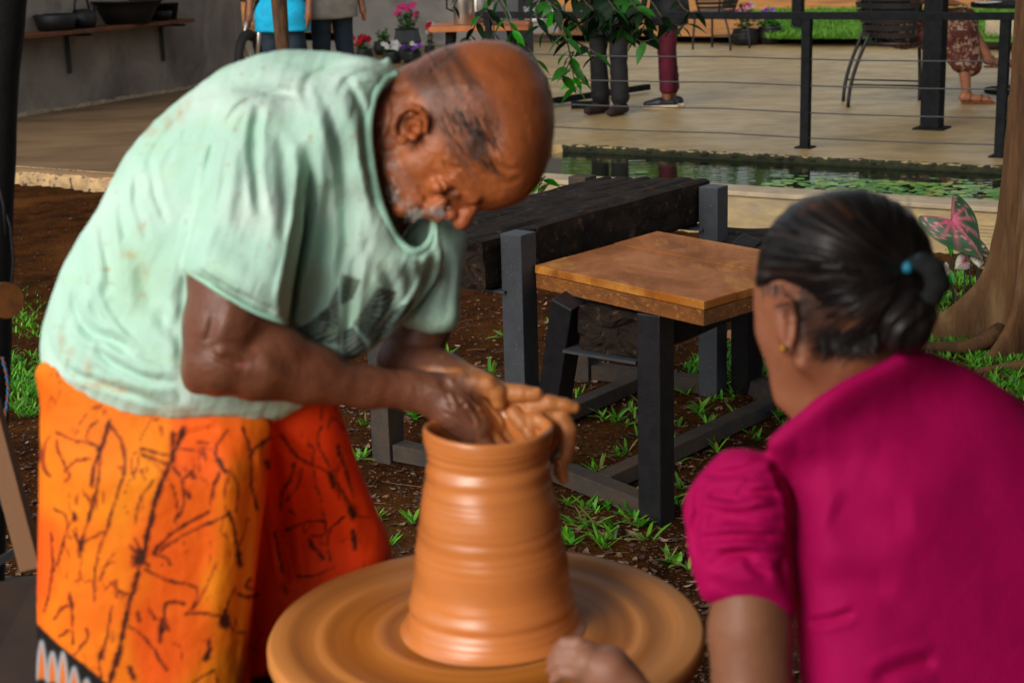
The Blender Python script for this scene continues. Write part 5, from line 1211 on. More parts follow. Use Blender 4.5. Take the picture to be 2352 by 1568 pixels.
        w = -math.sqrt(max(0.04, 1 - ((s[0] - 1940) / 225) ** 2 - ((s[1] - 640) / 230) ** 2)) * 168 - 4
        if k < .45: w = -112
        elif k < .47: w = -78
        b.tube([at(s[0] + (e[0] - s[0]) * q, s[1] + (e[1] - s[1]) * q, DW + (w - 3 * math.sin(PI * q)) / SW) for q in (0, .33, .66, 1)], [0.0005, 0.0006, 0.0005, 0.0002], 3, cap=False)
    b.obj('loose_hair', material('loose_hair', (0.015, 0.012, 0.012), rough=0.4), h)['kind'] = 'stuff'
    b = MB(); p = at(1799, 801, DW - 112 / SW); b.lathe([(0.0004, -0.004), (0.0035, -0.002), (0.0042, 0.001), (0.002, 0.004), (0.0004, 0.0045)], 10, c=p); b.obj('earring', material('gold', (0.45, 0.26, 0.08), rough=0.4, metallic=0.7), woman, smooth=True)
woman_hair()
def woman_blouse():
    C = Clay((1540, 780, -330), (2660, 1840, 620), 7)
    P = spline([(2136, 806), (2070, 809), (2008, 838), (1935, 874), (1880, 907), (1843, 940), (1799, 976), (1765, 1010), (1772, 1052), (1800, 1110), (1818, 1160), (1814, 1240), (1820, 1330), (1828, 1430), (1838, 1568), (1850, 1760), (2200, 1800), (2560, 1800), (2590, 1500), (2600, 1250), (2560, 1090), (2480, 1000), (2400, 955), (2330, 905), (2260, 864), (2200, 834), (2165, 818)], 5)
    C.relief(P, wc_blouse, [(1850, 950, 100), (2100, 850, 80), (2150, 1200, 190), (2400, 1200, 190), (1900, 1300, 150), (2100, 1650, 180)], 210, k=0, sm=10)
    slv = spline([zb(640, 150), zb(530, 135), zb(430, 170), zb(300, 310), zb(215, 450), zb(206, 560), zb(238, 750), zb(278, 950), zb(320, 1066), zb(480, 1130), zb(650, 1152), zb(868, 1164), zb(880, 1000), zb(860, 700), zb(858, 450), zb(800, 300), zb(740, 200)], 5)
    C.relief(slv, [(1600, 1130, -20), (1700, 1300, -60), (1800, 1150, -70)], [(1700, 1200, 108), (1700, 1390, 118), (1650, 1060, 80)], 108, k=16, sm=6)
    S = [([zb(560, 350), zb(680, 300), zb(780, 280)], 7, 8), ([zb(520, 400), zb(620, 400), zb(830, 420)], 7, 9), ([zb(340, 410), zb(500, 450), zb(640, 440)], 7, 7), ([zb(310, 520), zb(420, 530), zb(560, 520), zb(800, 500)], 7, 8), ([zb(330, 590), zb(560, 580), zb(850, 600)], 7, 8), ([zb(270, 690), zb(400, 690), zb(600, 670), zb(840, 690)], 8, 9),
         ([zb(300, 780), zb(480, 760), zb(700, 780)], 8, 9), ([zb(330, 850), zb(400, 830), zb(560, 790), zb(640, 860), zb(740, 920)], 8, 10), ([zb(340, 940), zb(440, 990), zb(540, 1020)], 8, 9), ([zb(340, 330), zb(300, 420), zb(270, 520)], 6, 7), ([zb(330, 470), zb(280, 580), zb(275, 700), zb(310, 850)], 7, 11), ([zb(310, 280), zb(420, 300), zb(560, 280), zb(700, 230)], 7, 8),
         ([zb(740, 200), zb(800, 330), zb(862, 480), zb(868, 700)], 6, 9), ([zb(790, 800), zb(810, 900), zb(850, 1020)], 9, 12), ([zb(850, 1010), zb(900, 1170), zb(930, 1400), zb(960, 1600)], 9, 7), ([zb(940, 1200), zb(1100, 1180), zb(1250, 1130)], 9, 7), ([zb(1350, 1560), zb(1550, 1470), zb(1750, 1430)], 16, 10),
         ([zb(1000, 1000), zb(1200, 950), zb(1500, 980)], 30, 6), ([zb(1100, 500), zb(1300, 560), zb(1600, 540)], 50, 8), ([zb(900, 150), zb(1100, 120), zb(1400, 100)], 30, -6), ([zb(320, 1040), zb(480, 1100), zb(650, 1124), zb(860, 1138)], 4, 4),
         ([zb(420, 880), zb(600, 930), zb(760, 1000)], 12, -8), ([zb(400, 620), zb(560, 640), zb(760, 640)], 9, -8), ([zb(400, 480), zb(560, 490), zb(760, 460)], 8, -7), ([zb(380, 730), zb(560, 720), zb(780, 740)], 9, -7)]
    S = [(p, w_ * 1.35 if min(q[0] for q in p) < 1800 and w_ < 11 else w_, d_ * 1.2 if w_ < 11 else d_) for (p, w_, d_) in S]
    def disp(V, N):
        V = V.copy(); f = np.clip(-N[:, 2] * 1.6 + 0.15, 0, 1); V[:, 2] += strokes_disp(V, S) * f * 1.4 * np.clip((1375 - V[:, 1] + np.maximum(V[:, 0] - 1850, 0) * 9) / 110, 0.0, 1)
        sl = inpoly(V, slv[::5], 20); V += N * (vnoise(np.c_[V[:, 0] * 0.35, V[:, 1]], 20, 97, 2) * 3.5 * sl * np.clip((1380 - V[:, 1]) / 60, 0, 1) + vnoise(V, 120, 98, 3) * 6)[:, None]; return V
    V, Fq, c = sculpt_obj('blouse', C, DW, None, None, 1, disp, lambda V, N: np.tile((0.45, 0.0008, 0.092), (len(V), 1)) * (1 + 0.06 * vnoise(V, 100, 99, 2)[:, None]))
    link('blouse', mesh_np('blouse', px_world(V, DW), Fq, True, np.clip(c, 0, 1).astype(np.float32)), m_blouse, woman)
    tl = math.tan(PITCH)
    C = Clay((1740, 1640, -300), (2640, 2760, 1150), 16)
    C.relief(spline([(1880, 1700), (2250, 1720), (2540, 1700), (2600, 2100), (2560, 2640), (2200, 2680), (1860, 2640), (1800, 2200)], 5), lambda U, V_: 80 + np.maximum(U - 1900, 0) * 0.2 + (V_ - 1500) * tl, 175, 200, k=0, sm=4)
    V, Fq, c = sculpt_obj('skirt', C, DW, None, None, 1, lambda V, N: V + N * (8 * np.sin(V[:, 0] / 22.0))[:, None])
    link('skirt', mesh_np('skirt', px_world(V, DW), Fq, True), material('dark_skirt', (0.02, 0.018, 0.02), rough=0.8), woman)
woman_blouse()
# ================================================================== PEOPLE AND FURNITURE ON THE TERRACE
def smat(name, c, rough=0.8, **k): return material(name, c, tuple(x * 0.7 for x in c), rough=rough, **k)
m_jeans = smat('dark_blue_denim', (0.010, 0.020, 0.032), bump=0.002); m_black = smat('black_cloth', (0.008, 0.008, 0.009), bump=0.002)
m_blue = smat('turquoise_shirt_cloth', (0.03, 0.36, 0.56), bump=0.003); m_greyshirt = smat('grey_shirt_cloth', (0.30, 0.28, 0.25), bump=0.003)
m_maroon = smat('maroon_cloth', (0.075, 0.008, 0.018), bump=0.002); m_bskin = smat('brown_skin', (0.20, 0.085, 0.05), rough=0.55); m_pskin = smat('fair_skin', (0.24, 0.11, 0.07), rough=0.5)
m_hairb = smat('black_hair', (0.01, 0.009, 0.009), rough=0.5)
def clay_m(lo, hi, h, fn, sm=1):
    C = Clay(lo, hi, h); C.F[:] = 10.0; fn(C); V, Fq = C.nets(); V = smooth_mesh(V, Fq, sm) if sm else V
    N = vnormals(V, Fq); vol = ((V - V.mean(0)) * N).sum()
    if vol < 0: Fq = Fq[:, ::-1]
    return V, Fq
def place(V, pos, rz, sc):
    c, s = math.cos(rz), math.sin(rz); R = np.array([[c, -s, 0], [s, c, 0], [0, 0, 1]]); return (V * sc) @ R.T + np.array(pos)
def stander(label, pos, rz, sc, trousers, shirt, skin, shoes, stance=(0.11, 0.0), hemz=0.80, flare=0.085, arms='down', cuff=0.06, longtop=False, sole=None):
    t = thing('person', label, 'person', pos)
    a, st = stance; hz = 0.88
    hipL, hipR = (-0.09, 0, hz), (0.09, 0, hz); fL, fR = (-a, st, 0.06), (a, -st, 0.06); kL = (-(a + .09) / 2 - .005, st * .5 + 0.02, 0.47); kR = ((a + .09) / 2 + .005, -st * .5 + 0.02, 0.47)
    if arms == 'down': A = [[(-.19, 0, 1.40), (-.25, -.02, 1.12), (-.25, .06, .88)], [(.19, 0, 1.40), (.25, -.02, 1.12), (.25, .06, .88)]]
    else: A = [[(-.19, 0, 1.40), (-.24, -.01, 1.12), (-.06, .20, 1.08)], [(.19, 0, 1.40), (.24, -.01, 1.12), (.05, .20, 1.02)]]
    k = 0.02
    def body(C):
        C.ell((0, 0, 1.62), (.075, .095, .115), k); C.cap((0, -.01, 1.40), (0, 0, 1.56), .058, .052, k); C.cap((0, .085, 1.60), (0, .105, 1.585), .012, .014, .008)
        C.ell((-.078, 0, 1.61), (.012, .02, .032), .005); C.ell((.078, 0, 1.61), (.012, .02, .032), .005)
        C.chain([(0, 0, .95), (0, 0, 1.15), (0, 0, 1.34)], [.13, .125, .13], .05); C.cap((-.16, 0, 1.38), (.16, 0, 1.38), .06, .06, .04)
        for h, kk, f in ((hipL, kL, fL), (hipR, kR, fR)):
            C.chain([h, kk, f], [.085, .055, .038], .02); C.cap((f[0], f[1] - .03, .03), (f[0] * 1.15, f[1] + .15, .022), .032, .024, .015)
        for q in A:
            C.chain(q, [.048, .038, .026], .012); h = np.array(q[2]); d = h - np.array(q[1]); d /= np.linalg.norm(d); C.cap(h, h + d * .07, .028, .03, .012)
            for i in range(4): e = h + d * .08 + np.array([0, -.027 + .018 * i, 0]); C.chain([e, e + d * .04, e + d * .07 + np.array([.008, 0, 0])], [.0095, .009, .0075], .003)
            C.chain([h + d * .02, h + d * .055 + np.array([0, .035, 0])], [.012, .01], .004)
    V, Fq = clay_m((-.36, -.2, -.03), (.36, .34, 1.78), .0115, body); link('body', mesh_np('body', place(V, pos, rz, sc), Fq), skin, t)
    def tr(C):
        C.ell((0, 0, hz + .02), (.165, .125, .11), .03)
        for h, kk, f in ((hipL, kL, fL), (hipR, kR, fR)): C.chain([h, kk, (f[0], f[1], cuff + flare * .9)], [.098, .068, flare * .86], .02)
    V, Fq = clay_m((-.36, -.25, 0), (.36, .25, 1.05), .0125, tr); V = V + vnormals(V, Fq) * (0.006 * vnoise(V * [1, 1, 3], .09, 301, 2))[:, None]; link('trousers', mesh_np('trousers', place(V, pos, rz, sc), Fq), trousers, t)
    def sh(C):
        C.cap((-.075, 0, hemz + .13), (.075, 0, hemz + .13), .155, .155, .03); C.cap((-.075, 0, hemz + .02), (.075, 0, hemz + .02), .15, .15, .03); C.chain([(0, 0, hemz + .14), (0, 0, 1.12), (0, 0, 1.30)], [.16, .15, .16], .04); C.ell((0, 0, hemz + .10), (.20, .15, .12), .03); C.cap((-.17, 0, 1.40), (.17, 0, 1.40), .075, .075, .04)
        for q in A:
            C.chain([q[0], q[1]], [.068, .058], .02)
            if longtop: C.chain([q[1], q[2]], [.058, .045], .02)
        C.ell((0, .02, 1.52), (.05, .05, .05), .01, 's')
        if hemz: # cut flat at the hem
            sl = C.box((-9, -9, -9), (9, 9, hemz)); C.F[sl] = np.maximum(C.F[sl], 0.02)
    V, Fq = clay_m((-.4, -.25, hemz - .06), (.4, .34, 1.52), .0125, sh); V = V + vnormals(V, Fq) * (0.008 * vnoise(V * [1, 1, 2], .11, 311, 2))[:, None]; link('shirt', mesh_np('shirt', place(V, pos, rz, sc), Fq), shirt, t)
    def hr(C): C.ell((0, -.02, 1.645), (.084, .098, .105), .01)
    V, Fq = clay_m((-.12, -.15, 1.5), (.12, .12, 1.78), .01, hr); link('hair', mesh_np('hair', place(V, pos, rz, sc), Fq), m_hairb, t)
    for f, sg in ((fL, -1), (fR, 1)):
        def so(C): C.chain([(f[0], f[1] - .05, .045), (f[0] * 1.05, f[1] + .06, .045), (f[0] * 1.15, f[1] + .165, .034)], [.045, .047, .034], .012)
        V, Fq = clay_m((f[0] - .12, f[1] - .15, -.005), (f[0] + .12, f[1] + .28, .12), .008, so); V[:, 2] = np.maximum(V[:, 2], 0.012); s = link('shoe', mesh_np('shoe', place(V, pos, rz, sc), Fq), shoes, t)
        if sole:
            def sl_(C): C.chain([(f[0], f[1] - .06, .012), (f[0] * 1.05, f[1] + .06, .012), (f[0] * 1.15, f[1] + .175, .012)], [.045, .049, .036], .008)
            V, Fq = clay_m((f[0] - .12, f[1] - .15, -.03), (f[0] + .12, f[1] + .28, .09), .008, sl_); V[:, 2] = np.clip(V[:, 2], 0.0, 0.03); link('sole', mesh_np('sole', place(V, pos, rz, sc), Fq), sole, s)
    return t
def stand_at(u, v, d): p = at(u, v, d); return (p[0], p[1], Z0)
p1 = stand_at(652, 95, 12.9); stander('man in a turquoise shirt and dark jeans standing behind the thin wooden post', p1, 2.9, 1.0, m_jeans, m_blue, m_bskin, m_black, hemz=.70)
p2 = stand_at(762, 80, 13.3); stander('man in a grey shirt and dark jeans standing to the right of the turquoise shirt', p2, -2.6, 1.02, m_jeans, m_greyshirt, m_bskin, m_black, hemz=.76)
p3 = gr(1402, 262, Z0); stander('man in black trousers and sandals standing behind the railing', tuple(p3), 2.5, 1.0, m_black, m_black, m_bskin, smat('dark_sandal', (.02, .012, .01)), stance=(.105, .02), hemz=.62, arms='fold', longtop=True, flare=.088)
p4 = gr(1538, 247, Z0); stander('woman in maroon trousers and black white-soled trainers standing behind the railing', tuple(p4), 1.55, 0.97, m_maroon, m_black, m_bskin, smat('black_trainer', (.012, .012, .014), rough=.4), stance=(.06, .03), hemz=.68, arms='fold', longtop=True, flare=.07, cuff=.10, sole=smat('cream_sole', (.62, .52, .40), rough=.7))

m_chair = smat('black_chair_metal', (0.010, 0.010, 0.011), rough=0.5)
def shell_chair(label, pos, rz, sc=1.0, group=None):
    """round shell chair: slatted barrel back, bowed tubular legs"""
    t = thing('shell_chair', label, 'chair', pos, group, rz); LOCALS.add(t.name); t.scale = (sc,) * 3
    b = MB(); b.tube([(0.24 * math.cos(a), 0.24 * math.sin(a), .44) for a in np.linspace(0, 2 * PI, 25)], .012, 6, cap=False); b.obj('seat_ring', m_chair, t, smooth=True)
    b = MB(); b.lathe([(0.001, .425), (.14, .428), (.235, .44), (.235, .446), (.001, .436)], 24); b.obj('seat', m_chair, t, smooth=True)
    for k in range(9):
        z = .48 + k * .052; R_ = .25 + .10 * math.sin(min(1, (z - .44) / .42) * PI / 2); w = .036; b = MB(); P = np.linspace(PI * .5 - 0.25, PI * 1.5 + 0.25, 19); V = []; F = []
        for i, a in enumerate(P):
            for (dr, dz) in ((0, 0), (.008, 0), (.008, w), (0, w)): V.append(((R_ + dr + dz * .25) * math.cos(a) * 0.95, (R_ + dr + dz * .25) * math.sin(a), z + dz))
        for i in range(len(P) - 1):
            for q in range(4): F.append((i * 4 + q, i * 4 + (q + 1) % 4, (i + 1) * 4 + (q + 1) % 4, (i + 1) * 4 + q))
        b.add(V, F); b.obj('slat', m_chair, t)
    for a in (PI * .5 - .2, PI * .78, PI * 1.22, PI * 1.5 + .2):
        b = MB(); b.tube([((.24 + .12 * math.sin(q * PI / 2)) * math.cos(a) * .95, (.24 + .12 * math.sin(q * PI / 2)) * math.sin(a), .44 + .5 * q) for q in np.linspace(0, 1, 8)], .012, 6); b.obj('back_rib', m_chair, t, smooth=True)
    for sx, sy in ((1, 1), (1, -1), (-1, 1), (-1, -1)):
        b = MB(); ex, ey = (.17, .2) if sx > 0 else (.34, .22)
        pts = [((.15 + (ex - .15) * math.sin(q * PI / 2)) * sx, (.17 + (ey - .17) * math.sin(q * PI / 2)) * sy, .44 * (1 - q)) for q in np.linspace(0, 1, 10)]
        if sx < 0: pts = [((-.24 - .14 * math.sin(q * PI / 2)), .2 * sy, .52 * (1 - q)) for q in np.linspace(0, 1, 10)]
        b.tube(pts, .0135, 7); b.obj('leg', m_chair, t, smooth=True)
    for sy in (1, -1): b = MB(); b.tube([(.165, .195 * sy, .14), (-.36, .2 * sy, .16)], .007, 6); b.obj('stretcher', m_chair, t, smooth=True)
    return t
cpos = gr(2065, 238, Z0); shell_chair('black shell chair with a slatted back, occupied by the woman in the patterned skirt', (cpos[0], cpos[1], Z0), -0.12, 1.12)
c2 = gr(1640, 112, Z0); shell_chair('empty black shell chair standing at the back of the terrace before the kerb', (c2[0], c2[1], Z0), 2.4, 1.0)
def sitter():
    P = np.array([cpos[0], cpos[1], Z0]); t = thing('person', 'seated woman in a brown and cream patterned skirt and strappy sandals', 'person', tuple(P))
    sc = 1.08; rz = -0.12
    def body(C):
        k = .02; C.ell((0, 0, 1.26), (.095, .075, .115), k); C.cap((0, 0, 1.08), (0.0, 0, 1.2), .05, .048, k); C.chain([(0, 0, .56), (.0, 0, .8), (0.0, 0, 1.02)], [.13, .12, .12], .05); C.cap((0, -.15, 1.03), (0, .15, 1.03), .055, .055, .04)
        for s in (-1, 1): C.chain([(0, .17 * s, 1.02), (.06, .22 * s, .78), (.30, .12 * s, .74)], [.045, .038, .026], .015); C.cap((.30, .12 * s, .74), (.38, .09 * s, .73), .026, .022, .01)
        for s in (-1, 1):
            for i in range(4): C.chain([(.38, .09 * s - .03 + .02 * i, .735), (.43, .09 * s - .03 + .02 * i, .725), (.455, .09 * s - .03 + .02 * i, .71)], [.009, .0085, .007], .003)
        C.chain([(.02, -.09, .52), (.42, -.08, .54), (.47, -.10, .10)], [.085, .06, .036], .02); C.cap((.45, -.10, .05), (.63, -.11, .03), .034, .026, .015)
        C.chain([(.02, .09, .55), (.44, .0, .62), (.62, -.05, .34)], [.085, .06, .036], .02); C.cap((.62, -.05, .31), (.80, -.07, .29), .032, .024, .015)
        for i in range(5): C.cap((.63, -.135 + i * .014, .028), (.665, -.14 + i * .014, .02), .009, .008, .003); C.cap((.80, -.095 + i * .013, .29), (.835, -.10 + i * .013, .28), .009, .008, .003)
    V, Fq = clay_m((-.2, -.34, -.02), (.9, .34, 1.42), .0115, body); link('body', mesh_np('body', place(V, P, rz, sc), Fq), m_pskin, t)
    def sk(C):
        C.ell((0.0, 0, .54), (.19, .2, .13), .04); C.chain([(.02, -.09, .53), (.42, -.07, .53)], [.12, .10], .03); C.chain([(.02, .09, .55), (.45, .0, .60)], [.12, .10], .03); C.chain([(.20, -.13, .50), (.22, -.15, .40)], [.1, .07], .05); C.cap((.44, -.06, .54), (.50, -.06, .28), .10, .085, .04); C.cap((.30, -.06, .5), (.42, -.1, .30), .09, .07, .04)
    V, Fq = clay_m((-.3, -.4, .1), (.8, .4, .8), .0115, sk); V = V + vnormals(V, Fq) * (0.010 * vnoise(V * [2, 2, .7], .06, 321, 2))[:, None]
    link('skirt', mesh_np('skirt', place(V, P, rz, sc), Fq), material('patterned_skirt', (0.07, 0.018, 0.012), (0.045, 0.012, 0.010), scale=9, rough=0.8, c3=(0.24, 0.17, 0.13), s3=19, t3=(0.53, 0.58), dist=1.2), t)
    def tp(C): C.chain([(0, 0, .60), (0, 0, .8), (0, 0, 1.0)], [.15, .14, .14], .04); C.cap((0, -.16, 1.02), (0, .16, 1.02), .07, .07, .04); C.chain([(0, -.17, 1.0), (.05, -.21, .85)], [.065, .06], .02); C.chain([(0, .17, 1.0), (.05, .21, .85)], [.065, .06], .02)
    V, Fq = clay_m((-.25, -.34, .5), (.25, .34, 1.12), .0125, tp); link('top', mesh_np('top', place(V, P, rz, sc), Fq), m_black, t)
    def hr(C): C.ell((-.015, 0, 1.29), (.10, .09, .11), .01); C.ell((-.07, 0, 1.2), (.05, .07, .12), .03)
    V, Fq = clay_m((-.16, -.14, 1.04), (.12, .14, 1.44), .01, hr); link('hair', mesh_np('hair', place(V, P, rz, sc), Fq), smat('brown_hair', (.03, .018, .012), rough=.5), t)
    ms = smat('tan_sandal', (0.13, 0.05, 0.03), rough=.6)
    for (x, y, z) in ((.55, -.105, .0), (.71, -.06, .255)):
        q = lambda *p: tuple(place(np.array([p], float), P, rz, sc)[0])
        s = MB(); 
        pts = [q(x - .11, y - .035, z + .004), q(x + .13, y - .045, z + .002), q(x + .13, y + .035, z + .002), q(x - .11, y + .03, z + .004)]
        s.hexa(pts + [(a, b_, c + .014) for a, b_, c in pts]); so = s.obj('sandal', ms, t, bevel=.004)
        for dx in (-.06, .02, .07):
            s = MB(); s.tube([q(x + dx, y - .036, z + .014), q(x + dx + .01, y - .028, z + .062 - dx * .25), q(x + dx + .015, y, z + .075 - dx * .28), q(x + dx + .01, y + .025, z + .062 - dx * .25), q(x + dx, y + .032, z + .014)], .0055, 5); s.obj('strap', ms, so, smooth=True)
sitter()
m_wood = material('red_brown_table_wood', (0.33, 0.13, 0.06), (0.20, 0.08, 0.04), scale=7, rough=0.55, bump=0.001, stretch=(1, 6, 1))
m_plate = smat('white_china', (0.72, 0.73, 0.74), rough=0.25); m_inox = material('brushed_steel', (0.55, 0.52, 0.47), (0.45, 0.42, 0.38), rough=0.3, metallic=0.95, scale=3)
def rtable(name, label, c, L, W_, z, rz, mat, legm, planks=4):
    t = thing(name, label, 'table', (c[0], c[1], Z0)); x = np.array([math.cos(rz), math.sin(rz), 0]); y = np.array([-x[1], x[0], 0]); c = np.array([c[0], c[1], 0])
    for k in range(planks): w = W_ / planks; b = MB(); b.box(c + y * (-W_ / 2 + w * (k + .5)) + [0, 0, z - .018], (L, w - .004, .036), rz=rz); b.obj('plank', mat, t, bevel=.003)
    for sx in (-1, 1):
        for sy in (-1, 1): p = c + x * sx * (L / 2 - .14) + y * sy * (W_ / 2 - .1); b = MB(); b.bar(p + x * sx * .07 + [0, 0, Z0], p + [0, 0, z - .036], .045, .045); b.obj('leg', legm, t)
        b = MB(); b.bar(c + x * sx * (L / 2 - .13) - y * (W_ / 2 - .1) + [0, 0, z - .07], c + x * sx * (L / 2 - .13) + y * (W_ / 2 - .1) + [0, 0, z - .07], .04, .05); b.obj('cross_bar', legm, t)
    return t
tc = at(1105, 66, 11.95); rtable('serving_table', 'red-brown plank serving table behind the creeper', (tc[0], tc[1]), 0.72, 0.62, 0.975, -0.05, m_wood, m_steel)
def urn():
    p = at(1066, 40, 11.9); z = .975; t = thing('steel_urn', 'tall brushed steel drinks urn standing on the left end of the serving table', 'urn', (p[0], p[1], z))
    b = MB(); b.lathe([(.001, 0), (.072, 0), (.078, .01), (.078, .30), (.07, .33), (.001, .335)], 24, c=(p[0], p[1], z)); b.obj('tank', m_inox, t, smooth=True)
    b = MB(); b.lathe([(.001, .335), (.06, .335), (.065, .36), (.02, .385), (.001, .39)], 20, c=(p[0], p[1], z)); b.obj('lid', m_black, t, smooth=True)
    b = MB(); b.tube([(p[0] - .078, p[1], z + .28), (p[0] - .125, p[1], z + .25), (p[0] - .125, p[1], z + .12), (p[0] - .078, p[1], z + .1)], .009, 6); b.obj('handle', m_black, t, smooth=True)
    p = at(1100, 40, 12.2); t = thing('steel_flask', 'narrower steel flask beside the big urn on the serving table', 'flask', (p[0], p[1], z)); b = MB(); b.lathe([(.001, 0), (.052, 0), (.055, .02), (.055, .24), (.03, .29), (.001, .3)], 20, c=(p[0], p[1], z)); b.obj('flask_body', m_inox, t, smooth=True)
    b = MB(); b.lathe([(.001, .3), (.03, .3), (.03, .345), (.001, .35)], 14, c=(p[0], p[1], z)); b.obj('stopper', m_black, t, smooth=True)
    for u, d, r, lb in ((1136, 11.8, .062, 'stack of white bowls nearest the steel urn'), (1236, 11.85, .07, 'white bowl to the right of the dark square pillar'), (1262, 12.0, .055, 'small white bowl at the far right of the serving table')):
        p = at(u, 60, d); b = MB(); b.lathe([(.001, 0.004), (r * .45, 0), (r * .8, .02), (r, .055), (r * .97, .055), (r * .75, .024), (.001, .01)], 20, c=(p[0], p[1], z)); tag(b.obj('bowl', m_plate, smooth=True), lb, 'bowl')
    gm = bpy.data.materials.new('drinking_glass'); gm.use_nodes = True; q = gm.node_tree.nodes['Principled BSDF']; q.inputs['Transmission Weight'].default_value = 0.9; q.inputs['Roughness'].default_value = 0.05; q.inputs['IOR'].default_value = 1.4
    for i, (u, d) in enumerate(((1212, 12.1), (1228, 12.15), (1243, 12.1), (1258, 12.15), (1273, 12.1), (1289, 12.12))):
        p = at(u, 40, d); b = MB(); b.lathe([(.001, 0.003), (.026, 0), (.033, .11), (.031, .11), (.025, .008), (.001, .008)], 14, c=(p[0], p[1], z)); tag(b.obj('drinking_glass', gm, smooth=True), ['leftmost', 'second from the left', 'third from the left', 'fourth from the left', 'fifth from the left', 'rightmost'][i] + ' clear drinking glass of the row on the serving table', 'glass', 'glasses on the serving table')
urn()
def dining():
    p = at(2370, 45, 13.5); t = thing('dining_table', 'round black dining table in front of the seated woman', 'table', (p[0], p[1], Z0)); c = (p[0], p[1], 0); z = .95
    b = MB(); b.lathe([(.001, z - .035), (.50, z - .035), (.50, z), (.001, z)], 40, c=c); b.obj('tabletop', m_steel, t)
    b = MB(); b.lathe([(.05, Z0 + .02), (.05, z - .035)], 14, c=c); b.obj('column', m_steel, t)
    b = MB(); b.lathe([(.001, Z0), (.36, Z0), (.36, Z0 + .03), (.001, Z0 + .035)], 30, c=c); b.obj('base', m_steel, t)
    q = at(2268, 36, 13.35); b = MB(); b.lathe([(.001, .004), (.06, 0), (.11, .012), (.11, .016), (.06, .006), (.001, .008)], 24, c=(q[0], q[1], z)); tag(b.obj('plate', m_plate, smooth=True), 'white plate on the round black dining table', 'plate')
    b = MB(); b.lathe([(.001, .01), (.016, .01), (.019, .06), (.001, .062)], 12, c=(q[0] - .02, q[1], z)); tag(b.obj('cup', smat('tan_china', (.55, .33, .18))), 'small tan cup standing on the white plate', 'cup')
dining()
def picnic_foot():
    a = gr(1268, 252, Z0); b_ = gr(1366, 224, Z0); t = thing('trestle_stand', 'black steel trestle lying low behind the man in black trousers', 'trestle', ((a[0] + b_[0]) / 2, (a[1] + b_[1]) / 2, Z0))
    m = MB(); m.bar(a + V3(-.3, -.15, .05), b_ + V3(.5, .3, .05), .05, .05); m.obj('runner', m_steel, t)
    c = gr(1312, 250, Z0); m = MB(); m.bar(c + V3(0, 0, .03), c + V3(.32, -.02, .03), .06, .06); m.obj('cross_foot', m_steel, t)
picnic_foot()

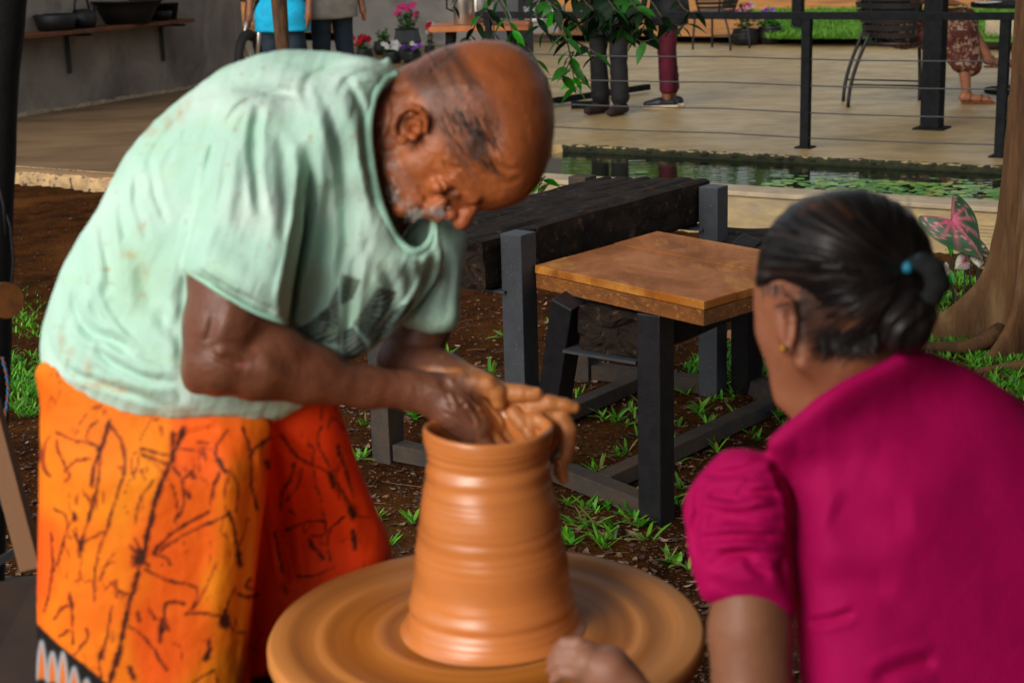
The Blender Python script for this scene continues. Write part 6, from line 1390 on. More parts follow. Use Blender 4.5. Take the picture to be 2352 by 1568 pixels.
# ---- shelf with pots on the left wall
def shelf():
    m_sw = material('shelf_wood', (0.12, 0.045, 0.022), (0.06, 0.025, 0.014), scale=8, rough=0.7); m_dark = smat('soot_black_metal', (.006, .006, .006), rough=.6)
    L0 = at(62, 100, 13.7); L1 = at(412, 50, 16.25)
    f = lambda p, q: None
    def onwall(u, v):     # pixel to the wall plane
        D = at(u, v, 1.0) - Ov; n = -wn_; tt = np.dot(wl0 - Ov, n) / np.dot(D, n); return Ov + D * tt
    A = onwall(40, 92); B_ = onwall(385, 46); z = (A[2] + B_[2]) / 2; A[2] = B_[2] = z; off = -wn_
    t = thing('wall_shelf', 'red-brown wooden shelf on black brackets on the grey left wall', 'shelf', tuple(A))
    b = MB(); A2 = A - wd * 1.0; b.hexa([A2, B_, B_ + off * .32, A2 + off * .32, A2 + [0, 0, .035], B_ + [0, 0, .035], B_ + off * .32 + [0, 0, .035], A2 + off * .32 + [0, 0, .035]]); b.obj('shelf_board', m_sw, t, bevel=.004)
    for u in (147, 366):
        p = onwall(u, 60); p[2] = z; br = MB(); br.bar(p + off * .02 - V3(0, 0, .0), p + off * .02 - V3(0, 0, .36), .03, .035); o = br.obj('bracket', m_dark, t)
        br = MB(); br.bar(p + off * .30 - V3(0, 0, .02), p + off * .03 - V3(0, 0, .02), .03, .02); br.obj('arm', m_dark, o)
    def on(u): p = onwall(u, 55); s_ = p + off * .16; s_[2] = z + .037; return s_
    p = on(158); t = thing('kettle', 'soot-black kettle with a hoop handle on the wall shelf', 'kettle', tuple(p)); b = MB(); b.lathe([(.001, 0), (.10, 0), (.125, .05), (.12, .11), (.07, .16), (.001, .165)], 20, c=p); b.obj('kettle_body', m_dark, t, smooth=True)
    b = MB(); b.tube([p + wd * (.10 * math.cos(a)) + V3(0, 0, .14 + .16 * math.sin(a)) for a in np.linspace(0, PI, 12)], .011, 6); b.obj('handle', m_dark, t, smooth=True)
    b = MB(); b.tube([p + wd * .10 + V3(0, 0, .07), p + wd * .16 + V3(0, 0, .11), p + wd * .19 + V3(0, 0, .18)], [.025, .018, .014], 8); b.obj('spout', m_dark, t, smooth=True)
    p = on(262); t = thing('wash_basin', 'wide black basin with a flared rim in the middle of the wall shelf', 'basin', tuple(p)); b = MB(); b.lathe([(.001, 0), (.20, 0), (.27, .12), (.33, .20), (.35, .20), (.35, .215), (.30, .21), (.22, .05), (.001, .03)], 28, c=p); b.obj('bowl', m_dark, t, smooth=True)
    p = on(338); b = MB(); b.lathe([(.001, 0), (.09, 0), (.12, .08), (.10, .09), (.001, .03)], 18, c=p); tag(b.obj('dish', m_dark, smooth=True), 'low black dish between the basin and the bucket on the wall shelf', 'dish')
    p = on(355); b = MB(); b.lathe([(.001, 0), (.085, 0), (.115, .15), (.125, .15), (.12, .155), (.10, .15), (.075, .02), (.001, .02)], 20, c=p); tag(b.obj('bucket', m_dark, smooth=True), 'small black bucket at the right end of the wall shelf', 'bucket')
    p = on(95); b = MB(); b.lathe([(.001, 0), (.15, 0), (.19, .13), (.17, .14), (.001, .04)], 20, c=p); tag(b.obj('cooking_pot', m_dark, smooth=True), 'squat black cooking pot left of the kettle on the wall shelf', 'pot')
shelf()
# ---- thin post and motorcycle behind the open end of the wall
def thin_post():
    p = at(645, 60, 11.9); b = MB(); b.tube([(p[0] + .006 * math.sin(z * 3), p[1], z) for z in np.linspace(Z0 - .02, 3.3, 22)], [.056 + .004 * math.sin(z * 7) for z in np.linspace(0, 3.3, 22)], 12)
    tag(b.obj('wooden_post', material('bark_post', (0.10, 0.055, 0.028), (0.025, 0.014, 0.010), scale=18, rough=0.9, bump=0.01, stretch=(1, 1, .3)), smooth=True), 'thin rough wooden post in front of the man in the turquoise shirt', 'post')
thin_post()
def motorbike():
    p = at(572, 60, 15.2); o = np.array([p[0], p[1], Z0]); dx = np.array([0.22, .975, 0]); t = thing('motorcycle', 'black motorcycle parked beyond the end of the grey wall', 'motorcycle', tuple(o)); mk = smat('black_gloss', (.008, .008, .009), rough=.25)
    q = lambda x, z, y=0: o + dx * x + np.array([-dx[1], dx[0], 0]) * y + V3(0, 0, z)
    for x in (-.05, 1.2):
        pts = [q(x + .27 * math.cos(a), .3 + .27 * math.sin(a)) for a in np.linspace(0, 2 * PI, 25)]; b = MB(); b.tube(pts, .045, 8, cap=False); w = b.obj('wheel', smat('tyre_rubber', (.012, .012, .012)), t, smooth=True)
        for k in range(6): b = MB(); b.bar(q(x, .3), q(x + .25 * math.cos(k * PI / 3), .3 + .25 * math.sin(k * PI / 3)), .012, .012); b.obj('spoke', m_inox, w)
    b = MB(); b.tube([q(.32, .62), q(.5, .78), q(.78, .74), q(.9, .62)], [.07, .14, .12, .05], 10); b.obj('fuel_tank', mk, t, smooth=True)
    b = MB(); b.tube([q(.75, .72), q(1.0, .74), q(1.3, .82)], [.09, .1, .07], 8, flat=.6); b.obj('seat', m_black, t, smooth=True)
    b = MB(); b.tube([q(.4, .3), q(.75, .28), q(.8, .5), q(.45, .55)], .12, 8); b.obj('engine', smat('engine_grey', (.06, .06, .06), rough=.4), t, smooth=True)
    for y in (-.07, .07): b = MB(); b.tube([q(-.05, .3, y), q(.2, .9, y)], .022, 8); b.obj('fork', m_inox, t, smooth=True)
    b = MB(); b.tube([q(.22, .95, -.33), q(.15, 1.02, -.15), q(.15, 1.02, .15), q(.22, .95, .33)], .014, 7); b.obj('handlebar', m_black, t, smooth=True)
    b = MB(); b.lathe([(.001, 0), (.08, .02), (.09, .10), (.001, .12)], 14, c=q(.02, .85)); b.obj('headlight', m_inox, t, smooth=True)
    for y in (-.3, .3): b = MB(); b.lathe([(.001, 0), (.055, .02), (.05, .04), (.001, .05)], 12, c=q(.12, 1.14, y), sy=.5); m = b.obj('mirror', mk, t, smooth=True); b = MB(); b.tube([q(.15, 1.0, y), q(.12, 1.15, y)], .006, 5); b.obj('mirror_stem', m_black, m)
    b = MB(); b.box(q(.0, .62, -.12), (.05, .05, .04)); b.obj('indicator', smat('orange_plastic', (.6, .12, .02), rough=.3), t)
    b = MB(); b.tube([q(.6, .22, -.12), q(1.3, .26, -.14)], [.03, .045], 8); b.obj('exhaust', m_inox, t, smooth=True)
motorbike()
# ---- shed post with wires and plank on the near left
def shed_post():
    t = thing('shed_post', 'black shed post with hanging wires at the left edge', 'post', tuple(at(-25, 900, 2.9) * [1, 1, 0]))
    us = [(95, -900), (84, -500), (66, -40), (60, 0), (52, 70), (44, 160), (38, 260), (33, 360), (30, 460), (27, 600), (24, 760), (20, 900), (16, 1060), (8, 1300), (0, 1600), (-10, 2300)]
    b = MB(); b.tube([at(u - 62, v, 2.9) for u, v in us], [62 / FOC * 2.9 * (1 + .03 * math.sin(i * 2)) for i in range(len(us))], 14); b.obj('post_trunk', material('shaded_post_wood', (.006, .005, .005), (.003, .003, .003), rough=.9, bump=.004), t, smooth=True)  # near-black wood colour includes the shade the post stands in
    b = MB(); b.tube([at(8, 470, 2.75), at(24, 520, 2.75), at(31, 600, 2.76), at(26, 660, 2.78), at(12, 700, 2.8)], .0022, 6); b.obj('wire', m_black, t, smooth=True)
    b = MB(); b.tube([at(-6, 420, 2.75), at(8, 470, 2.74), at(14, 540, 2.76)], .0022, 6); b.obj('wire', m_black, t, smooth=True)
    for ph, c, nm in ((0, (.02, .16, .34), 'blue'), (PI, (.25, .09, .04), 'brown')):
        pts = []
        for i in range(90):
            s = i / 89; v = 820 + 300 * s; u = 5 + 12 * math.sin(s * 7) + 30 * s ** 2; pts.append(at(u + 2.6 * math.cos(i * .7 + ph), v, 2.72 + .002 * math.sin(i * .7 + ph)))
        b = MB(); b.tube(pts, .0012, 5); b.obj('twisted_wire', smat(nm + '_insulation', c, rough=.4), t, smooth=True)
    b = MB(); pts = [at(-30, 690, 2.72), at(16, 690, 2.66)]; b.tube(pts, [.030, .030], 14); lo = b.obj('log_end', material('cut_wood', (.20, .085, .035), (.10, .045, .02), scale=30, rough=.8), t)
shed_post()
def plank():
    m = material('pale_brown_plank', (0.22, 0.12, 0.07), (0.15, 0.08, 0.045), scale=5, rough=.7, bump=.001, stretch=(1, 1, .2))
    t = thing('wooden_easel', 'leaning brown wooden plank frame at the lower left edge', 'frame', tuple(at(20, 1500, 2.6) * [1, 1, 0]))
    b = MB(); b.bar(at(-28, 920, 2.6), at(74, 1305, 2.62), 24 / FOC * 2.6 * 2, .03, up=Fv); b.obj('leg', m, t, bevel=.002)
    b = MB(); b.bar(at(-40, 1310, 2.7), at(62, 1250, 2.7), .012, .012); b.obj('rod', m_black, t)
    b = MB(); b.bar(at(-40, 1060, 2.9), at(60, 1250, 2.8), .012, .012); b.obj('rod', m_black, t)
    b = MB(); b.hexa([at(-60, 1600, 2.5), at(90, 1600, 2.5), at(90, 1620, 3.0), at(-60, 1620, 3.0), at(-60, 1345, 2.75), at(86, 1325, 2.8), at(90, 1320, 3.05), at(-60, 1330, 3.05)]); b.obj('seat_box', material('dark_hide', (.05, .03, .02), (.025, .016, .012), scale=4, rough=.6), t)
plank()
# ================================================================== PLANTS
GREENS = [(0.08, 0.33, 0.018), (0.12, 0.42, 0.02), (0.05, 0.20, 0.012), (0.16, 0.46, 0.03)]
m_leaf = material('glossy_leaf', (0.028, 0.105, 0.018), (0.016, 0.06, 0.012), scale=5, rough=0.45, trans=0.25, spec=0.35)
m_leafshade = material('shaded_leaf', (0.007, 0.018, 0.007), (0.004, 0.010, 0.004), scale=5, rough=0.6, trans=0.08, spec=0.15)  # leaf colour darkened to hold the shade inside the hanging foliage
m_leafl = material('light_leaf', (0.045, 0.22, 0.025), (0.03, 0.15, 0.02), scale=5, rough=0.3, trans=0.3, spec=0.6)
m_stem = smat('brown_stem', (0.05, 0.035, 0.02))
def leaf_mesh(name, L=1.0, w=0.42, fold=0.12, droop=0.25):
    V = []; n = 7
    for i in range(n + 1):
        t = i / n; hw = w / 2 * math.sin(PI * min(1, t ** 0.85)) * (1 - .15 * t); z = -droop * t * t
        V += [(L * t, -hw, z + fold * hw * 2), (L * t, 0, z - .0), (L * t, hw, z + fold * hw * 2)]
    F = []
    for i in range(n):
        q = 3 * i; F += [(q, q + 3, q + 4, q + 1), (q + 1, q + 4, q + 5, q + 2)]
    me = bpy.data.meshes.new(name); me.from_pydata(V, [], F); me.polygons.foreach_set('use_smooth', [True] * len(F)); me.update(); return me
LM = []
for mt in (m_leaf, m_leafshade, m_leafl): me = leaf_mesh('leaf'); me.materials.append(mt); LM.append(me)
LEAFBUDGET = [0]
def put_leaf(parent, p, d, size, me, roll=0.0, name='leaf'):
    o = bpy.data.objects.new(name, me); COL.objects.link(o); o.parent = parent; o.location = Vector(p) - parent.location
    q = Vector(d).to_track_quat('X', 'Z'); o.rotation_euler = (q @ Matrix.Rotation(roll, 4, 'X').to_quaternion()).to_euler(); o.scale = (size,) * 3
    return o
def creeper(label, D, stems, base):
    """stems: (points in px, number of leaves, leaf size m, mesh choices)"""
    t = thing('creeper_branch', label, 'branch', tuple(at(*base, D)))
    for pts, n, sz, ch in stems:
        P = spline(pts, 6, closed=False); W_ = [at(p[0], p[1], D + 0.25 * math.sin(i * .5)) for i, p in enumerate(P)]
        b = MB(); W_ = [W_[0] + np.array([0.02, 0.05, 0.9]), W_[0] + np.array([0, 0.02, 0.4])] + W_ if pts[0][1] < -5 else W_; b.tube(W_, [.004 * (1 - .6 * i / len(W_)) + .0012 for i in range(len(W_))], 5); b.obj('stem', m_stem, t, smooth=True)
        for k in range(n):
            i = min(len(W_) - 2, int(len(W_) * (k + random.random()) / n)); p = W_[i]; dr = (W_[i + 1] - W_[i]); dr /= np.linalg.norm(dr)
            side = Rv * (1 if k % 2 else -1) * random.uniform(.5, 1) + dr * random.uniform(.3, .9) - np.array([0, 0, 1]) * random.uniform(.2, .9) - Fv * random.uniform(-.6, .6)
            put_leaf(t, p, side, sz * random.uniform(.75, 1.15), LM[random.choice(ch)], random.uniform(-.8, .8))
    return t
random.seed(21)
creeper('creeper of glossy green leaves hanging down in front of the dark square pillar', 9.2, [
    ([(1130, -30), (1165, 40), (1185, 100), (1195, 160), (1215, 215)], 22, .125, (0, 0, 2)), ([(1150, -20), (1110, 30), (1085, 70), (1070, 90)], 10, .11, (1, 1, 0)),
    ([(1200, 90), (1225, 130), (1245, 180), (1255, 220)], 9, .12, (2, 0)), ([(1060, -20), (1045, 10), (1040, 20)], 2, .10, (1,)), ([(1120, 20), (1135, 70), (1120, 110)], 6, .12, (1,))], (1150, -40))
creeper('leafy spray hanging lowest in front of the terrace floor, right of the bald head', 8.7, [
    ([(1260, -30), (1290, 60), (1306, 110), (1312, 150), (1318, 180)], 12, .13, (0, 0, 2)), ([(1318, 120), (1305, 150), (1290, 178)], 4, .135, (0,)), ([(1312, 150), (1330, 190), (1318, 205)], 6, .15, (0, 2, 2)), ([(1306, 90), (1350, 110), (1375, 130)], 5, .14, (0, 1))], (1260, -40))
creeper('dense shaded foliage hanging over the railing above the man in black trousers', 9.0, [
    ([(1220, -40), (1260, 5), (1300, 35), (1330, 60)], 40, .12, (1, 1, 1, 0)), ([(1300, -40), (1345, 5), (1370, 35), (1376, 70)], 50, .12, (1,)), ([(1360, -40), (1400, 5), (1420, 40), (1425, 75)], 50, .12, (1, 1, 1, 0)),
    ([(1420, -40), (1450, 5), (1480, 40), (1475, 75)], 46, .12, (1, 1, 1, 0)), ([(1470, -30), (1500, 10), (1530, 50), (1560, 60), (1580, 55)], 12, .11, (1,)), ([(1540, -30), (1570, 20), (1600, 30)], 6, .10, (1,)),
    ([(1430, 60), (1470, 95), (1500, 90)], 6, .13, (0, 1)), ([(1250, -30), (1230, 20), (1240, 60), (1260, 80)], 10, .12, (1, 0))], (1400, -60))
creeper('small sprig of green leaves growing up between the bald head and the pond wall', 7.4, [([(1236, 448), (1240, 425), (1252, 405)], 5, .09, (2, 2)), ([(1236, 448), (1250, 435), (1262, 420)], 3, .07, (2,))], (1236, 448))

def leafy_pot(label, u, v, r, h, plant_h, spread, flowers, ncol, mat=None, faceted=False, nleaf=70, leafsz=.06, z=Z0, ch=(0, 2)):
    g = gr(u, v, z); 
    pt = thing('flower_pot', label, 'flower pot', tuple(g))
    prof = [(.001, 0), (r * .7, 0), (r, h * .55), (r * .82, h), (r * .9, h + .02), (r * .75, h + .02), (r * .72, h * .8), (.001, h * .8)]
    b = MB(); b.lathe(prof, 7 if faceted else 20, c=g); b.obj('pot', mat or m_blackpot, pt, smooth=not faceted)
    nst = 9
    for s in range(nst):
        a = random.uniform(0, 2 * PI); lean = random.uniform(.1, 1) * spread; top = g + V3(math.cos(a) * lean, math.sin(a) * lean, h + plant_h * random.uniform(.6, 1) * (1 - .3 * lean / max(spread, .01)))
        base = g + V3(math.cos(a) * r * .3, math.sin(a) * r * .3, h * .8); b = MB(); b.tube([base, (base + top) / 2 + V3(0, 0, .03), top], [.004, .003, .002], 4); b.obj('stem', m_stem, pt)
        for k in range(nleaf // nst):
            q = base + (top - base) * random.uniform(.2, 1.0); d = (random.gauss(0, 1), random.gauss(0, 1), random.uniform(-.3, .7)); put_leaf(pt, q, d, leafsz * random.uniform(.6, 1.2), LM[random.choice(ch)], random.uniform(-1, 1))
        if s < flowers:
            col = ncol[s % len(ncol)]
            for k in range(random.randint(2, 4)):
                c = top + V3(random.gauss(0, .03), random.gauss(0, .025), random.uniform(-.03, .03)); f = MB()
                for q in range(5):
                    aa = q * 2 * PI / 5; dv = np.array([math.cos(aa), -.35, math.sin(aa)]); sv = np.array([-math.sin(aa), 0, math.cos(aa)]); R_ = .03
                    f.add([c, c + dv * R_ * .6 - sv * R_ * .45, c + dv * R_ * 1.1, c + dv * R_ * .6 + sv * R_ * .45], [(0, 1, 2, 3)])
                f.obj('flower', col, pt)
    return pt
m_blackpot = smat('black_plastic_pot', (.012, .012, .013), rough=.45); m_greypot = smat('dark_grey_faceted_pot', (.04, .042, .045), rough=.5)
pk = smat('pink_petal', (.70, .12, .30)); rd = smat('crimson_petal', (.40, .01, .05)); wh = smat('white_petal', (.72, .70, .72)); pu = smat('purple_petal', (.22, .06, .42)); re = smat('red_petal', (.6, .02, .03))
random.seed(33)
leafy_pot('small black pot with crimson flowers, leftmost of the flower pots by the pale wall', 838, 138, .11, .11, .17, .12, 8, [rd, rd], nleaf=90, leafsz=.06, ch=(2, 0))
leafy_pot('black pot with a feathery bright green bush behind the crimson flowers', 880, 126, .13, .14, .20, .17, 0, [rd], nleaf=180, leafsz=.05, ch=(2,))
leafy_pot('large faceted grey pot with a tall pink-flowering bush', 936, 126, .18, .30, .36, .22, 9, [pk, pk, pk], mat=m_greypot, faceted=True, nleaf=230, leafsz=.06, ch=(0, 0, 2))
leafy_pot('low black pot with white flowers in front of the tall pink bush', 902, 146, .12, .11, .13, .14, 7, [wh, wh, pu], nleaf=100, leafsz=.06, ch=(0, 2))
leafy_pot('low black pot with a single violet flower in front of the faceted pot', 948, 147, .12, .12, .12, .15, 3, [pu, wh], nleaf=90, leafsz=.06, ch=(0, 0))
leafy_pot('slim plant with red and pink flowers, rightmost of the flower pots by the pale wall', 988, 126, .07, .09, .36, .06, 7, [re, rd, wh], nleaf=50, leafsz=.06, ch=(0,))
leafy_pot('black pot of pink petunias at the kerb, left of the black pillar', 1712, 104, .19, .18, .40, .28, 9, [pk, wh, pk], nleaf=150, leafsz=.08, ch=(2, 0))
leafy_pot('black pot of purple petunias at the kerb beside the black pillar', 1768, 102, .17, .20, .24, .2, 7, [pu, pk], nleaf=120, leafsz=.08, ch=(0, 2))

# ---- tree at the right edge
def big_tree():
    base = gr(2420, 800, 0.0); base = at(2405, 640, 6.35); cx, cy = base[0], base[1]
    t = thing('tree', 'brown tree trunk with spreading buttress roots at the right edge of the photo', 'tree', (cx, cy, 0))
    NZ, NA = 150, 220; V = []; C = []
    rootA = [(3.02, .55, .10), (3.9, .30, .12), (4.45, .42, .075), (5.2, .35, .12), (.3, .4, .12), (1.5, .4, .14), (2.3, .35, .12)]
    zs_ = np.concatenate([np.linspace(-.08, .5, 80), np.linspace(.52, 3.6, NZ - 80)])
    for z in zs_:
        for k in range(NA):
            a = 2 * PI * k / NA; r = .165 + .018 * math.exp(-max(z, 0) / .8) + .012 * math.sin(a * 3 + z) + .008 * math.sin(a * 5 - z * 2)
            for (ra, L, w) in rootA:
                d = (a - ra + PI) % (2 * PI) - PI; zz = max(z, 0.0)
                r += L * .9 * math.exp(-(d / (w + .16 * min(zz, 1.0))) ** 2) * math.exp(-zz / .11) + .028 * math.exp(-(d / .3) ** 2) * math.exp(-zz / .9)
            V.append((cx + r * math.cos(a), cy + r * math.sin(a), z)); C.append((a, z))
    V = np.array(V); P = np.c_[np.array(C)[:, 0] * .17 * 6, np.array(C)[:, 1]]
    dirn = np.c_[V[:, 0] - cx, V[:, 1] - cy, np.zeros(len(V))]; dirn /= np.linalg.norm(dirn, axis=1)[:, None]
    V = V + dirn * (vnoise(np.c_[P[:, 0], P[:, 1] * .25], .035, 400, 3) * .009 + vnoise(P, .2, 405, 2) * .012)[:, None]
    n0 = len(zs_); I = np.arange(n0 * NA).reshape(n0, NA); J = np.roll(I, -1, 1); Fq = np.stack([I[:-1].ravel(), J[:-1].ravel(), J[1:].ravel(), I[1:].ravel()], 1)
    link('trunk', mesh_np('trunk', V, Fq), material('tree_bark', (0.115, 0.060, 0.030), (0.05, 0.026, 0.014), scale=14, rough=0.9, bump=0.018, bscale=22, stretch=(1, 1, .22), c3=(0.19, 0.125, 0.07), s3=7, t3=(0.56, 0.72)), t)
    for (a, L) in ((4.5, .75), (4.25, .45), (3.4, .5)):
        pts = [np.array([cx + (.2 + L * s) * math.cos(a + .25 * math.sin(s * 5)), cy + (.2 + L * s) * math.sin(a + .25 * math.sin(s * 5)), .05 * (1 - s) - .004]) for s in np.linspace(0, 1, 9)]
        b = MB(); b.tube(pts, [.040 * (1 - .72 * i / 8) for i in range(9)], 9); b.obj('root', bpy.data.materials['tree_bark'], t, smooth=True)
    crown(t, (cx + .3, cy - .2, 4.6), (2.6, 2.4, 1.5), 2600, .16, [(0.03, 0.09, 0.012), (0.05, 0.13, 0.02)], 71)
def crown(t, c, R_, n, sz, cols, seed):
    rg = np.random.default_rng(seed); cl = rg.normal(size=(26, 3)); cl /= np.linalg.norm(cl, axis=1)[:, None]; cl = cl * np.array(R_) * rg.uniform(.45, 1, (26, 1)) + np.array(c)
    k = rg.integers(0, 26, n); P = cl[k] + rg.normal(size=(n, 3)) * np.array(R_) * .17
    D = rg.normal(size=(n, 3)); D /= np.linalg.norm(D, axis=1)[:, None]; E = np.cross(D, rg.normal(size=(n, 3))); E /= np.linalg.norm(E, axis=1)[:, None]
    s = sz * rg.uniform(.6, 1.3, (n, 1)); V = np.stack([P - D * s, P - E * s * .4, P + D * s, P + E * s * .4], 1).reshape(-1, 3); Fq = np.arange(4 * n).reshape(n, 4)
    C = np.repeat(np.array(cols)[rg.integers(0, len(cols), n)] * rg.uniform(.7, 1.3, (n, 1)), 4, axis=0)
    o = link('crown', mesh_np('crown', V, Fq, False, C.astype(np.float32)), m_blade, t); o['kind'] = 'stuff'; return o
big_tree()
def far_tree(i, x, y, h, w, n, cols, lab):
    t = thing('garden_tree', lab, 'tree', (x, y, .3)); b = MB(); b.tube([(x, y, .25), (x + .1, y, h * .45), (x - .1, y + .1, h * .8)], [.16, .12, .05], 8); b.obj('trunk', m_stem, t, smooth=True)
    for k in range(3): a = k * 2.1 + i; b = MB(); b.tube([(x + .08, y, h * .4), (x + w * .5 * math.cos(a), y + w * .5 * math.sin(a), h * .75)], [.07, .02], 6); b.obj('limb', m_stem, t, smooth=True)
    crown(t, (x, y, h * .56), (w, w, h * .42), n, .26, cols, 80 + i)
ft = [(-6, 38, 6.5, 2.6, 1), (-1.5, 41, 7.5, 3.0, 0), (2.5, 37, 5.2, 2.2, 1), (6.2, 40, 8, 3.0, 0), (10, 37, 5.5, 2.4, 1), (13.5, 41, 7.5, 3, 0), (17.5, 38, 6, 2.6, 1), (21.5, 36, 6.5, 2.8, 0), (-11, 41, 7, 3, 0), (26, 35, 6.5, 3, 1)]
places = ['beyond the end of the shelf wall', 'behind the turquoise shirt', 'behind the serving table', 'behind the hanging foliage', 'behind the petunias', 'behind the black pillar', 'behind the shell chair', 'behind the seated woman', 'far to the left of the yard', 'far to the right of the yard']
for i, (x, y, h, w, k) in enumerate(ft):
    far_tree(i, x, y, h, w, 1500, [[(0.08, 0.20, 0.02), (0.13, 0.28, 0.03)], [(0.20, 0.36, 0.04), (0.28, 0.42, 0.05), (0.12, 0.26, 0.03)]][k], ['dark green', 'yellow-green'][k] + ' garden tree ' + places[i] + ', mirrored in the pond')

# ---- caladiums at the foot of the pond wall
def caladium():
    def blade(nm, L, w, edge, vein, body, spots, seed):
        rg = np.random.default_rng(seed); V = []; C = []; nu, nv = 26, 22
        out = spline([(0, 0), (-.16, .14), (-.34, .30), (-.44, .40), (-.36, .50), (-.12, .52), (.2, .46), (.52, .30), (.8, .12), (1, 0)], 6, closed=False)
        s_ = np.linspace(0, 1, nu); xs = np.interp(s_, np.linspace(0, 1, len(out)), out[:, 0]); ys = np.interp(s_, np.linspace(0, 1, len(out)), out[:, 1])
        vs = [np.array(q) for q in ((1, 0), (.62, .30), (.28, .46), (-.08, .50), (-.40, .38))]
        for sg in (-1, 1):
            for i in range(nu):
                for j in range(nv + 1):
                    r = j / nv; x = .02 + (xs[i] - .02) * r; y = ys[i] * r * sg; z = .05 * math.sin(r * PI) - .10 * r * r + .018 * math.sin(s_[i] * 22) * r * r
                    V.append((x * L, y * w * 2, z * L)); dv = min(float(seg_dist(np.array(x), np.array(abs(y)), (0, 0), q)[0]) / (.012 + .022 * (1 - r)) for q in vs)
                    c = np.array(body, float); 
                    if spots and rg.random() < .10 and .2 < r < .92: c = np.array((.62, .25, .25))
                    if r > .93: c = np.array(edge, float)
                    k = math.exp(-dv * dv) * (1 - .5 * r); c = c * (1 - k) + np.array(vein) * k; k2 = math.exp(-(r / .28) ** 2); c = c * (1 - .8 * k2) + np.array(vein) * .8 * k2; C.append(c)
        F = []; B_ = nu * (nv + 1)
        for sgi in (0, 1):
            for i in range(nu - 1):
                for j in range(nv): a = sgi * B_ + i * (nv + 1) + j; q = (a, a + 1, a + nv + 2, a + nv + 1); F.append(q if sgi else q[::-1])
        me = mesh_np(nm, np.array(V), np.array(F), True, np.array(C, dtype=np.float32)); me.materials.append(m_cal); return me
    m_cal = material('caladium_leaf', (1, 1, 1), (.85, .85, .85), scale=20, rough=.45, attr=True, trans=.25)
    big = blade('leaf_blade', 1, .5, (.03, .12, .035), (.62, .10, .20), (.018, .085, .030), True, 5); wh_ = blade('leaf_blade', 1, .5, (.10, .34, .08), (.62, .03, .14), (.62, .60, .52), False, 6)
    D = 6.75; base = at(2192, 700, D); base = np.array([base[0], base[1], 0.0])
    t = thing('caladium', 'caladium with one large dark green pink-veined leaf against the pond wall', 'plant', tuple(base)); s = 1 / FOC * D
    def leaf(t, me, c, tip, size, tilt, bs, nm='leaf'):
        p = at(*c, D); q = at(*tip, D - .05); d = Vector(q - p).normalized(); nrm = Vector(-Fv + np.array([0, 0, .1]) + Rv * tilt).normalized(); y = nrm.cross(d).normalized(); nrm = d.cross(y)
        o = bpy.data.objects.new(nm, me); COL.objects.link(o); o.parent = t; o.location = Vector(p) - t.location; m = Matrix((d, y, nrm)).transposed(); o.rotation_euler = m.to_euler(); o.scale = (size,) * 3
        b = MB(); b.tube([np.array([bs[0], bs[1], 0.0]), np.array([bs[0], bs[1], p[2] * .5]) + (p - bs) * [.35, .35, 0], p + Fv * .006], [.004, .0035, .0025], 6); b.obj('stalk', smat('dark_stalk', (.02, .02, .012)), t, smooth=True)
    leaf(t, big, (2185, 505), (2234, 562), 118 * s, .1, base); leaf(t, big, (2232, 572), (2290, 600), 58 * s, -.3, base + [.06, 0, 0]); 
    leaf(t, LM[2], (2178, 540), (2190, 590), 50 * s, .1, base)
    b2 = base + np.array([.07, -.08, 0]); t2 = thing('caladium', 'caladium with small white leaves veined in pink beside the tree trunk', 'plant', tuple(b2))
    leaf(t2, wh_, (2246, 588), (2250, 612), 40 * s, 0, b2); leaf(t2, wh_, (2216, 600), (2188, 622), 40 * s, 0, b2 - [.05, 0, 0]); leaf(t2, wh_, (2180, 618), (2160, 640), 34 * s, 0, b2 - [.07, 0, 0]); leaf(t2, wh_, (2255, 560), (2262, 575), 20 * s, 0, b2)
    leaf(t2, LM[2], (2175, 615), (2195, 660), 46 * s, 0, b2 - [.06, 0, 0])
caladium()

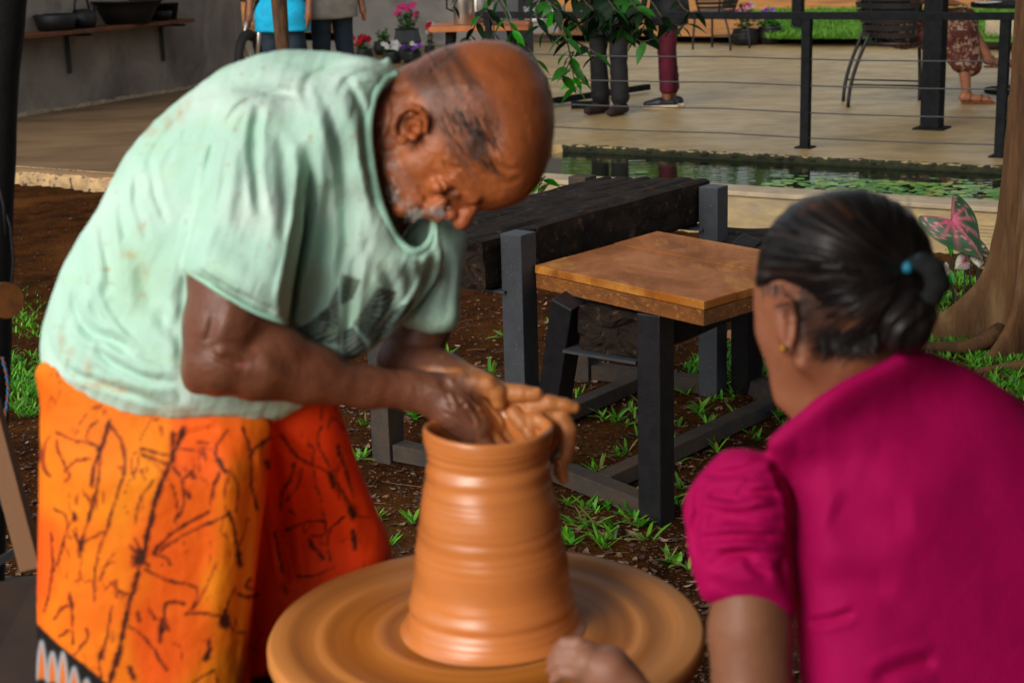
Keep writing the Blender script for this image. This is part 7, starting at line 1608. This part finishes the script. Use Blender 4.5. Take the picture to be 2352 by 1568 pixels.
# ---- garden floor: grass, litter, clods, twigs
def grass_at(u, v, n, spread, s=1.0):
    out = []
    for _ in range(n):
        g = gr(u + random.gauss(0, spread), v + random.gauss(0, spread * .45), 0); out.append((g[0], g[1], ground_z(g[0], g[1]), s * random.uniform(.7, 1.25), .012))
    return out
random.seed(77)
def scatter_grass():
    sp = []
    for (u, v, n, r) in ((2160, 690, 45, 22), (2200, 640, 30, 20), (2205, 720, 26, 20), (2180, 790, 60, 30), (2220, 800, 50, 34), (2150, 830, 40, 26), (2240, 830, 30, 20), (2330, 840, 60, 30), (2345, 900, 60, 30), (2290, 880, 14, 20),
                         (60, 540, 70, 34), (110, 560, 45, 30), (45, 520, 40, 24), (40, 680, 70, 34), (85, 700, 60, 34), (60, 740, 50, 28), (40, 870, 70, 34), (80, 900, 60, 28), (60, 830, 40, 34), (50, 930, 24, 28), (150, 540, 12, 16),
                         (1600, 850, 22, 18), (1640, 840, 26, 24), (1690, 830, 34, 26), (1700, 870, 20, 20), (1670, 800, 14, 14), (1750, 850, 16, 14)):
        sp += grass_at(u, v, n, r, .85)
    o = blades_mesh(sp, 'grass', m_blade, 0.055, 0.0042, GREENS, .7, (4, 7)); tag(o, 'patches of broad-bladed bright green grass in the soil', 'grass', kind='stuff')
    # single sprouts under the furniture
    S = [(1160, 660), (1640, 700), (1100, 640), (1310, 650), (1265, 740), (1160, 770), (1035, 805), (1400, 800), (1440, 810), (1380, 805), (1130, 858), (1300, 790), (840, 970), (830, 1050), (950, 960), (975, 950), (945, 1195), (820, 1050), (990, 1190), (1415, 965), (1390, 960), (1450, 940), (1465, 960), (1440, 980), (1555, 970), (1540, 975), (1610, 960), (1630, 980), (1640, 1020),
         (1440, 1040), (1425, 1045), (1380, 1080), (1365, 1085), (1470, 930), (1475, 1000), (1550, 1020), (1545, 1060), (1690, 960), (1700, 990), (1730, 1000), (1600, 930), (1580, 910), (1640, 915), (1690, 920), (1720, 900), (1680, 905), (1790, 960), (1800, 980), (1750, 1010), (1735, 1010), (1540, 1140), (1555, 1150), (1560, 1120),
         (1310, 1150), (1330, 1180), (1320, 1200), (1345, 1160), (1375, 1170), (1395, 1160), (1365, 1190), (1405, 1200), (1440, 1150), (1425, 1170), (1345, 1215), (1370, 1240), (1385, 1230), (1460, 1170), (1470, 1205), (1480, 1230), (1455, 1195), (1300, 1230), (1415, 1225), (1540, 1275), (1560, 1290), (1585, 1300), (1320, 1240), (1390, 1250), (700, 1250), (905, 1235), (865, 1185), (1650, 1040), (1660, 880), (1330, 910), (1240, 560), (1800, 705), (1770, 690)]
    sp = []
    for (u, v) in S:
        for _ in range(1):
            g = gr(u + random.gauss(0, 3), v + random.gauss(0, 3), 0); sp.append((g[0], g[1], ground_z(g[0], g[1]), random.uniform(.85, 1.45), .006))
    marks = [(1205, 1110, "the low table's near post"), (893, 1048, "the low table's near left leg"), (1505, 1200, "the stool's front leg"), (1245, 1085, "the stool's slanting leg"), (1637, 905, "the low table's far right post"), (1345, 866, "the low table's far left leg"), (1400, 1120, "the near end of the stool's stretcher"),
             (1600, 1030, "the middle of the stool's stretcher"), (1775, 935, "the far end of the stool's stretcher"), (1560, 1300, "the pink sleeve"), (1410, 1250, "the wheel's far rim"), (820, 1050, "the orange sarong"), (1128, 857, "the fallen green leaf"), (1440, 990, "the bare soil under the board"), (1700, 770, "the half-buried stone")]
    ords = ['closest to', 'second closest to', 'third closest to', 'fourth closest to', 'fifth closest to', 'sixth closest to', 'seventh closest to', 'eighth closest to', 'ninth closest to', 'tenth closest to', 'eleventh closest to', 'twelfth closest to', 'thirteenth closest to', 'fourteenth closest to', 'fifteenth closest to', 'sixteenth closest to']
    by = {}
    for i, (u, v) in enumerate(S):
        m = min(range(len(marks)), key=lambda k: math.hypot(marks[k][0] - u, (marks[k][1] - v) * 1.6)); by.setdefault(m, []).append((math.hypot(marks[m][0] - u, (marks[m][1] - v) * 1.6), i))
    lab = {}
    for m, L_ in by.items():
        for r_, (_, i) in enumerate(sorted(L_)): lab[i] = 'green grass sprout ' + ords[min(r_, 15)] + ' ' + marks[m][2]
    for i, q in enumerate(sp):
        o = blades_mesh([q], 'grass_sprout', m_blade, 0.055, 0.0050, GREENS + [(0.14, 0.42, 0.02), (0.28, 0.26, 0.06)], .85, (6, 10)); tag(o, lab[i], 'grass sprout', 'grass sprouts in the soil')
scatter_grass()
def litter():
    cols = [(0.20, 0.10, 0.05), (0.12, 0.06, 0.035), (0.30, 0.19, 0.11), (0.36, 0.24, 0.15), (0.09, 0.045, 0.03), (0.16, 0.10, 0.07)]
    V = []; F = []; C = []; random.seed(91)
    def add(u, v, L, c):
        g = gr(u, v, 0); z = ground_z(g[0], g[1]) + .003; a = random.uniform(0, 6.28); d = np.array([math.cos(a), math.sin(a), random.uniform(-.15, .35)]); s = np.array([-d[1], d[0], random.uniform(-.3, .3)]); p = np.array([g[0], g[1], z]); w = L * random.uniform(.22, .36); b0 = len(V)
        cu = random.uniform(.1, .5) * L
        for k, t in enumerate((0, .3, .65, 1)):
            hw = w * (.05, .9, .85, .05)[k]; q = p + d * L * (t - .5) + np.array([0, 0, cu * (t - .5) ** 2 * 2]); V.extend([q - s * hw + np.array([0, 0, cu * .3]), q, q + s * hw + np.array([0, 0, cu * .3])]); C.extend([c, tuple(x * .8 for x in c), c])
        for k in range(3): q = b0 + 3 * k; F.extend([(q, q + 3, q + 4, q + 1), (q + 1, q + 4, q + 5, q + 2)])
    for _ in range(7000):
        v = random.uniform(600, 1560) ; u = random.uniform(-100, 2450)
        dens = .5 + .5 * float(vnoise(np.array([[u / 100.0, v / 60.0]]), 1.3, 500, 2)[0] > -.1)
        if random.random() > dens: continue
        add(u, v, random.uniform(.008, .032), np.array(random.choice(cols)) * random.uniform(.7, 1.2))
    o = link('leaf_litter', mesh_np('leaf_litter', np.array(V), np.array(F), False, np.array(C, dtype=np.float32)), material('dead_leaf', (1, 1, 1), (.7, .7, .7), scale=40, rough=.8, attr=True, trans=.1)); tag(o, 'small curled dead brown leaves strewn on the soil', 'leaf litter', kind='stuff')
    # clods and crumbs
    ico = [(0, 0, 1), (.9, 0, .4), (.28, .85, .4), (-.72, .53, .4), (-.72, -.53, .4), (.28, -.85, .4), (0, 0, -.6)]; fi = [(0, 1, 2), (0, 2, 3), (0, 3, 4), (0, 4, 5), (0, 5, 1), (6, 2, 1), (6, 3, 2), (6, 4, 3), (6, 5, 4), (6, 1, 5)]
    n = 26000; rg = np.random.default_rng(12); base = np.array(ico); U = rg.uniform(-100, 2450, n); Vv = 480 + 1080 * rg.random(n) ** .8
    D = (Ov + 0)[None, :] * 0 + (Fv[None, :] + Rv[None, :] * ((U - CX) / FOC)[:, None] - Uv[None, :] * ((Vv - CY) / FOC)[:, None]); Gp = Ov + D * (-CAMH / D[:, 2])[:, None]
    nn = Gp[:, :2] @ TN[:2]; aa = Gp[:, :2] @ TA[:2]; ok = (nn < 8.1) & ~((aa < -5.3) & (nn > 7.2)); Gp = Gp[ok]; n = len(Gp)
    z = vnoise(Gp[:, :2], 0.9, 3, 3) * 0.025 + vnoise(Gp[:, :2], 0.14, 5, 3) * 0.012 + vnoise(Gp[:, :2], 0.05, 9, 2) * 0.006 - 0.006; Gp[:, 2] = z + np.where(aa[ok] < -5.3, 0.115 * np.clip((nn[ok] - 4.6) / 2.2, 0, 1), 0)
    s = rg.gamma(2.0, .0019, n)[:, None, None] + .0015; s = np.minimum(s, .016); Vt = (Gp[:, None, :] + base[None] * s * rg.uniform(.6, 1.2, (n, 7, 1)) * np.array([1, 1, .7])).reshape(-1, 3)
    Ft = (np.array(fi)[None] + (np.arange(n) * 7)[:, None, None]).reshape(-1, 3); cc = np.array([(0.085, 0.040, 0.022), (0.05, 0.025, 0.014), (0.14, 0.065, 0.03), (0.03, 0.016, 0.010), (0.22, 0.11, 0.055)])[rg.choice(5, n, p=[.35, .3, .15, .15, .05])]
    o = link('soil_crumbs', mesh_np('soil_crumbs', Vt, Ft, False, np.repeat(cc, 7, axis=0).astype(np.float32)), material('soil_crumb', (1, 1, 1), (.8, .8, .8), rough=.95, attr=True)); tag(o, 'loose crumbs and clods of dark soil', 'soil crumbs', kind='stuff')
    # twigs
    b = MB(); 
    for _ in range(260):
        g = gr(random.uniform(700, 2352), random.uniform(620, 1300), 0); a = random.uniform(0, PI); L = random.uniform(.03, .16); z = ground_z(g[0], g[1]) + .004; d = np.array([math.cos(a), math.sin(a), 0]); p = np.array([g[0], g[1], z])
        b.tube([p, p + d * L * .5 + V3(-d[1] * .1 * L, d[0] * .1 * L, .004), p + d * L], [.0014, .0012, .0007], 4, cap=False)
    tag(b.obj('twigs', smat('dry_twig', (.16, .09, .055))), 'thin dry twigs scattered on the soil', 'twigs', kind='stuff')
    for (u, v, r, lab) in ((1700, 770, .055, 'pale brown stone half buried near the second table'), (1640, 745, .03, 'small pale stone left of the half-buried one'), (1393, 1222, .017, 'round brown nut lying in front of the stool'), (1210, 470, .02, 'small stone at the foot of the pond wall')):
        g = gr(u, v, 0); b = MB(); b.lathe([(.001, -.5 * r), (r * .8, -.2 * r), (r, .1 * r), (r * .7, .5 * r), (.001, .62 * r)], 9, c=(g[0], g[1], ground_z(g[0], g[1]) + .002), sy=.7, sx=1.3); tag(b.obj('stone', material('pale_stone', (.40, .26, .16), (.22, .13, .08), scale=30, rough=.9), smooth=True), lab, 'stone')
    # fallen green leaves
    for (u, v, s_, lab) in ((1128, 857, .05, 'fallen glossy green leaf lying between the hands and the table post'), (1160, 722, .03, 'fallen yellowing leaf near the beam table\'s post'), (1630, 1495 - 300, .02, 'small fallen leaf beside the stool')):
        g = gr(u, v, 0); o = bpy.data.objects.new('fallen_leaf', LM[2]); COL.objects.link(o); o.location = (g[0], g[1], ground_z(g[0], g[1]) + .008); o.scale = (s_ * 1.4,) * 3; o.rotation_euler = (0, .05, .2); tag(o, lab, 'fallen leaf')
litter()
